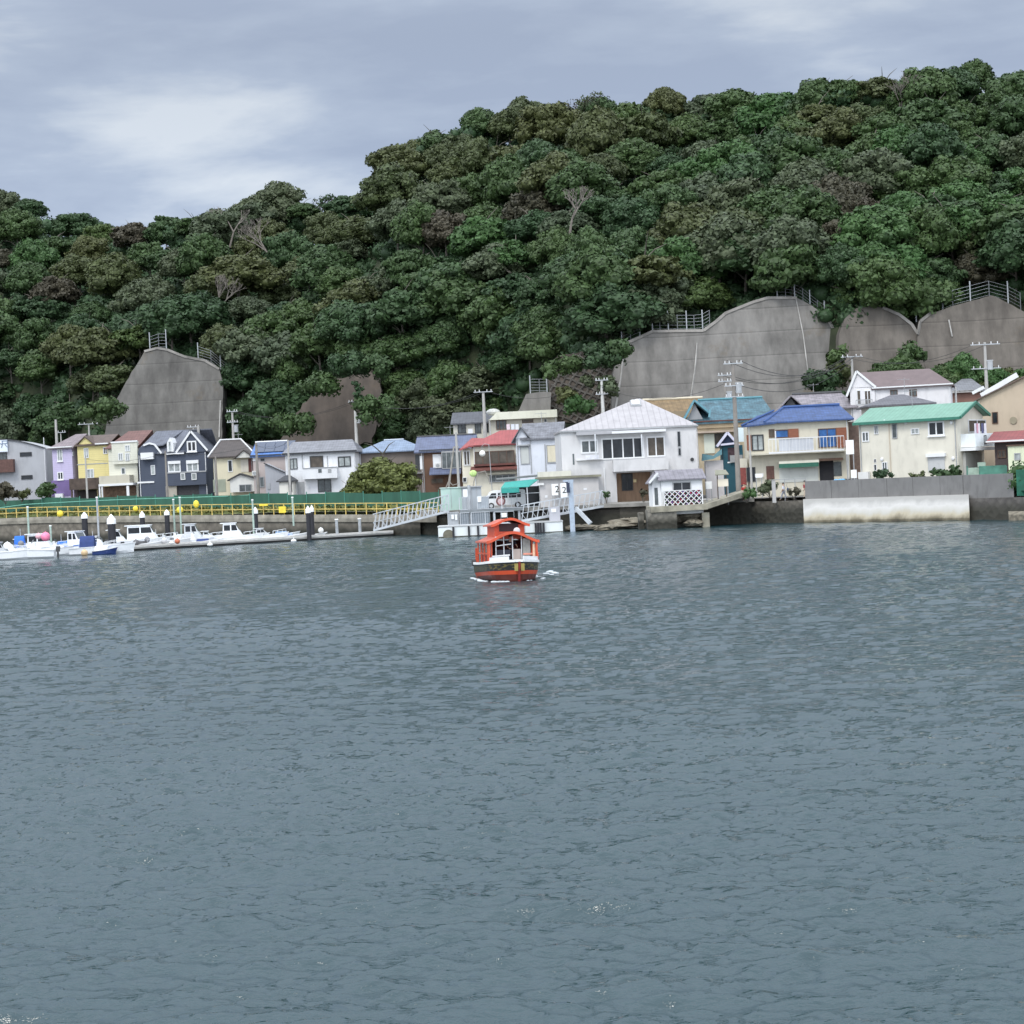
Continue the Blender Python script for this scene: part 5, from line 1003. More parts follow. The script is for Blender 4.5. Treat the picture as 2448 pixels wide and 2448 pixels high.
for i, hh in enumerate(HOUSES):
    if hh.W < 5 or hh.root['category'] == 'building' or 'garden' in hh.root.name or 'lean_to' in hh.root.name: continue
    dress(hh, (hh.W * (.3 + .4 * ((i * 7) % 10) / 10), hh.D * .5, hh.ze + 1.2) if i % 2 else None, (.15, hh.W - .15), i)
# ================= quays, seawalls and shore
def stone_wall_mat(name, c1, c2, sc=.8, tide=None):
    if name in MATS: return MATS[name]
    m = bpy.data.materials.new(name); m.use_nodes = True; nt = m.node_tree; b = nt.nodes['Principled BSDF']; b.inputs['Roughness'].default_value = .92
    tc = N(nt, 'ShaderNodeTexCoord'); geo = N(nt, 'ShaderNodeNewGeometry')
    v = N(nt, 'ShaderNodeTexVoronoi', feature='F1'); v.inputs['Scale'].default_value = sc * 1.8; L(nt, geo.outputs['Position'], v.inputs['Vector'])
    n = N(nt, 'ShaderNodeTexNoise', i_Scale=sc, i_Detail=8.0, i_Roughness=.7); L(nt, geo.outputs['Position'], n.inputs['Vector'])
    r = ramp(nt, [(.3, c1), (.7, c2)]); L(nt, n.outputs[0], r.inputs[0]); r2 = ramp(nt, [(0, 1.15), (.75, .6)]); L(nt, v.outputs['Distance'], r2.inputs[0])
    mm = N(nt, 'ShaderNodeMix', data_type='RGBA', blend_type='MULTIPLY'); mm.inputs['Factor'].default_value = .7; L(nt, r.outputs[0], mm.inputs[6]); L(nt, r2.outputs[0], mm.inputs[7]); last = mm.outputs[2]
    if tide:   # wet weed and algae stains up to the high water mark
        sp = N(nt, 'ShaderNodeSeparateXYZ'); L(nt, geo.outputs['Position'], sp.inputs[0]); ad = N(nt, 'ShaderNodeMath', operation='MULTIPLY_ADD'); L(nt, n.outputs[0], ad.inputs[0]); ad.inputs[1].default_value = -1.1; L(nt, sp.outputs['Z'], ad.inputs[2])
        mr = N(nt, 'ShaderNodeMapRange'); mr.inputs['From Min'].default_value = tide - .55 - .35; mr.inputs['From Max'].default_value = tide - .55 + .35; L(nt, ad.outputs[0], mr.inputs[0])
        m2 = N(nt, 'ShaderNodeMix', data_type='RGBA'); L(nt, mr.outputs[0], m2.inputs[0]); m2.inputs[6].default_value = (.035, .034, .026, 1); L(nt, last, m2.inputs[7]); last = m2.outputs[2]
    L(nt, last, b.inputs['Base Color']); bp = N(nt, 'ShaderNodeBump', i_Strength=.8, i_Distance=.15); L(nt, v.outputs['Distance'], bp.inputs['Height']); L(nt, bp.outputs[0], b.inputs['Normal'])
    MATS[name] = m; return m
def QA(px): return .75 if px < 80 else max(-.62, .5 - (px - 250) * .00147)
def strip_wall(name, cols, prof, m, label, cat, parent=None):
    """wall following the shore: cols = list of px; prof = [(offset inland, z), ...] closed section"""
    b = MB(); rows = []
    for c in cols:
        px, Y = c if isinstance(c, tuple) else (c, shore(c)); rows.append([(xr(px, Y + o), Y + o, z + (QA(px) if (z > 1.5 and (name in ('quay_parapet', 'grass_bank') or m is QS)) else 0)) for o, z in prof])
    k = len(prof); vs = [p for r in rows for p in r]; fs = []
    for i in range(len(rows) - 1):
        for j in range(k): fs.append((i * k + j, (i + 1) * k + j, (i + 1) * k + (j + 1) % k, i * k + (j + 1) % k))
    fs += [tuple(range(k)), tuple(range(len(vs) - 1, len(vs) - k - 1, -1))]
    b.add(vs, fs); o = b.build(name, m, parent)
    if parent is None: tag(o, label, cat)
    return o
QS = stone_wall_mat('quay_stone', (.13, .115, .095), (.24, .215, .175), .7, 1.0)
QZ = lambda px: 2.9 - .35 * min(1, max(0, px) / 1060)
strip_wall('quay_wall', [-500, -100, 100, 300, 500, 700, 900, 1000], [(0, -1), (0, 1.95), (2.6, 1.95), (2.6, -1)], QS, 'brown stained stone quay wall behind the moored boats', 'quay wall')
cop = strip_wall('quay_parapet', [-500, -100, 100, 300, 500, 700, 900, 1040], [(-.25, 1.953), (-.25, 2.35), (-.1, 2.75), (2.6, 2.75), (2.6, 1.953)], stone_wall_mat('parapet_concrete', (.22, .20, .165), (.36, .335, .28), .5), 'tan concrete parapet on top of the stone quay carrying the yellow railing', 'parapet')
strip_wall('grass_bank', [-500, -100, 100, 300, 500, 700, 900, 1020], [(2.65, 2.2), (2.65, 2.85), (5.6, 3.45), (5.6, 2.2)], stone_wall_mat('grass_ground', (.06, .085, .02), (.14, .16, .04), 1.6), 'low grass bank behind the yellow railing', 'grass bank')
rng2 = np.random.default_rng(8)
def tufts(name, pts, size, per, m, label, cat, kind=None):
    V, Fq = leaves_on([np.array(p[:3]) for p in pts], [p[3] for p in pts], per, size, rng2, .7, .6, .8)
    o = bpy.data.objects.new(name, np_mesh(name, V, Fq, m)); COL.objects.link(o); 
    me = o.data; recentre(o); tag(o, label, cat, kind=kind); return o
gg = leafmat('leaf_grass', [(.10, .13, .03), (.16, .15, .04)], .3)
pts = []
for i in range(420):
    px = rng2.uniform(-60, 1010); Y = shore(px) + rng2.uniform(2.9, 5.4); pts.append((xr(px, Y), Y, 2.95 + QA(px) + (Y - shore(px) - 2.8) * .2, rng2.uniform(.3, .6)))
tufts('grass', pts, .14, 70, gg, 'yellow green grass growing between the yellow railing and the green fence', 'grass', 'stuff')
# green windbreak fence: posts and mesh sheets
root = empty('windbreak_fence', (xr(0, shore(0) + 6), shore(0) + 6, 3.0), label='long dark green sheet fence between the houses and the yellow railing', cat='fence')
def rel(b, root): 
    o = root.location; b.v = [(x - o.x, y - o.y, z - o.z) for x, y, z in b.v]; return b
GF = mat('green_sheet', (.028, .108, .072), .75, .18, .6, stretch=(1, 1, .3)); GP = mat('green_post', (.05, .20, .15), .6, .1)
cols = list(np.linspace(-260, 1048, 30)); b = MB()
FP = [Vector((xr(c, shore(c) + 6), shore(c) + 6, 3.2 + QA(c))) for c in cols]
for i, (p, q) in enumerate(zip(FP[:-1], FP[1:])):
    hh = 1.95 + .12 * math.sin(i * 1.7); rel(MB()._bar(p + Vector((0, 0, hh / 2)), q + Vector((0, 0, hh / 2)), .05, hh), root).build('sheet_panel', GF, root)
for i, p in enumerate(FP): rel(MB().box(p.x - .05, p.x + .05, p.y - .12, p.y - .03, 2.6, p.z + 2.15), root).build('post', GP, root)
# thin lighter green pole line with netting rope
rope = MB(); pts = [at(x, y, 240) for x, y in ((0, 1214), (60, 1206), (185, 1199), (300, 1194), (430, 1190), (550, 1186), (640, 1181), (644, 1188), (672, 1184), (702, 1196), (724, 1189), (742, 1181), (775, 1203))]
rope.path(pts, .045, 5); o = rope.build('rope', mat('green_rope', (.16, .42, .32), .6), None); tag(o, 'pale green rope strung sagging along the green fence', 'rope')
# yellow railing
YEL = mat('yellow_paint', (.62, .47, .14), .5, .18, 1.5)
root = empty('yellow_railing', (xr(0, shore(0)), shore(0) + .5, 2.75), label='long yellow painted steel railing along the top of the quay', cat='railing')
pxs = list(np.linspace(-60, 1045, 46)); RP = [Vector((xr(c, shore(c) + .3), shore(c) + .3, 2.75 + QA(c))) for c in pxs]
for p in RP: rel(MB()._bar(p, p + Vector((0, 0, 1.25)), .10, .10), root).build('post', YEL, root)
for z in (1.25, .62):
    b = MB()
    for p, q in zip(RP[:-1], RP[1:]): b.tube(p + Vector((0, 0, z)), q + Vector((0, 0, z)), .055, .055, 6)
    rel(b, root).build('rail', YEL, root)
Y2 = mat('yellow_bright', (.86, .68, .06), .5, .1)
for i, (x, y, lab, s) in enumerate(((144, 1228, 'yellow lifebuoy case bulging on the railing near the left boats', .42), (324, 1216, 'yellow lifebuoy case above the second white capped pile from the left', .34), (430, 1219, 'round yellow lifebuoy case, lower of the close pair on the railing', .42),
                                 (469, 1205, 'yellow lifebuoy case standing above the top rail behind the motor boat', .36), (630, 1207, 'flat yellow case lying on the rail above the white pile cap', .3), (675, 1218, 'yellow box hanging on the railing left of the double pile', .38))):
    Y = shore(x) - .1; p = at(x, y, Y); b = MB()
    if i in (4,): b.box(p.x - .5, p.x + .5, Y - .1, Y + .15, p.z - .12, p.z + .12)
    elif i == 5: b.box(p.x - .4, p.x + .4, Y - .15, Y + .1, p.z - .38, p.z + .35)
    else: b.ball((p.x, Y - .05, p.z), s, s * .6, s * (1.0 if i != 3 else 1.3), 9, 6)
    r_ = empty('lifebuoy_case', (p.x, Y, p.z - s), label=lab, cat='lifebuoy case', group='yellow cases on the quay railing'); rel(b, r_).build('case', Y2, r_)
    rel(MB().box(p.x - .05, p.x + .05, Y - .05, Y + .3, p.z - .1, p.z - .02), r_).build('bracket', YEL, r_)
# dark rough shore under the centre, concrete apron, slipway
RK = stone_wall_mat('wet_rock', (.075, .068, .058), (.16, .145, .12), 1.1, 1.6)
def rocks(name, lst, label, cat, m, group=None):
    r = random.Random(len(lst)); 
    for i, (x, y, Y, w, hgt, lab) in enumerate(lst):
        p = at(x, y, Y); b = MB().ball((p.x, Y, p.z), w, w * .8, hgt, 12, 8); b.v = [(a + r.uniform(-.16, .16) * w, c + r.uniform(-.2, .2) * w, z + r.uniform(-.2, .2) * hgt) for a, c, z in b.v]
        o = b.build(name, m, None); tag(o, lab, cat, group)
strip_wall('quay_wall', [1000, 1060, 1200, 1340, 1420, 1480], [(.8, -1), (.8, 1.9), (1.5, 2.42), (3, 2.42), (3, -1)], stone_wall_mat('dark_quay', (.045, .040, .036), (.115, .10, .085), 1.0, 1.7), 'dark weed stained quay wall behind the white pontoon and gangways', 'quay wall')
strip_wall('quay_deck', [1000, 1060, 1200, 1340, 1420, 1500, 1560, 1700, 1800], [(.3, 2.15), (.3, 2.5), (5, 2.6), (5, 2.15)], mat('deck_concrete', (.26, .25, .23), .9, .25, .8), 'concrete deck edge of the quay below the large white building', 'quay deck')
strip_wall('rock_wall', [1478, 1560, 1700, 1790, 1860, 1912, 1930], [(.3, -1), (.5, 1.0), (.9, 2.14), (4, 2.14), (4, -1)], RK, 'dark rough rock wall under the slipway right of the white shed', 'rock wall')
rocks('boulder', [(1390, 1262, 197, 1.8, .35, 'long flat pale slab of rock at the waterline left of the slipway pillar'), (1500, 1250, 196, 2.2, .5, 'pale tan boulder ledge at the waterline below the white building'), (1450, 1262, 195, 1.3, .35, 'small brown rock at the waterline beside the diagonal brace'),
                  (1600, 1240, 192, 1.5, .75, 'squared brown boulder directly below the white harbour shed'), (1648, 1236, 192, 1.6, .6, 'sloping olive brown boulder left of the concrete pillar'), (1660, 1250, 190, 1.0, .35, 'low wet rock at the foot of the slipway')], '', 'boulder', stone_wall_mat('boulder_rock', (.14, .12, .09), (.26, .235, .18), 1.3), 'boulders along the central waterline')
cc = mat('slip_concrete', (.30, .28, .22), .9, .3, .9)
for i, (x0, y0, x1, y1, Y0, Y1, lab) in enumerate([(1545, 1232, 1620, 1226, 191, 191, ''), (1600, 1228, 1700, 1212, 191, 191.5, ''), (1700, 1212, 1790, 1183, 191.5, 193, '')]): pass
root = empty('slipway', tuple(at(1600, 1228, 190)), label='sloping concrete slipway slab carrying the white shed on a pillar', cat='slipway')
def quadslab(P, dy, th, m, name, root):
    b = MB(); Q = [Vector(p) for p in P]; b.slab([Q[0], Q[1], Q[1] + Vector((0, dy, 0)), Q[0] + Vector((0, dy, 0))], th); return rel(b, root).build(name, m, root)
quadslab([at(1556, 1212, 189), at(1692, 1204, 189)], 7, .55, cc, 'slab', root); quadslab([at(1692, 1204, 189) , at(1790, 1172, 191)], 7, .5, cc, 'ramp', root)
p = at(1686, 1225, 190); rel(MB().box(p.x - .35, p.x + .35, 189.6, 191, -1, p.z), root).build('pillar', cc, root)
p = at(1577, 1228, 189.6); rel(MB().box(p.x - 1.2, p.x + 1.6, 189.2, 192, -1, p.z + .4), root).build('pillar', stone_wall_mat('old_concrete', (.16, .15, .125), (.30, .28, .24), 1.2, 1.0), root)
p = at(1533, 1250, 192); rel(MB().box(p.x - .25, p.x + .25, 191.6, 193, -1, p.z + 1.0), root).build('pillar', MATS['old_concrete'], root)
# grey parapet wall and white sloping revetment on the right
gw = stone_wall_mat('block_wall', (.17, .165, .16), (.25, .245, .235), .5)
strip_wall('seawall', [1922, 2000, 2100, 2200, 2300, 2330, 2420], [(.9, 1.9), (.9, 3.95), (1.3, 3.95), (1.3, 1.9)], wallmat('seawall_grey', (.22, .215, .21), .18, 0, .22), 'grey concrete parapet wall in front of the green roofed house', 'seawall')
sw = [o for o in bpy.data.objects if o.name == 'seawall'][0]
JM = mat('joint_dark', (.09, .088, .085), .9, .2)
for px_ in (1985, 2050, 2118, 2180, 2245, 2300, 2365):
    Yj = shore(px_) + .9; xj = xr(px_, Yj); o = MB().box(xj - .03, xj + .03, Yj - .012, Yj + .05, 1.95, 3.93); o.v = [(a - sw.location.x, c - sw.location.y, z - sw.location.z) for a, c, z in o.v]; o.build('joint', JM, sw)
def revet_mat():
    m = bpy.data.materials.new('revetment'); m.use_nodes = True; nt = m.node_tree; b = nt.nodes['Principled BSDF']; b.inputs['Roughness'].default_value = .9
    geo = N(nt, 'ShaderNodeNewGeometry'); sp = N(nt, 'ShaderNodeSeparateXYZ'); L(nt, geo.outputs['Position'], sp.inputs[0]); mp = N(nt, 'ShaderNodeMapping'); mp.inputs['Scale'].default_value = (.5, .5, .35); L(nt, geo.outputs['Position'], mp.inputs[0])
    n = N(nt, 'ShaderNodeTexNoise', i_Scale=1.0, i_Detail=8.0, i_Roughness=.65); L(nt, mp.outputs[0], n.inputs['Vector']); ad = N(nt, 'ShaderNodeMath', operation='MULTIPLY_ADD'); L(nt, n.outputs[0], ad.inputs[0]); ad.inputs[1].default_value = 1.5; L(nt, sp.outputs['Z'], ad.inputs[2])
    dv = N(nt, 'ShaderNodeMath', operation='DIVIDE'); L(nt, ad.outputs[0], dv.inputs[0]); dv.inputs[1].default_value = 3.2
    r = ramp(nt, [(.20, (.05, .045, .032)), (.30, (.16, .14, .095)), (.42, (.40, .36, .27)), (.52, (.44, .43, .39)), (.66, (.52, .51, .49)), (.85, (.34, .335, .32))]); L(nt, dv.outputs[0], r.inputs[0]); L(nt, r.outputs[0], b.inputs['Base Color']); return m
strip_wall('revetment', [1916, 1980, 2060, 2150, 2240, 2312], [(-.9, -1), (-.9, .25), (-.2, 1.5), (.3, 2.2), (.9, 2.25), (1.2, -1)], revet_mat(), 'white weathered sloping concrete revetment at the foot of the grey parapet', 'revetment')
strip_wall('rock_wall', [2312, 2350, 2400, 2448, 2620], [(-.2, -1), (.2, .8), (.7, 1.9), (4, 1.9), (4, -1)], stone_wall_mat('dark_rock', (.05, .046, .044), (.13, .12, .11), .9, 1.3), 'dark collapsing rock face under the right end of the grey parapet', 'rock wall')
strip_wall('rock_ledge', [2405, 2440, 2500, 2620], [(-1.6, -1), (-1.4, .5), (-.3, .75), (.4, -1)], MATS['boulder_rock'], 'low tan rock ledge at the right edge of the shore', 'rock ledge')
# ================= marina: floating dock, piles, boats, gangways
DOCK = [(-60, 189), (0, 190.5), (330, 201), (650, 207), (935, 212)]
def dockY(px): return lerp_tab(DOCK, px)
root = empty('floating_dock', (xr(0, 190.5), 190.5, 0), label='long grey floating dock lined with moored boats', cat='dock')
dk = mat('dock_concrete', (.42, .41, .39), .85, .15, .8); db = mat('dock_float', (.03, .03, .03), .8)
def dstrip(lo, hi, z0, z1, m, name, a=0, b_=935):
    cols = np.linspace(a, b_, 12); b = MB(); rows = [[(xr(c, dockY(c) + o), dockY(c) + o, z) for o, z in ((lo, z0), (lo, z1), (hi, z1), (hi, z0))] for c in cols]
    vs = [p for r in rows for p in r]; fs = []
    for i in range(len(rows) - 1):
        for j in range(4): fs.append((i * 4 + j, (i + 1) * 4 + j, (i + 1) * 4 + (j + 1) % 4, i * 4 + (j + 1) % 4))
    fs += [(3, 2, 1, 0), tuple(range(len(vs) - 4, len(vs)))]; b.add(vs, fs); rel(b, root).build(name, m, root)
dstrip(0, 2.4, .22, .55, dk, 'deck', 230, 935); dstrip(.15, 2.2, -.3, .217, db, 'float', 230, 935); dstrip(-.06, .0, .36, .5, mat('fender_strip', (.55, .54, .52), .7), 'fender_strip', 300, 935)
PK = mat('pile_black', (.018, .018, .024), .55, .2)
def pile(x0, x1, ytop, ycap, ybot, Y, lab):
    xc = (x0 + x1) / 2; r = (x1 - x0) / 2 * Y / FOC; pt = at(xc, ycap, Y); zt = at(xc, ytop, Y).z; zb = at(xc, ybot, Y).z - .5
    root = empty('mooring_pile', (pt.x, Y, zb), label=lab, cat='mooring pile', group='black mooring piles with white cone caps')
    rel(MB().tube((pt.x, Y, zb - 1.5), (pt.x, Y, pt.z), r, r, 16), root).build('shaft', PK, root)
    hh = zt - pt.z; b = MB().tube((pt.x, Y, pt.z - .02), (pt.x, Y, pt.z + hh * .45), r * 1.18, r * 1.12, 16); b.tube((pt.x, Y, pt.z + hh * .45), (pt.x, Y, zt), r * 1.12, r * .12, 16); rel(b, root).build('cap', mat('cap_white', (.86, .87, .88), .5, .03), root)
pile(257, 276, 1229, 1252, 1306, 201, 'thickest black pile with white cone cap, nearest the blue tarpaulin boat'); pile(195, 209, 1224, 1239, 1270, 214, 'black pile with white cap standing behind the blue and white boats at the left')
pile(334, 346, 1222, 1237, 1270, 214, 'black pile with white cap behind the white cabin cruiser'); pile(393, 405, 1218, 1231, 1268, 216, 'black pile with white cap behind the mast of the work boats')
pile(605, 616, 1212, 1227, 1272, 211, 'slim black pile with white cap beside a pale pole'); pile(731, 742, 1209, 1226, 1283, 208, 'left pile of the close pair with white caps'); pile(741, 750, 1207, 1223, 1275, 210, 'right pile of the close pair with white caps')
for x, y0, y1, Y, lab in ((607, 1196, 1272, 209, 'thin pale green pole beside the slim black pile'), (701, 1190, 1235, 212, 'pale green pole left of the pair of piles'), (237, 1190, 1300, 200, 'slim grey pole left of the thickest pile'), (68, 1213, 1258, 205, 'pale green pole above the cabin boats at the left'),
                          (417, 1195, 1250, 218, 'thin yellow green pole behind the work boats'), (433, 1190, 1262, 216, 'thin pale green pole right of the work boats'), (806, 1243, 1276, 210, 'short grey post on the dock with pale top'), (861, 1241, 1276, 211, 'thick short grey post on the dock near the gangway'), (122, 1258, 1290, 199, 'short pale post beside the pink buoy')):
    a, b_ = at(x, y0, Y), at(x, y1, Y); r_ = .16 if x in (806, 861) else .1; root = empty('pole', b_, label=lab, cat='pole'); MB().tube((0, 0, -1.0), (0, 0, a.z - b_.z), r_, r_, 8).build('shaft', mat('pole_green', (.36, .46, .40), .6) if x not in (806, 861, 237) else STEEL, root)
    MB().tube((0, 0, a.z - b_.z), (0, 0, a.z - b_.z + .12), r_ * 1.3, r_ * 1.1, 8).build('cap', bd, root)
GEL = mat('gelcoat', (.80, .82, .84), .35, .04); GEL2 = mat('gelcoat_grey', (.52, .54, .56), .4, .06); NAVY = mat('navy_canvas', (.012, .035, .15), .7, .15); BLUE = mat('blue_canvas', (.01, .13, .55), .7, .12); DGR = mat('dark_boatgear', (.05, .05, .055), .6, .2)
def hull(Lh, B, Hh, sheer=.35, m=16):
    """hull along +x, bow at x=Lh; returns builder"""
    b = MB(); rows = []; sec = 7
    for i in range(m + 1):
        t = i / m; x = Lh * t; w = B / 2 * (1 - max(0, (t - .45) / .55) ** 2.2) * (.92 + .08 * min(1, t * 5)) + .02; zt = Hh + sheer * t ** 2; zb = -.25 + .45 * max(0, (t - .7) / .3) ** 2 * Hh
        r = []
        for j in range(sec): s = -1 + 2 * j / (sec - 1); a = abs(s); yy = w * (1 if a > .99 else .93 if a > .6 else .55 if a > .3 else 0) * (1 if s > 0 else -1); zz = zt if a > .99 else zb + (zt - zb) * (.38 if a > .6 else .08 if a > .3 else 0); r.append((x + (.25 * t * t if a > .99 else 0), yy, zz))
        rows.append(r)
    vs = [p for r in rows for p in r]; n = sec
    fs = [(i * n + j, (i + 1) * n + j, (i + 1) * n + j + 1, i * n + j + 1) for i in range(m) for j in range(n - 1)]
    fs += [(i * n, i * n + n - 1, (i + 1) * n + n - 1, (i + 1) * n) for i in range(m)]  # deck
    fs += [tuple(range(n)), tuple(m * n + j for j in range(n - 1, -1, -1))]
    return b.add(vs, fs)
def outboard(root, m=DGR, x=-.1, z=.5):
    b = MB().box(x - .45, x, -.18, .18, z + .15, z + .75); b.box(x - .32, x - .12, -.08, .08, z - .9, z + .15); b.box(x - .5, x - .05, -.12, .12, z - .55, z - .48)
    b.v = [(xx - (.05 if zz > z + .5 else 0), yy * (.8 if zz > z + .6 else 1), zz) for xx, yy, zz in b.v]; return b.build('outboard_motor', m, root)
BS = .86
def boat(px, py, Y, yaw, Lh, B, Hh, lab, cabin=None, cover=None, motor=True, hm=None, stripe=None, console=False, rails=True, mast=0, name='motor_boat', cat='boat'):
    p = at(px, py, Y); root = empty(name, (p.x, Y, .02), RAD(yaw), label=lab, cat=cat, group='small boats moored at the floating dock'); hm = hm or GEL; root.scale = (BS, BS, BS)
    hull(Lh, B, Hh).build('hull', hm, root)
    b = MB()
    for s in (-1, 1):
        pr = None
        for i in range(9): t = i / 8; w = B / 2 * (1 - max(0, (t - .45) / .55) ** 2.2) + .03; q = Vector((Lh * t + .25 * t * t, s * w, Hh + .35 * t * t + .02)); (b._bar(pr, q, .07, .09) if pr is not None else None); pr = q
    b.build('gunwale', stripe or WHITE, root)
    if cabin:
        x0, x1, ch, fm = cabin; w = B * .36; z0 = Hh + .02
        prof = [(x0, z0), (x1 + .5, z0), (x1, z0 + ch * .5), (x1 - .45, z0 + ch), (x0 + .1, z0 + ch)]; cb = MB().prism(prof, -w, w).build('cabin', fm, root)
        MB().box(x0 - .25, x1 - .3, -w - .1, w + .1, z0 + ch, z0 + ch + .08).build('cabin_roof', fm, root)
        for s in (-1, 1):
            nW = 2 if x1 - x0 > 1.3 else 1
            for k in range(nW):
                a = x0 + .2 + k * (x1 - x0 - .2) / nW; c = a + (x1 - x0 - .2) / nW - .15; y = s * (w + .006); MB().add([(a, y, z0 + ch * .48), (c, y, z0 + ch * .48), (c - (.2 if k == nW - 1 else 0), y, z0 + ch * .88), (a, y, z0 + ch * .88)], [(0, 1, 2, 3) if s < 0 else (3, 2, 1, 0)]).build('window', G_DARK, root)
        MB().add([(x1 + .02, -w * .85, z0 + ch * .5), (x1 + .02, w * .85, z0 + ch * .5), (x1 - .36, w * .85, z0 + ch * .92), (x1 - .36, -w * .85, z0 + ch * .92)], [(0, 1, 2, 3)]).build('windscreen', G_MID, root)
    if console: MB().prism([(Lh * .42, Hh), (Lh * .52, Hh), (Lh * .5, Hh + .8), (Lh * .44, Hh + .95)], -.35, .35).build('console', hm, root); MB().add([(Lh * .52, -.4, Hh + .8), (Lh * .52, .4, Hh + .8), (Lh * .47, .4, Hh + 1.2), (Lh * .47, -.4, Hh + 1.2)], [(0, 1, 2, 3)]).build('windscreen', G_MID, root)
    if cover:
        x0, x1, ch, fm = cover; w = B * .46; n = 8; pr = [(-w + 2 * w * i / n, Hh + ch * math.sin(math.pi * i / n) ** .7) for i in range(n + 1)]
        MB().prismx([(a, z) for a, z in pr] + [(w, Hh - .1), (-w, Hh - .1)], x0, x1).build('cover', fm, root)
    if rails:
        b = MB()
        for s in (-1, 1):
            pts = []
            for t in (.62, .75, .88, .98): w = B / 2 * (1 - max(0, (t - .45) / .55) ** 2.2); q = Vector((Lh * t, s * w, Hh + .35 * t * t)); pts.append(q + Vector((0, 0, .42))); b.tube(q, q + Vector((0, 0, .42)), .018, .018, 5)
            b.path(pts, .022, 5)
        b.build('bow_rail', ALU, root)
    if motor: outboard(root, DGR if motor is True else motor, z=Hh * .55)
    if mast: MB().tube((Lh * .3, 0, Hh), (Lh * .3, 0, Hh + mast), .035, .02, 6).build('mast', ALU, root)
    return root
boat(-28, 1335, 189, 3, 5.6, 2.1, .85, 'white open boat at the left edge with a heap of white gear aboard', console=True)
boat(132, 1330, 189.6, 184, 4.9, 2.1, .9, 'white boat with big dark outboard motor turned to the open water', console=True, motor=DGR)
boat(40, 1296, 196, 4, 6.2, 2.3, .95, 'white cabin boat with flat topped cabin and pink buoy alongside', cabin=(1.3, 3.6, 1.6, GEL), mast=1)
boat(-10, 1290, 200, 5, 5.2, 2.0, .9, 'white boat with upright bright blue tarpaulin at its stern', cover=(2.2, 3.3, 1.5, BLUE), motor=False)
boat(140, 1296, 197.5, -28, 6.0, 2.3, .95, 'white boat with pale wheelhouse and blue canvas across its bow', cabin=(2.0, 3.5, 1.7, GEL), cover=(3.8, 5.0, .5, BLUE), stripe=BLUE)
boat(168, 1312, 194, 2, 7.2, 2.0, .8, 'long low white boat with arched navy blue canvas hood', cover=(1.2, 2.8, 1.35, NAVY), motor=False, console=True)
boat(222, 1317, 193, 2, 2.6, 1.2, .42, 'small navy and white water scooter floating beside the dock', hm=NAVY, motor=False, rails=False, cover=(.3, 1.7, .55, GEL), name='water_scooter', cat='water scooter')
boat(228, 1290, 204, 6, 6.4, 2.3, .95, 'white boat half hidden behind the thickest pile', cabin=(1.6, 3.2, 1.5, GEL), motor=False)
boat(262, 1285, 207, 4, 8.4, 2.7, 1.05, 'long white cabin cruiser with dark oval side windows', cabin=(2.2, 5.4, 1.75, GEL), mast=1.2)
boat(340, 1296, 204.5, 3, 5.6, 2.1, .75, 'low grey white work boat loaded with dark gear', hm=GEL2, console=True, mast=1.6)
boat(418, 1288, 207, 4, 4.6, 1.9, .7, 'pale boat with tilted white engine cover beside the orange buoys', console=True, hm=GEL)
boat(432, 1285, 209, 3, 6.0, 2.2, .9, 'grey hulled boat with framed upright windscreen and open canopy', cabin=(.5, 2.2, 1.75, GEL2), hm=GEL)
boat(516, 1290, 208, 4, 5.6, 2.2, .85, 'clean white motor boat with raked forward cabin pointing right', cabin=(.9, 2.9, 1.7, GEL), motor=False, mast=0)
boat(600, 1288, 209, 5, 4.4, 1.9, .8, 'white fishing boat with low framed canopy beside the slim pile', cabin=(.6, 1.9, .9, GEL2), hm=GEL, motor=False)
boat(664, 1286, 210, 4, 3.6, 1.6, .6, 'small pale skiff with light blue seat covers', hm=GEL2, cover=(.8, 1.8, .4, mat('pale_blue_canvas', (.30, .38, .62), .7, .1)), motor=False, rails=False)
boat(704, 1284, 210.5, 3, 3.8, 1.5, .5, 'long thin white dinghy lying behind the pair of piles', motor=False, rails=False)
boat(-40, 1312, 193, 3, 5.0, 1.9, .75, 'grey white boat behind the leftmost open boat', cabin=(1.2, 2.4, 1.1, GEL2), hm=GEL2, motor=False)
boat(88, 1303, 196, -6, 4.6, 1.8, .75, 'small white boat with dark rails right of the pink buoy', console=True, mast=1.4)
boat(196, 1300, 199, 8, 4.2, 1.7, .7, 'small white boat with round radar dome behind the navy hood', cabin=(1.0, 2.1, 1.2, GEL), mast=1.9, motor=False)
boat(300, 1302, 203, 2, 4.4, 1.7, .6, 'open grey skiff piled with dark engines beside the dock', hm=GEL2, cover=(1.4, 2.6, .45, DGR))
boat(375, 1284, 210, 3, 4.8, 1.8, .8, 'white boat with dark canvas spray hood behind the work boats', cover=(2.4, 3.7, .7, GEL2), console=True)
boat(470, 1283, 212, 3, 4.4, 1.8, .8, 'white boat bow showing behind the framed canopy boat', motor=False, cabin=(.8, 1.8, .8, GEL))
boat(560, 1282, 213, 4, 4.2, 1.7, .7, 'dark grey inflatable lying behind the white motor boat', hm=DGR, motor=False, rails=False)
boat(118, 1288, 203, 5, 4.6, 1.8, .8, 'white boat with bright blue tarpaulin over its middle behind the wheelhouse boat', cover=(1.0, 3.0, .7, BLUE), motor=False, mast=1.5)
boat(20, 1285, 204, 2, 4.8, 1.8, .8, 'white boat with thin mast at the back of the left group', cabin=(.9, 2.0, 1.1, GEL), motor=False, mast=2.4)
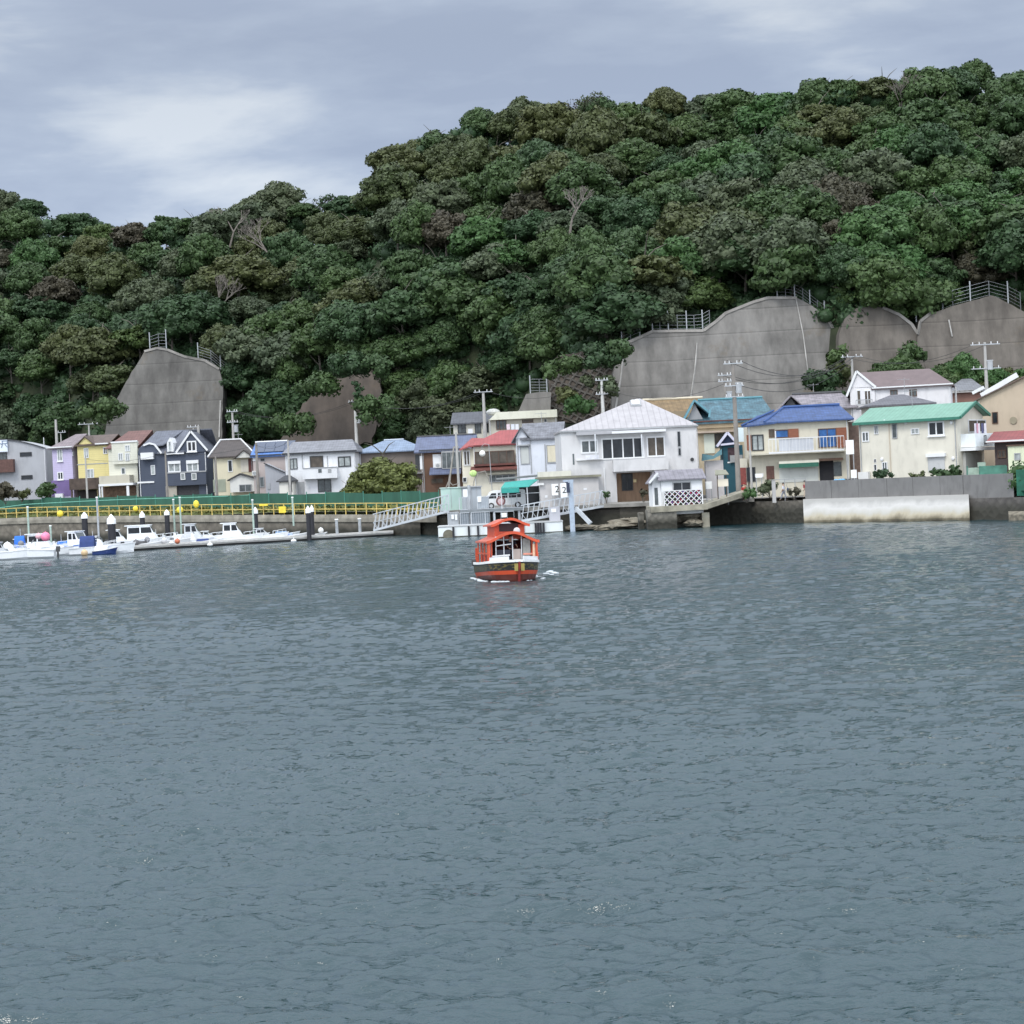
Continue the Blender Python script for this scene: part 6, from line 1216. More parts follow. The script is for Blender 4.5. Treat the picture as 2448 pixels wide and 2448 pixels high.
boat(288, 1281, 211, 3, 4.6, 1.8, .8, 'white boat with light grey canvas between the second and third capped piles', cover=(1.0, 3.2, .8, GEL2), motor=False)
boat(455, 1292, 206, 2, 3.6, 1.5, .5, 'low white dinghy with navy cover in front of the framed canopy boat', cover=(.8, 2.2, .4, NAVY), rails=False)
boat(640, 1281, 213, 4, 3.8, 1.6, .7, 'white dinghy with blue tarpaulin below the quay wall', cover=(1.0, 2.4, .5, mat('grey_blue_canvas', (.16, .24, .36), .7, .15)), motor=False, rails=False)
for x, y, Y, r_, c_, lab, nm in ((109, 1283, 192, .45, (.80, .22, .36), 'large pink mooring buoy on the cabin boat', 'mooring_buoy'), (92, 1282, 194, .3, (.80, .45, .50), 'small pale pink buoy left of the large pink one', 'mooring_buoy'), (202, 1322, 191.5, .34, (.62, .45, .26), 'weathered tan fender at the waterline below the navy hood', 'fender'),
                           (424, 1294, 201, .28, (.55, .16, .08), 'orange red buoy among ropes on the dock', 'mooring_buoy'), (410, 1298, 200, .26, (.82, .80, .78), 'white float lying at the dock edge beside the orange buoy', 'float'), (502, 1302, 199.5, .3, (.82, .82, .8), 'flat white float hanging on the dock edge below the white motor boat', 'float'),
                           (702, 1293, 207, .3, (.85, .86, .86), 'white float at the dock edge left of the pair of piles', 'float'), (782, 1281, 210, .3, (.06, .065, .06), 'dark bundle of gear on the dock right of the piles', 'gear_bundle'), (767, 1268, 210, .3, (.8, .8, .78), 'white crate like bundle above the dock end', 'gear_bundle'), (18, 1306, 190.5, .42, (.72, .72, .72), 'heap of white fenders on the leftmost open boat', 'gear_bundle'), (50, 1300, 191, .3, (.2, .2, .21), 'dark grey bundle beside the heap of white fenders', 'gear_bundle'), (352, 1290, 203, .3, (.22, .22, .24), 'dark engine cover on the low grey work boat', 'gear_bundle'), (325, 1297, 202, .32, (.12, .12, .13), 'black outboard cowling on the open grey skiff', 'gear_bundle'), (393, 1292, 203, .3, (.6, .6, .62), 'grey seat cushion heap left of the orange buoy', 'gear_bundle')):
    p = at(x, y, Y); root = empty(nm, (p.x, Y, p.z - r_), label=lab, cat=nm.replace('_', ' ')); MB().ball((0, 0, r_), r_, r_, r_ * (.6 if nm == 'float' else 1), 14, 9).build('body', mat('buoy_%d' % x, c_, .5, .12), root, True); MB().tube((0, 0, r_ * 1.5), (0, 0, r_ * 2.15), .06, .05, 6).build('eye', mat('buoy_%d' % x, c_), root)
# gangways
def gangway(a, b_, Y0, Y1, hgt, lab, n=14, wy=1.3):
    """truss gangway between lower picture points a and b"""
    p, q = at(*a, Y0), at(*b_, Y1); root = empty('gangway', p, label=lab, cat='gangway'); q = q - p; p = Vector((0, 0, 0))
    MB().slab([p, q, q + Vector((0, wy, 0)), p + Vector((0, wy, 0))], .1).build('walkway', mat('gang_deck', (.40, .41, .42), .7, .1), root)
    for k, dy in enumerate((0, wy)):
        b = MB(); o = Vector((0, dy, 0)); H1 = Vector((0, 0, hgt)); Hm = Vector((0, 0, hgt * .5)); b._bar(p + o, q + o, .14, .22); b._bar(p + o + H1, q + o + H1, .07, .09); b._bar(p + o + Hm, q + o + Hm, .045, .05)
        for i in range(n + 1):
            t = i / n; s = p.lerp(q, t) + o; lean = Vector(((.35 if True else 0), 0, 0)); b._bar(s, s + H1 + lean * (0 if i == n else 1) * .9, .06, .06)
            if i < n and i % 2 == 0: e = p.lerp(q, (i + 1) / n) + o; b._bar(s + Hm, e, .035, .035)
        b.build('side_truss', STEELP, root)
    return root
gangway((893, 1268), (1073, 1222), 208, 204, 1.7, 'long pale steel gangway sloping up from the floating dock to the quay', 18)
gangway((1247, 1246), (1443, 1210), 196, 199.3, 1.55, 'pale steel truss gangway sloping up from the pontoon to the right', 16)
# ferry pontoon
root = empty('ferry_pontoon', tuple(onz(1045, 1284, 0)), label='white floating pontoon with black rubber fenders behind the orange boat', cat='pontoon')
YP = 195; a, c = at(1047, 1260, YP), at(1345, 1250, YP); zt = at(1150, 1257, YP).z; zt = 1.05
pw = WL('pontoon_white', (.74, .78, .78), .06)
rel(MB().box(a.x, c.x, YP, YP + 4.5, -.4, zt), root).build('hull', pw, root); rel(MB().box(a.x - .05, c.x + .05, YP - .06, YP + 4.56, zt, zt + .1), root).build('deck', mat('pontoon_deck', (.45, .46, .46), .8, .1), root)
rel(MB().box(a.x + .02, c.x - .02, YP - .02, YP, -.4, .12), root).build('waterline_stain', mat('weed', (.07, .07, .05), .9, .3), root)
for x in (1084, 1121, 1143, 1251, 1281, 1287, 1293, 1300): p = at(x, 1270, YP); rel(MB().box(p.x - .10, p.x + .10, YP - .22, YP - .021, -.05, zt), root).build('fender', PK, root)
p = at(1072, 1275, YP); rel(MB().tube((p.x, YP - .05, .25), (p.x, YP - .02, .25), .55, .55, 16), root).build('hatch', mat('hatch_olive', (.16, .15, .11), .8, .2), root)
def mesh_rail(root, x0, x1, Y, z0, hgt, name, m=STEELP, nb=None, gap=.22, panel=None):
    b = MB(); n = max(2, int((x1 - x0) / gap)); b.box(x0, x1, Y - .03, Y + .03, z0 + hgt - .06, z0 + hgt); b.box(x0, x1, Y - .03, Y + .03, z0, z0 + .06)
    for i in range(n + 1): x = x0 + (x1 - x0) * i / n; w = .04 if i % 6 == 0 else .014; b.box(x - w, x + w, Y - .02, Y + .02, z0 + .06, z0 + hgt - .06)
    rel(b, root).build(name, m, root)
    if panel: rel(MB().box(x0 + .05, x1 - .05, Y + .04, Y + .06, z0 + .1, z0 + hgt - .1), root).build('panel', panel, root)
px = lambda x, y=1240: at(x, y, YP).x
mesh_rail(root, px(1071), px(1097), YP + .2, zt + .1, 1.35, 'gate', panel=WL('gate_grey', (.42, .44, .46), .06)); gp_ = mat('rail_mesh_grey', (.20, .23, .26), .6, .1); mesh_rail(root, px(1100), px(1122), YP + .2, zt + .1, 1.25, 'railing', panel=gp_); mesh_rail(root, px(1127), px(1171), YP + .2, zt + .1, 1.25, 'railing', panel=gp_); mesh_rail(root, px(1182), px(1229), YP + .2, zt + .1, 1.2, 'railing', gap=.5)
rel(MB().box(px(1079), px(1085), YP + .12, YP + .16, zt + .75, zt + 1.2), root).build('notice', bd, root); rel(MB().box(px(1088), px(1093), YP + .12, YP + .16, zt + .65, zt + 1.2), root).build('notice', bd, root); rel(MB().box(px(1199), px(1212), YP + .1, YP + .15, zt + .7, zt + 1.15), root).build('notice', bd, root)
rel(MB().box(px(1314), px(1340), YP + .8, YP + 1.6, zt + .1, zt + 1.45), root).build('locker', WL('locker_grey', (.50, .50, .54), .06, .1), root); rel(MB().box(px(1319), px(1331), YP + .74, YP + .79, zt + .95, zt + 1.3), root).build('notice', bd, root)
for x in (1330, 1310): pass
# grey access platform on the quay edge with signs and railings
root = empty('access_platform', tuple(at(1140, 1216, 202)), label='grey steel access platform with railings above the white pontoon', cat='platform')
YQ = 202; px2 = lambda x, y=1200: at(x, y, YQ).x; zq = at(1180, 1216, YQ).z
rel(MB().box(px2(1098), px2(1250), YQ, YQ + 4, zq - .3, zq), root).build('deck', mat('platform_grey', (.20, .22, .235), .7, .12), root)
mesh_rail(root, px2(1141), px2(1168), YQ, zq, 1.35, 'railing', panel=mat('panel_bluegrey', (.36, .40, .44), .6, .08)); mesh_rail(root, px2(1168), px2(1236), YQ, zq, 1.35, 'railing', gap=.55); mesh_rail(root, px2(1236), px2(1318), YQ + .1, zq, 1.45, 'railing', gap=1.1); mesh_rail(root, px2(1098), px2(1118), YQ, zq, 1.3, 'railing')
rel(MB().box(px2(1142), px2(1151), YQ - .08, YQ - .04, zq + .75, zq + 1.3), root).build('notice', bd, root)
rel(MB().tube((px2(1122), YQ + 1.2, zq), (px2(1122), YQ + 1.2, at(1120, 1160, YQ).z), .16, .16, 10), root).build('lamp_column', STEEL, root)
for x in (1125, 1180, 1240): p = px2(x); rel(MB().box(p - .12, p + .12, YQ + .2, YQ + .5, -1, zq - .3), root).build('leg', STEEL, root)
# steel mooring frame with brace
root = empty('steel_post', tuple(at(1370, 1250, 195)), label='tall grey steel post with diagonal brace carrying the gangway', cat='post'); p = at(1369, 1258, 195); q = at(1361, 1147, 195)
rel(MB().box(p.x - .24, p.x + .24, 195, 195.45, -1, at(1365, 1147, 195).z), root).build('column', mat('steel_bluegrey', (.40, .47, .56), .5, .12), root); rel(MB()._bar(at(1376, 1214, 195.3), at(1412, 1252, 194.6), .35, .35), root).build('brace', STEELP, root); rel(MB().box(at(1346, 1150, 195).x, p.x + .3, 195.1, 195.4, at(1360, 1152, 195).z, at(1360, 1147, 195).z), root).build('cross_arm', MATS['steel_bluegrey'], root)
rt, f = sign_board(1354, 1154, 1362, 1178, 194.7, 4.0, 'narrow vertical navy sign hanging on the grey steel post', m=MATS['navy_door'], post=False)
# lifebuoy on board above the orange boat: ring on a stand
root = empty('lifebuoy', tuple(at(1197, 1215, 202.5)), label='red and white lifebuoy on a stand above the orange boat roof', cat='lifebuoy'); p = at(1197, 1198, 202.5)
import bmesh as _bm
b = MB(); n, k2, R1, r1 = 24, 8, .40, .09
vs = [(p.x + (R1 + r1 * math.cos(j * 2 * math.pi / k2)) * math.cos(i * 2 * math.pi / n), 202.5 + r1 * math.sin(j * 2 * math.pi / k2), p.z + (R1 + r1 * math.cos(j * 2 * math.pi / k2)) * math.sin(i * 2 * math.pi / n)) for i in range(n) for j in range(k2)]
b.add(vs, [(i * k2 + j, ((i + 1) % n) * k2 + j, ((i + 1) % n) * k2 + (j + 1) % k2, i * k2 + (j + 1) % k2) for i in range(n) for j in range(k2)]); rel(b, root).build('ring', mat('buoy_dark_red', (.22, .09, .09), .6, .2), root); rel(MB().box(p.x - .06, p.x + .06, 202.55, 202.62, p.z - 1.4, p.z + .9), root).build('stand', STEEL, root); rel(MB().ball((p.x, 202.5, p.z - .05), .27, .1, .38, 10, 6), root).build('pink_cover', mat('pink_cover', (.72, .50, .50), .8, .1), root)
# ================= people
import bmesh
def skin(name, verts, edges, radii, m, parent, root=0, sub=2):
    me = bpy.data.meshes.new(name); bm = bmesh.new(); lay = bm.verts.layers.skin.verify(); vs = [bm.verts.new(v) for v in verts]
    for a, b in edges: bm.edges.new((vs[a], vs[b]))
    for v, r in zip(vs, radii): v[lay].radius = (r, r) if not isinstance(r, tuple) else r
    vs[root][lay].use_root = True; bm.to_mesh(me); bm.free()
    o = bpy.data.objects.new(name, me); COL.objects.link(o); s = o.modifiers.new('s', 'SKIN'); s.use_smooth_shade = True; q = o.modifiers.new('q', 'SUBSURF'); q.levels = sub; q.render_levels = sub
    dg = bpy.context.evaluated_depsgraph_get(); dg.update(); m2 = bpy.data.meshes.new_from_object(o.evaluated_get(dg)); COL.objects.unlink(o); bpy.data.objects.remove(o)
    o = bpy.data.objects.new(name, m2); m2.materials.clear(); m2.materials.append(m); COL.objects.link(o); o.parent = parent; return o
SKINM = mat('skin', (.45, .29, .21), .6, .06)
def person(P, yaw, label, shirt, trousers, hair=(.02, .018, .016), hat=None, stride=.25, armL=((.05, .30), (.18, .22)), armR=((-.05, .30), (.12, .24)), group=None):
    """standing or walking figure facing +x, 1.68 m tall"""
    root = empty('person', P, yaw, label=label, cat='person', group=group); V = []; E = []; R_ = []
    def v(p, r, par=None):
        V.append(p); R_.append(r)
        if par is not None: E.append((par, len(V) - 1))
        return len(V) - 1
    pel = v((0, 0, .90), (.13, .10)); ch = v((.02, 0, 1.12), (.12, .10), pel); tp = v((.02, 0, 1.34), (.13, .09), ch); nk = v((.03, 0, 1.44), .055, tp); hb = v((.045, 0, 1.51), .075, nk); hd = v((.04, 0, 1.60), .085, hb); v((.035, 0, 1.655), .06, hd)
    v((.125, 0, 1.555), .016, hb)
    legs = []
    for s, st in ((1, stride), (-1, -stride)):
        hp_ = v((0, s * .09, .86), .085, pel); kn = v((st * .5 + .03, s * .10, .48), .06, hp_); an = v((st, s * .10, .09), .04, kn); v((st + .15, s * .10, .035), .035, an); legs.append((hp_, kn, an))
    arms = []
    for s, a in ((1, armL), (-1, armR)):
        shd = v((.02, s * .19, 1.35), .055, tp); el = v((a[0][0], s * (.25), 1.35 - a[0][1]), .04, shd); wr = v((a[1][0], s * (.26), 1.35 - a[0][1] - a[1][1]), .026, el)
        d = Vector((a[1][0] - a[0][0], 0, -a[1][1])).normalized(); pm = v(tuple(Vector(V[wr]) + d * .07), .032, wr)
        for k in range(4): v(tuple(Vector(V[pm]) + d * (.085 - abs(k - 1.3) * .012) + Vector(((k - 1.5) * .02, -s * .012, 0))), .009, pm)
        v(tuple(Vector(V[wr]) + d * .07 + Vector((.045, -s * .02, 0))), .010, wr); arms.append((shd, el, wr))
    skin('body', V, E, R_, SKINM, root)
    g = lambda i, dz=0: (V[i][0], V[i][1], V[i][2] + dz)
    sv = [g(pel, .02), g(ch), g(tp), g(arms[0][0]), g(arms[0][1]), g(arms[1][0]), g(arms[1][1])]; skin('shirt', sv, [(0, 1), (1, 2), (2, 3), (3, 4), (2, 5), (5, 6)], [(.17, .14), (.155, .135), (.155, .12), .075, .06, .075, .06], mat('cloth_' + '%.2f%.2f%.2f' % shirt, shirt, .85, .12), root, 0, 1)
    tv = [g(pel, .03), g(legs[0][0]), g(legs[0][1]), g(legs[0][2]), g(legs[1][0]), g(legs[1][1]), g(legs[1][2])]; skin('trousers', tv, [(0, 1), (1, 2), (2, 3), (0, 4), (4, 5), (5, 6)], [(.16, .13), .11, .085, .065, .11, .085, .065], mat('cloth_' + '%.2f%.2f%.2f' % trousers, trousers, .85, .12), root, 0, 1)
    MB().ball((.02, 0, 1.63), .105, .095, .10, 12, 8, -.25).build('hair', mat('hair_dark', hair, .7), root, True)
    if hat: b = MB().ball((.03, 0, 1.66), .115, .105, .10, 12, 8, 0); b.box(.06, .22, -.07, .07, 1.655, 1.67); b.build('cap', mat('cap_%.2f' % hat[0], hat, .8), root)
    return root
def feet(px, py, Y, z): p = at(px, py, Y); return Vector((p.x, Y, z))
person(feet(1874, 1183, 191.5, 2.2), RAD(160), 'person in white shirt and grey trousers walking with a dark bag by the rocks', (.66, .67, .74), (.30, .31, .36), stride=.3)
p3 = person(feet(1924, 1180, 190.5, 2.3), RAD(20), 'person in maroon shirt and cream trousers at the end of the grey parapet', (.30, .035, .05), (.60, .50, .40), stride=.18, armR=((.18, .22), (.42, -.05)))
person(feet(1779, 1190, 193, 2.3), RAD(-60), 'person in bright red top and cap behind the weeds near the slipway', (.42, .03, .03), (.16, .05, .05), hat=(.30, .02, .02), stride=.05)
bg = empty('shoulder_bag', feet(1883, 1160, 191.3, 3.0), label='dark blue shoulder bag carried by the person in white', cat='bag'); MB().ball((0, 0, .2), .12, .09, .2, 10, 6).build('pouch', mat('bag_navy', (.05, .07, .12), .8), bg); MB().path([(0, .0, .35), (-.1, .05, .6), (-.05, .1, .8)], .015).build('strap', MATS['bag_navy'], bg)
# ================= orange ferry
def ferry():
    Y = 110; c = onz(1212, 1379, 0); root = empty('ferry_boat', (c.x - .48, 112.0, -.05), RAD(-78), label='small orange red ferry with two tiered curved roof heading towards the viewer', cat='ferry')
    root.rotation_euler = (RAD(-1.5), RAD(-1.2), RAD(-81)); root.scale = (.9, .87, .93)
    OR = mat('paint_orange_red', (.58, .082, .030), .45, .12, 1.5); ORL = mat('roof_coral', (.52, .13, .085), .55, .15, 2.0); RD = mat('paint_dark_red', (.26, .03, .025), .5, .2)
    hm = bpy.data.materials.new('ferry_hull'); hm.use_nodes = True; nt = hm.node_tree; b = nt.nodes['Principled BSDF']; b.inputs['Roughness'].default_value = .4
    tc = N(nt, 'ShaderNodeTexCoord'); sp = N(nt, 'ShaderNodeSeparateXYZ'); L(nt, tc.outputs['Object'], sp.inputs[0])
    sl = N(nt, 'ShaderNodeMath', operation='MULTIPLY_ADD'); L(nt, sp.outputs['X'], sl.inputs[0]); sl.inputs[1].default_value = -.03; L(nt, sp.outputs['Z'], sl.inputs[2])
    r = ramp(nt, [(0, (.10, .02, .012)), (.06, (.55, .072, .024)), (.285, (.016, .016, .015))], 'CONSTANT'); L(nt, sl.outputs[0], r.inputs[0])
    ck = N(nt, 'ShaderNodeTexNoise', i_Scale=5.0, i_Detail=2.0); mp = N(nt, 'ShaderNodeMapping'); mp.inputs['Scale'].default_value = (.5, .5, 2.0); L(nt, tc.outputs['Object'], mp.inputs[0]); L(nt, mp.outputs[0], ck.inputs['Vector'])
    gt = N(nt, 'ShaderNodeMath', operation='GREATER_THAN'); L(nt, ck.outputs[0], gt.inputs[0]); gt.inputs[1].default_value = .52
    g2 = N(nt, 'ShaderNodeMath', operation='GREATER_THAN'); L(nt, sl.outputs[0], g2.inputs[0]); g2.inputs[1].default_value = .34; g3 = N(nt, 'ShaderNodeMath', operation='LESS_THAN'); L(nt, sl.outputs[0], g3.inputs[0]); g3.inputs[1].default_value = .66
    m1 = N(nt, 'ShaderNodeMath', operation='MULTIPLY'); L(nt, gt.outputs[0], m1.inputs[0]); L(nt, g2.outputs[0], m1.inputs[1]); m2 = N(nt, 'ShaderNodeMath', operation='MULTIPLY'); L(nt, m1.outputs[0], m2.inputs[0]); L(nt, g3.outputs[0], m2.inputs[1]); m3 = N(nt, 'ShaderNodeMath', operation='MULTIPLY'); L(nt, m2.outputs[0], m3.inputs[0]); m3.inputs[1].default_value = .6
    mx = N(nt, 'ShaderNodeMix', data_type='RGBA'); L(nt, m3.outputs[0], mx.inputs[0]); L(nt, r.outputs[0], mx.inputs[6]); mx.inputs[7].default_value = (.20, .16, .04, 1); L(nt, mx.outputs[2], b.inputs['Base Color'])
    Lh, B, Hh = 8.0, 3.3, .82; m = 18; sec = 9; rows = []
    def wid(t): return B / 2 * (1 - max(0, (t - .66) / .34) ** 2.4 * .86)
    def top(t): return Hh + .22 * t ** 2
    for i in range(m + 1):
        t = i / m; x = Lh * t; w = wid(t); r_ = []
        for j in range(sec):
            s = -1 + 2 * j / (sec - 1); a = abs(s); k = {1.0: (1, 1), .75: (.97, .62), .5: (.86, .25), .25: (.5, .02), 0.0: (0, -.06)}[round(a, 2)]
            r_.append((x + .35 * t ** 6 * k[1], w * k[0] * (1 if s > 0 else -1), -.35 + (top(t) + .35) * k[1]))
        rows.append(r_)
    vs = [p for q in rows for p in q]; n = sec; b = MB().add(vs, [(i * n + j, (i + 1) * n + j, (i + 1) * n + j + 1, i * n + j + 1) for i in range(m) for j in range(n - 1)] + [tuple(range(n)), tuple(m * n + j for j in range(n - 1, -1, -1))])
    hull_ = b.build('hull', hm, root)
    b = MB(); [b.add([(Lh * i / m, -wid(i / m), top(i / m) - .12), (Lh * (i + 1) / m, -wid((i + 1) / m), top((i + 1) / m) - .12), (Lh * (i + 1) / m, wid((i + 1) / m), top((i + 1) / m) - .12), (Lh * i / m, wid(i / m), top(i / m) - .12)], [(0, 1, 2, 3)]) for i in range(m)]; b.build('deck', WL('deck_grey', (.45, .42, .40), .1), root)
    b = MB()
    for s in (-1, 1):
        for i in range(m): t0, t1 = i / m, (i + 1) / m; b._bar((Lh * t0 + .35 * t0 ** 6, s * wid(t0), top(t0) + .04), (Lh * t1 + .35 * t1 ** 6, s * wid(t1), top(t1) + .04), .12, .14)
    b._bar((Lh + .35, -wid(1), top(1) + .04), (Lh + .35, wid(1), top(1) + .04), .12, .14); b.build('gunwale', WL('gunwale_white', (.82, .83, .82), .05), root)
    for s, x0, x1 in ((-1, 6.2, 7.7), (1, 5.4, 7.9)):
        b = MB(); k = 6
        for i in range(k): a0 = x0 + (x1 - x0) * i / k; a1 = x0 + (x1 - x0) * (i + 1) / k; b._bar((a0, s * (wid(a0 / Lh) - .04), top(a0 / Lh) + .2), (a1, s * (wid(a1 / Lh) - .04), top(a1 / Lh) + .2), .06, .22)
        b.build('bulwark_board', WHITE, root)
    MB().ball((5.9, -1.2, .98), .35, .3, .22, 10, 6).build('white_bundle', WHITE, root)
    MB()._bar((Lh + .36, 0, top(1) + .0), (Lh + .05, 0, -.3), .12, .14).build('stem_post', RD, root)
    em = mat('emblem_ochre', (.34, .27, .07), .6, .2)
    for s in (-1, 1): MB().box(Lh + .345, Lh + .375, s * .2 - .11, s * .2 + .11, .50, .92).build('bow_emblem', em, root)
    # cabin
    x0, x1, w = 1.4, 5.6, 1.28; zd = Hh - .08; ze = 2.22; 
    cb = MB()
    for s in (-1, 1): cb.box(x0, x1, s * w - .03, s * w + .03, zd, zd + .62)
    cb.box(x0, x0 + .06, -w, w, zd, ze); cb.box(x1 - .06, x1, -w, -.55, zd, zd + .45); cb.box(x1 - .06, x1, .75, w, zd, zd + .45); cb.build('cabin_wall', RD, root)
    for s in (-1, 1):
        for x in (x0, 2.8, 4.2, x1): MB().box(x - .06, x + .06, s * w - .05, s * w + .05, zd, ze + .05).build('post', OR, root)
        MB().box(x0, x1, s * w - .012, s * w + .012, zd + .62, ze).build('side_glass', glassmat('cabin_glass', (.18, .20, .19), .15), root)
    for y in (-1.0, -.5, .05, .62): MB().box(x1 - .05, x1 + .02, y - .03, y + .03, zd + .4, ze + .25).build('mullion', ALU, root)
    MB().box(x1 - .04, x1 - .01, -1.0, -.1, zd + .1, zd + .95).build('front_panel', mat('navy_panel', (.012, .014, .03), .4, .2), root); MB().box(x1 - .035, x1, .70, w - .1, zd + .55, ze + .1).build('front_glass', glassmat('front_glass_pale', (.30, .31, .29), .2), root); MB().box(x1 - .03, x1, .08, .56, zd + .05, zd + .98).build('door_panel', WL('door_beige', (.42, .36, .33), .06), root)
    MB()._bar((x1 + .1, -w, zd + .58), (x1 + .1, -.15, zd + .64), .06, .08).build('white_rail', WHITE, root); MB()._bar((x1 + .1, -1.0, zd + 1.18), (x1 + .1, -.05, zd + 1.28), .05, .06).build('white_rail', WHITE, root); MB()._bar((x1 + .1, .7, zd + .68), (x1 + .1, w, zd + .68), .06, .1).build('coral_rail', mat('rail_coral', (.72, .30, .22), .5), root)
    def curved(xa, xb, hw, z0, rise, th, m, name, droop=.12):
        n = 16; pr = []
        for i in range(n + 1): s = -1 + 2 * i / n; pr.append((s * hw, z0 + rise * (math.cos(s * math.pi) * .5 + .5) ** .8 + droop * 0 ))
        poly = [(y, z + th) for y, z in pr] + [(y, z) for y, z in reversed(pr)]; fs = []; n2 = len(pr); vs = [(xa, y, z) for y, z in poly] + [(xb, y, z) for y, z in poly]; k = len(poly); b = MB()
        F_ = [(i, (i + 1) % k, (i + 1) % k + k, i + k) for i in range(k)]
        for i in range(n2 - 1): a_, c_ = i, i + 1; d_, e_ = k - 1 - i - 1, k - 1 - i; F_ += [(a_, e_, d_, c_), (a_ + k, c_ + k, d_ + k, e_ + k)]
        return b.add(vs, F_).build(name, m, root)
    curved(1.0, 6.1, 1.62, 2.10, .52, .10, ORL, 'lower_roof'); curved(6.08, 6.18, 1.66, 2.06, .54, .16, OR, 'roof_fascia')
    MB().box(1.8, 4.9, -.95, .95, 2.3, 3.16).build('upper_cabin', OR, root); MB().box(4.905, 4.93, -.66, .55, 2.76, 3.22).build('upper_opening', mat('opening_dark', (.03, .012, .015), .6), root)
    curved(1.5, 5.3, 1.18, 3.06, .36, .09, ORL, 'upper_roof'); curved(5.28, 5.38, 1.22, 3.02, .38, .15, OR, 'roof_fascia')
    MB().ball((6.0, .28, 2.78), .16, .22, .2, 10, 6).build('searchlight', WL('lamp_grey', (.62, .6, .6), .08), root)
    for s in (-1, 1):
        b = MB()
        for i in range(5): x = .25 + i * .3; b.box(x - .03, x + .03, s * 1.5 - .03, s * 1.5 + .03, Hh - .05, Hh + .95)
        for z in (.5, .95): b.box(.2, 1.5, s * 1.5 - .03, s * 1.5 + .03, Hh + z - .03, Hh + z + .03)
        b.build('stern_railing', OR, root)
        b = MB(); 
        for x in (1.5, 2.8, 4.2, 5.6, 6.2): b.box(x - .035, x + .035, s * 1.52 - .035, s * 1.52 + .035, Hh, 2.15 if x < 6 else Hh + .7)
        b.box(1.5, 6.2, s * 1.52 - .03, s * 1.52 + .03, Hh + .62, Hh + .7); b.build('side_railing', OR, root)
        MB().box(5.95, 6.1, s * 1.5 - .05, s * 1.5 + .05, Hh, 2.2).build('roof_post', OR, root)
    MB().tube((.15, -1.45, Hh + .1), (.15, -1.75, Hh + .1), .2, .2, 12).build('tyre_fender', DGR, root)
    f = MB(); f.tube((5.9, 1.35, 2.0), (5.9, 1.35, 1.1), .09, .09, 8); f.build('orange_float', mat('float_cream', (.7, .5, .35), .7), root)
    bpy.context.view_layer.update()
    P = root.matrix_world @ Vector((4.9, .1, Hh - .1)); person(P, RAD(-80), 'person in dark clothes and cap steering inside the orange ferry', (.03, .03, .045), (.05, .05, .07), hat=(.02, .025, .03), stride=.0, armL=((.2, .2), (.42, .08)), armR=((.2, .2), (.42, .08)))
    r = np.random.default_rng(3); pts = []
    for i in range(48):
        t = r.random(); s = -1 if r.random() < .62 else 1; x = 7.9 - t * 6.5; P = root.matrix_world @ Vector((x, s * (wid(min(1, x / Lh)) + .12 + r.random() * .3), 0)); pts.append((P.x, P.y, -.02, r.uniform(.03, .09)))
    for i in range(9): P = onz(1318 + r.normal() * 7, 1372 + r.normal() * 2.5, 0); pts.append((P.x, P.y, .02, r.uniform(.05, .12)))
    b = MB()
    for p in pts: b.ball((p[0], p[1], p[2] + .03), p[3] * 1.9, p[3] * 1.2, p[3] * .6, 7, 4)
    fo = b.build('foam', mat('foam_white', (.58, .63, .66), .7, .05), None); tag(fo, 'white foam breaking along the waterline of the orange ferry', 'foam', kind='stuff')
ferry()
# ================= utility poles, wires, lamps
PC = mat('pole_concrete', (.40, .39, .37), .85, .12, 1.0); INS = mat('insulator', (.70, .70, .70), .4); TR = mat('transformer_grey', (.40, .42, .44), .6, .1)
TOPS = {}
PCD = mat('pole_weathered', (.24, .22, .20), .85, .15, 1.0)
def upole(key, x, yt, yb, Y, lab, arms=(.5,), tr=False, r=.15, armw=1.6, pale=False):
    t = at(x, yt, Y); xb = x + (yb - yt) * .047; p = at(xb, yb, Y); zb = p.z - 1.0; root = empty('utility_pole', (t.x, Y, zb), label=lab, cat='utility pole', group='utility poles among the houses'); H_ = t.z - zb
    MB().tube((0, 0, 0), (0, 0, H_), r * 1.25, r * .8, 10).build('shaft', BD_P if pale else PCD if key in ('k', 'l', 'r', 'f', 'c') else PC, root); TOPS[key] = (t, armw)
    for a in arms:
        z = H_ - a; b = MB().box(-armw * .5, armw * .5, -.22, -.12, z, z + .1)
        b.build('crossarm', STEEL, root); b = MB()
        for k in (-.42, -.2, .2, .42): b.tube((armw * k, -.17, z + .1), (armw * k, -.17, z + .34), .05, .05, 6)
        b.build('insulator', INS, root)
    if tr: MB().tube((.45, -.1, H_ - 3.0), (.45, -.1, H_ - 2.1), .3, .3, 12).build('transformer', TR, root); MB().box(0, .45, -.14, -.06, H_ - 2.9, H_ - 2.8).build('bracket', STEEL, root); MB().box(0, .8, -.14, -.06, H_ - 2.05, H_ - 1.95).build('bracket', STEEL, root)
    return root
BD_P = mat('pole_pale', (.56, .56, .54), .8, .1)
upole('a', 133, 1003, 1070, 292, 'bare concrete utility pole behind the purple house', arms=(), r=.2); upole('b', 212, 1013, 1060, 300, 'pole with boxed frame behind the yellow house in front of the dark slope', tr=True, armw=3.2, arms=(.1,)); upole('b2', 145, 1033, 1070, 296, 'short pole with transformer right beside the bare pole', tr=True, arms=(.1,), r=.1)
upole('c', 395, 1078, 1182, 254, 'slim front pole before the dark slate blue house', arms=(), r=.13); upole('d', 462, 1020, 1070, 285, 'thin mast with bent bracket behind the dark blue gable', arms=(.1,), r=.14, armw=1.8)
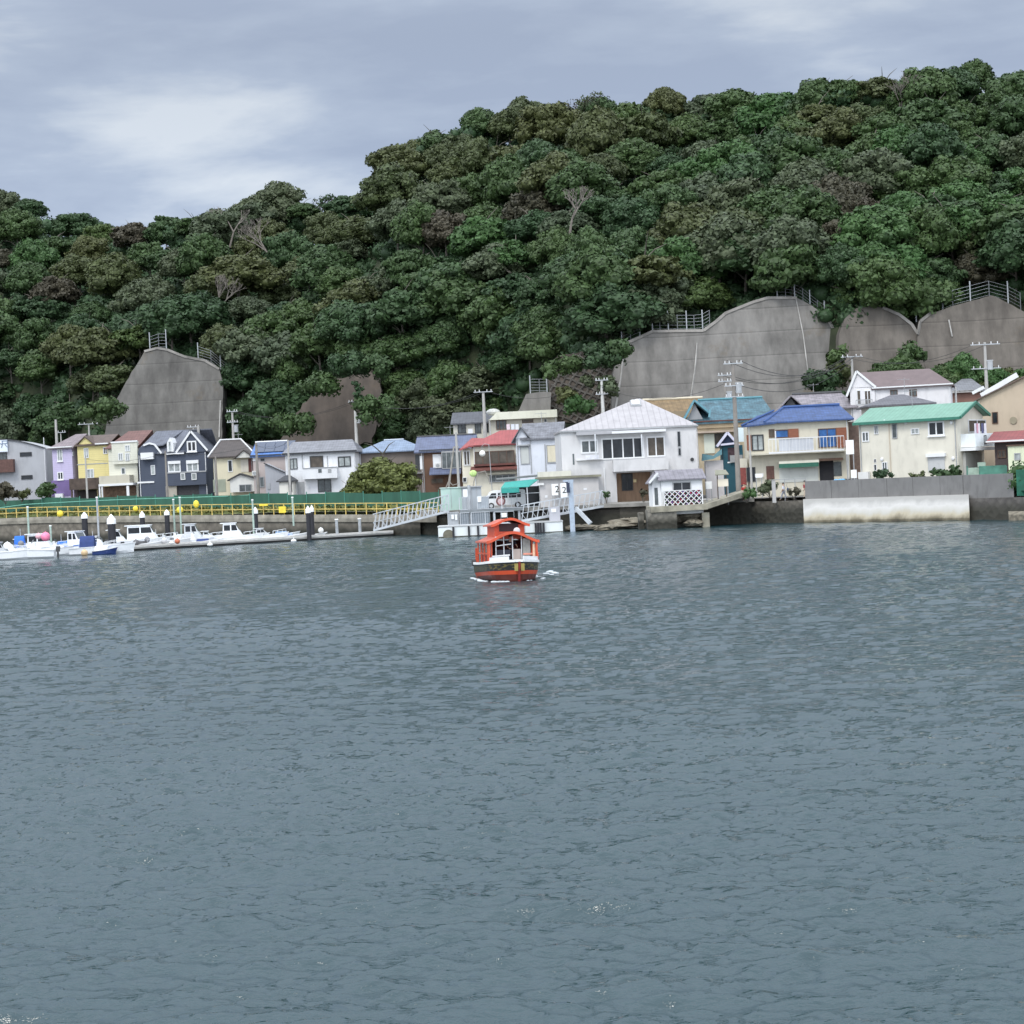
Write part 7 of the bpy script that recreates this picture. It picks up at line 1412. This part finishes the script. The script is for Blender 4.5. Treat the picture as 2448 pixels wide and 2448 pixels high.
upole('e', 555, 983, 1060, 280, 'tall pole with transformer behind the black hip roof', tr=True, arms=(.1, 1.6), r=.17); upole('f', 612, 1058, 1170, 246, 'front pole between the cream and the solar panel house', arms=(), r=.17); upole('g', 688, 1052, 1170, 238, 'slim front pole before the long white house', arms=(), r=.13)
upole('h', 848, 960, 1060, 272, 'pale pole with transformer above the end of the grey roof', tr=True, pale=True, arms=(.1,), armw=1.8, r=.2); upole('i', 1155, 936, 1040, 249, 'tall pole between the dark roofed and cream flat roofed upper houses', arms=(.1,), armw=2.4, r=.2); upole('j', 1438, 908, 985, 242, 'pale pole with brackets beside the lattice slope', arms=(.1, 1.8), pale=True, r=.2); upole('k', 1752, 868, 1182, 196, 'tallest front pole with many crossarms by the teal house', arms=(.1, 2.3, 3.4), tr=True, r=.22, armw=1.9)
upole('l', 1732, 896, 985, 228, 'pale pole just behind the tallest front pole', arms=(.1, .8), tr=True, r=.17); upole('m', 2036, 852, 940, 238, 'pole with broad crossarm left of the tall white house', arms=(.1,), armw=2.6, r=.16); upole('n', 2354, 818, 945, 214, 'tall pole with wide double insulators above the beige house', arms=(.3, 2.9), tr=True, armw=3.2, r=.17); upole('o', 2284, 925, 965, 226, 'short pale post before the distant brick house', arms=(), pale=True, r=.12)
upole('p', 204, 1092, 1190, 261, 'slim pole in front of the yellow house balcony', arms=(), r=.12); upole('q', 1791, 1030, 1170, 195, 'thin grey pole at the left corner of the blue roofed house', arms=(), r=.1); upole('r', 515, 1090, 1175, 250, 'brown wooden pole in front of the cream house corner', arms=(), r=.12)
def cable(pairs, lab, sag=.8, r=.022):
    b = MB()
    for p, q in pairs:
        pts = [Vector(p).lerp(Vector(q), t / 14) - Vector((0, 0, sag * 4 * (t / 14) * (1 - t / 14))) for t in range(15)]; b.path(pts, r, 4)
    o = b.build('overhead_wire', mat('wire_black', (.03, .03, .03), .6)); tag(o, lab, 'overhead wire')
T = lambda k, d=0, dz=0: TOPS[k][0] + Vector((d, 0, dz))
cable([(T('k', d, z), T('m', d, z * .3)) for d, z in ((-.6, .3), (.6, .3), (0, -2.0))] + [(T('l', d), T('m', d)) for d in (-.4, .4)], 'bundle of black wires crossing before the largest concrete slope', 2.0, .03)
cable([(T('m', d), T('n', d)) for d in (-.8, .8)], 'pair of wires above the brown roof of the tall white house', 1.5); cable([(T('e', d), T('h', d)) for d in (-.4, .4)] + [(T('h', d), T('i', d)) for d in (-.4, .4)], 'wires strung along the foot of the hill above the grey roofs', 1.5)
cable([(T('j', 0, -1), T('l', 0, -1)), (T('i', .5), T('j', 0))], 'wires running behind the roof of the large white building', 1.5); cable([(T('c', 0, -.3), T('f', 0, -.3)), (T('f', 0, -.3), T('g', 0, -.2)), (T('p', 0, -.3), T('c', 0, -.3))], 'low wires in front of the left row of houses', .6, .018)
# street lamp with globe, A frame mast
root = empty('street_lamp', tuple(at(1153, 1175, 214)), label='street lamp with round white globe before the brown bay window', cat='street lamp'); p = at(1153, 1084, 214); q = at(1146, 1064, 214); o = root.location
rel(MB().tube((p.x + .9, 214, o.z - 1), (p.x + .75, 214, q.z), .05, .04, 8), root).build('post', GREYF, root); rel(MB().path([(p.x + .75, 214, q.z), (p.x + .3, 214, q.z + .12), (p.x, 214, q.z - .1), (p.x, 214, p.z + .3)], .03, 6), root).build('arm', GREYF, root); rel(MB().ball(tuple(p), .33, n=16, m=10), root).build('globe', mat('globe_white', (.86, .84, .80), .4, .02), root, True)
root = empty('mast_frame', tuple(at(1094, 1160, 213)), label='pale wooden A frame mast behind the mint locker', cat='mast'); t = at(1090, 1040, 213); l = at(1073, 1165, 213); r_ = at(1097, 1165, 213); rel(MB().tube(t + Vector((0, 0, .3)), r_, .12, .15, 8), root).build('main_mast', PC, root); rel(MB().tube(at(1085, 1068, 213), l, .08, .1, 8), root).build('stay_leg', BARKP, root); rel(MB()._bar(at(1083, 1069, 213), at(1097, 1068, 213), .12, .12), root).build('cross_bar', BARKP, root)
root = empty('bare_branch_rack', tuple(at(1080, 1166, 206)), label='bleached branch standing on the mint locker', cat='driftwood'); b = MB(); b.path([at(1066, 1167, 206), at(1073, 1150, 206), at(1075, 1134, 206)], .06, 5); b.path([at(1073, 1150, 206), at(1082, 1160, 206), at(1096, 1156, 206)], .04, 5); rel(b, root).build('branches', BARKP, root)
root = empty('lime_net_bag', tuple(at(1132, 1138, 210)), label='bright lime coloured net bundle hung on the bent branch before the cream wall', cat='net bundle'); p = at(1131, 1132, 210); b = MB().ball(tuple(p), .42, .3, .36, 9, 6); rel(b, root).build('net', mat('lime_net', (.50, .68, .25), .8, .2), root); rel(MB().path([at(1131, 1165, 210), at(1133, 1150, 210), at(1141, 1131, 210), at(1160, 1126, 210), at(1172, 1158, 210)], .05, 5), root).build('branch', BARKP, root)
# sign boards by the slipway
sign_board(1687, 1151, 1702, 1169, 193, 2.2, 'pale blue notice board right of the white shed')
rt, f = sign_board(1716, 1145, 1741, 1163, 192, 2.0, 'cream notice board under a small roof beside the tall pole', m=WL('notice_cream', (.74, .68, .56), .08)); a, c, zl, zt = f.rect(1708, 1123, 1741, 1134); MB().slab([(a, -.4, zl), (c, -.4, zl), (c - .2, .5, zt), (a + .1, .5, zt)], .08).build('canopy', WL('canopy_mossy', (.26, .26, .20), .15), rt); MB().box(a + .2, a + .3, 0, .1, 0, zl).box(c - .3, c - .2, 0, .1, 0, zl).build('canopy_post', wood, rt)
sign_board(2022, 1052, 2041, 1086, 190, 2.6, 'blank white signboard on a thin post between the blue and green roofed houses'); sign_board(2034, 1123, 2048, 1143, 187.5, 3.0, 'small white notice standing behind the grey parapet', m=bd); sign_board(1806, 1133, 1822, 1142, 195, 2.4, 'small white plate on a brown board near the red door')
root = empty('service_box', tuple(at(1849, 1186, 191)), label='pale square concrete post standing on the rock edge', cat='post'); p = at(1849, 1148, 191); rel(MB().box(p.x - .17, p.x + .17, 190.9, 191.2, 2.0, p.z), root).build('shaft', WL('post_pale', (.46, .45, .44), .1), root); rel(MB().box(p.x - .2, p.x + .2, 190.86, 191.24, p.z, p.z + .06), root).build('cap', PC, root)
root = empty('guard_rail', tuple(at(1880, 1180, 191)), label='thin dark guard rail on the rocks behind the walking people', cat='railing'); x0, x1 = at(1850, 1147, 191), at(1926, 1144, 191)
for t in (0, .33, .66, 1): q = x0.lerp(x1, t); rel(MB().box(q.x - .03, q.x + .03, 190.95, 191.05, 2.1, q.z), root).build('post', GREYF, root)
rel(MB()._bar(x0, x1, .05, .06), root).build('rail', GREYF, root)
# parked car under a blue sheet behind the parapet
p = at(1985, 1150, 190.5); root = empty('parked_car', (p.x, 190.8, 2.5), RAD(-12), label='dark parked car seen above the grey parapet under a light blue sheet', cat='car')
MB().prism([(0, .3), (4.0, .3), (4.1, .8), (3.3, .95), (2.7, 1.45), (1.2, 1.5), (.5, 1.0), (0, .85)], 0, 1.6).build('body', mat('car_dark', (.03, .032, .038), .3, .1), root); MB().prism([(.85, 1.0), (3.0, .98), (2.6, 1.38), (1.3, 1.42)], -.02, 0).build('window', G_MID, root)
for x in (.8, 3.2): MB().tube((x, -.04, .32), (x, .18, .32), .31, .31, 14).build('wheel', MATS['tyre'], root)
p = at(2006, 1150, 190.2); b = MB(); rr = random.Random(3)
for i in range(6): b.ball((p.x - .5 + i * .22, 190.3, p.z - .1 + rr.uniform(-.1, .15)), .33, .4, .26, 9, 6)
o = b.build('sheet', mat('sheet_sky_blue', (.10, .40, .72), .7, .2)); tag(o, 'crumpled light blue sheet draped over the dark car', 'sheet')
# ================= plants around the houses
LEAF['autumn'] = leafmat('leaf_autumn', [(.100, .115, .028), (.088, .108, .03)], .4)
def bush(px, py, Y, rad, hgt, leaf, lab, name='bush', cat='bush', seed=0, size=.13, per=150, stem=True, n=7):
    p = at(px, py, Y); r = np.random.default_rng(seed + 50); C = [np.array([r.normal() * rad * .42, r.normal() * rad * .3, hgt * (.12 + .55 * r.random())]) for _ in range(n)]; Rd = [min(rad, hgt) * r.uniform(.32, .5) for _ in range(n)]
    root = empty(name, tuple(p), label=lab, cat=cat); V1, F1 = leaves_on(C, Rd, per, size, r, .85); V2, F2 = cores(C, Rd, .85, .75)
    o = bpy.data.objects.new('foliage', np_mesh('foliage', np.concatenate([V1, V2]), np.concatenate([F1, F2 + len(V1)]), LEAF[leaf])); COL.objects.link(o); o.parent = root
    b = MB()
    for c in C[:5]: b.tube((0, 0, -.6), tuple(c), .04, .02, 5)
    b.build('stem', BARK, root); return root
P = at(915, 1188, 229); tr_ = tree((P.x, 229, 2.6), 1.0, 'autumn', 1, 'round yellow green tree in front of the blue grey roof', group=None, name='garden_tree', lift=.0, sz=.78); tr_.children[0].scale = (1.08, 1.0, .86)
P2 = at(845, 1195, 229.5); tree((P2.x, 229.5, 2.4), .55, 'autumn', 4, 'small yellow green tree joined to the left of the round one', name='garden_tree', lift=.3, sz=.8)
bush(12, 1195, 262, 2.0, 3.2, 'brown', 'brown withered palm like shrub before the grey house', seed=1, size=.3, per=60); bush(112, 1190, 263, 1.6, 2.3, 'green', 'dark green shrub between the grey and purple houses', seed=2, size=.2, per=90); bush(52, 1190, 263, 1.3, 1.2, 'olive', 'low olive hedge below the grey house', seed=3)
bush(2112, 1146, 186, .95, .95, 'deep', 'small dark bush at the left foot of the green roofed house', seed=4); bush(2193, 1146, 183, .7, .95, 'olive', 'thin little bush in the middle of the green roofed house wall', seed=5); bush(2250, 1144, 180, 1.5, .9, 'deep', 'clipped flat dark hedge below the roller shutter', seed=6, n=12); bush(2278, 1143, 179, .9, 1.4, 'green', 'taller pointed bush at the right end of the clipped hedge', seed=7)
bush(1842, 1178, 193, 1.3, 1.6, 'grey', 'grey green shrub left of the walking person in white', seed=8, size=.11); bush(1785, 1188, 191, 1.3, 1.0, 'bright', 'light green weeds spilling over the end of the slipway', seed=9, size=.1); bush(1898, 1180, 190, .8, .7, 'brown', 'brown dry shrub between the two walking people', seed=10, size=.1); bush(1565, 1190, 196, .7, 1.9, 'brown', 'reddish flowering shrub left of the white shed entrance', seed=11, size=.1); bush(1538, 1192, 199, .6, 1.2, 'brown', 'russet potted plant in front of the timber recess', seed=12, size=.1)
bush(2440, 1180, 170, 2.0, 3.1, 'bright', 'tall green hedge at the right edge behind green netting', seed=13, size=.12, per=130, n=12); bush(1450, 1190, 199, .5, .9, 'green', 'small green plant at the upper end of the right gangway', seed=14, size=.1)
for i, (a_, b_, c_, d_) in enumerate([(2008, 850, 1.9, 3.0), (2014, 900, 2.2, 3.6), (2190, 850, 1.8, 3.2)]):
    bush(a_, b_ + 20, 243, c_, d_, 'green' if i != 1 else 'olive', ['climbing shrub in the upper gap between the two largest concrete slopes', 'leafy shrub low in the gap between the two largest concrete slopes', 'shrub in the gap between the two brown concrete slopes'][i], seed=20 + i, size=.25, per=60)
for i, (a_, b_, Y_, c_, d_, lf_, lab_) in enumerate([(770, 935, 272, 3.2, 3.0, 'green', 'dark shrub hanging over the upper left edge of the bare earth slope'), (835, 895, 272, 3.4, 3.2, 'deep', 'dark shrub over the top of the bare earth slope'), (862, 985, 268, 1.0, 6.0, 'deep', 'narrow tongue of ivy running down the bare earth slope'),
    (905, 905, 272, 2.6, 4.5, 'green', 'green shrub at the right edge of the bare earth slope'), (700, 1035, 270, 2.8, 3.0, 'green', 'green shrub at the left foot of the bare earth slope'), (905, 1010, 268, 2.8, 4.6, 'green', 'dark green shrub low on the right of the bare earth slope'), (1345, 905, 244, 2.4, 3.0, 'green', 'shrub growing through the upper left of the lattice slope'), (1440, 875, 244, 2.6, 3.2, 'deep', 'shrub covering the top of the lattice slope'),
    (1385, 985, 242, 2.0, 2.2, 'bright', 'rounded green bush low on the lattice slope'), (1452, 950, 243, 1.8, 3.4, 'grey', 'scrub at the right edge of the lattice slope'), (1350, 960, 243, 1.6, 2.0, 'olive', 'olive scrub in the middle of the lattice slope'), (1405, 925, 243, 1.2, 1.6, 'grey', 'small scrub patch on the lattice beams'),
    (262, 1005, 290, 3.0, 3.6, 'green', 'shrub at the lower left edge of the left concrete slope'), (1478, 850, 243, 1.8, 2.2, 'green', 'shrub touching the left shoulder of the largest concrete slope'), (1968, 935, 240, 3.0, 2.6, 'deep', 'dark spreading bush before the lower right of the largest concrete slope')]):
    bush(a_, b_, Y_, c_, d_, lf_, lab_, seed=30 + i, size=.2, per=75, n=10)
rz = random.Random(5)
for i, (x, y, s, lf, lab) in enumerate([(2120, 885, .62, 'green', 'dark rounded tree at the left of the grove above the brown roof'), (2150, 880, .6, 'green', 'second dark tree of the grove, behind the brown roof'), (2185, 885, .5, 'bright', 'bright bamboo like tree above the middle of the brown roof'), (2225, 895, .6, 'bright', 'bright feathery tree above the right end of the brown roof'), (2262, 900, .62, 'green', 'green tree of the grove left of the tall pole'),
                                      (2300, 885, .65, 'bright', 'tallest light green tree of the grove, near the tall pole'), (2335, 905, .55, 'olive', 'olive tree of the grove behind the tall pole'), (2378, 905, .6, 'bright', 'light green tree right of the tall pole'), (2418, 900, .55, 'olive', 'yellowish tree of the grove near the right edge'), (2455, 895, .6, 'bright', 'light green tree of the grove cut by the right edge'), (1985, 945, .55, 'deep', 'dark low tree left of the tall white house'), (2018, 925, .38, 'green', 'little dark tree touching the white gable')]):
    P = at(x, y + 20, 238); tree((P.x, 238, P.z - 3.2), s, lf, i % 9, lab, name='grove_tree', lift=1.6, sz=1.1)
# green netting fences at the right
root = empty('netting_fence', tuple(at(2312, 1140, 176)), label='green netting fence standing on the grey parapet right of the green roofed house', cat='fence'); 
def netp(x0, y0, x1, y1, Y, m, name):
    a, b_ = at(x0, (y0 + y1) / 2, Y), at(x1, (y0 + y1) / 2, Y); zt = at((x0 + x1) / 2, y0, Y).z; zl = at((x0 + x1) / 2, y1, Y).z; rel(MB()._bar((a.x, Y, (zl + zt) / 2), (b_.x, Y, (zl + zt) / 2), .04, zt - zl), root).build(name, m, root)
GN = mat('net_green', (.07, .20, .15), .8, .3, 1.2); GN2 = mat('net_pale', (.34, .44, .36), .8, .25, 1.2); netp(2312, 1118, 2342, 1142, 176, GN2, 'net_panel'); netp(2342, 1113, 2406, 1140, 175.5, GN, 'net_panel'); netp(2337, 1105, 2356, 1116, 177, GN2, 'net_panel'); netp(2430, 1122, 2470, 1185, 168, mat('net_deep', (.02, .14, .09), .8, .3, 1.2), 'net_panel')
for x in (2312, 2342, 2374, 2406): a, c = at(x, 1114, 175.8), at(x, 1143, 175.8); rel(MB().tube(c, a, .05, .05, 6), root).build('post', GP, root)
for x in (2417, 2424): 
    a, c = at(x, 1140, 171), at(x + 3, 1190, 171); r2 = empty('pipe', tuple(c), label='pale vertical pipe at the right end of the grey parapet, the %s one' % ('left' if x == 2417 else 'right'), cat='pipe'); MB().tube((0, 0, 0), tuple(a - c), .1, .1, 8).build('shaft', WL('pipe_pale', (.5, .47, .40), .1), r2)
# ================= bare trees on the ridge and pale leaning trunks
BARKG = mat('bark_greyish', (.17, .15, .13), .9, .25, 2.0)
def bare_tree(px, t, H_, lab, seed, leaf=None, lean=0, pale=False, lift=0.0, fwd=0.0):
    r = random.Random(seed); P = hill_pt(px, t) + Vector((0, -fwd, lift)); root = empty('bare_tree', P, label=lab, cat='tree'); b = MB(); tips = []
    def br(p, d, ln, rad, dep):
        q = p + d * ln; b.tube(p, q, rad, rad * .68, 5)
        if dep == 0: tips.append(q); return
        for k in range(r.choice((2, 3, 3))):
            a = d + Vector((r.uniform(-.75, .75), r.uniform(-.75, .75), r.uniform(-.15, .45))); br(q, a.normalized(), ln * r.uniform(.6, .82), rad * .66, dep - 1)
    br(Vector((0, 0, -1)), Vector((lean, 0, 1)).normalized(), H_ * .36, .20, 5); b.build('branches', BARKG if pale else mat('bark_dark', (.07, .058, .05), .9, .3, 2), root)
    if leaf:
        rr = np.random.default_rng(seed); C = [np.array(q) for q in tips if r.random() < .5]; V1, F1 = leaves_on(C, [.55] * len(C), 22, .16, rr, .8); o = bpy.data.objects.new('leaves', np_mesh('leaves', V1, F1, LEAF[leaf])); COL.objects.link(o); o.parent = root
    return root
bare_tree(800, .96, 10, 'sparse bare tree standing out on the ridge in the dip left of centre', 1, 'grey', .2); bare_tree(850, .97, 9, 'sparse leafy tree right beside the bare one on the ridge', 2, 'green', .1); bare_tree(735, .97, 8, 'thin leaning tree at the left of the bare tree on the ridge', 3, 'brown', -.5)
bare_tree(1400, .98, 9, 'spindly dark tree on the ridge crest, left of the pale ones', 4, 'brown'); bare_tree(1465, .98, 10, 'spindly dark tree on the ridge crest with clumped leaves', 5, 'olive', .2); bare_tree(1535, .99, 9, 'pale straw coloured bare tree on the ridge crest', 6, 'gold', 0, True); bare_tree(1575, .99, 9, 'pale bare tree beside the big dark crowns on the ridge', 7, 'gold', .3, True)
bare_tree(60, .98, 7, 'thin tree on the left ridge top', 8, 'grey'); bare_tree(205, .98, 6, 'tiny bare tree at the dip of the left ridge', 9, 'brown'); bare_tree(620, .98, 8, 'dark spreading tree on the ridge left of the dip', 10, 'olive')
bare_tree(1388, .22, 7, 'pale leafless tree on the slope above the lattice', 11, None, .2, True, 4, 6); bare_tree(540, .30, 8, 'pale curved bare trunk above the left concrete slope', 12, None, .5, True, 3, 6); bare_tree(700, .62, 8, 'leaning dead trunk on the middle of the left slope', 13, None, -.7, True, 4, 6); bare_tree(590, .75, 8, 'dead tree rising below the ridge at the left', 15, None, .3, True, 3, 5); bare_tree(2180, .9, 8, 'grey bare tree under the right summit', 16, None, 0, True, 2, 4)
for o in bpy.data.objects:
    if o.type == 'MESH' and len(o.data.polygons) and o.parent is None and not o.get('label') and not o.get('kind'): print('untagged', o.name)
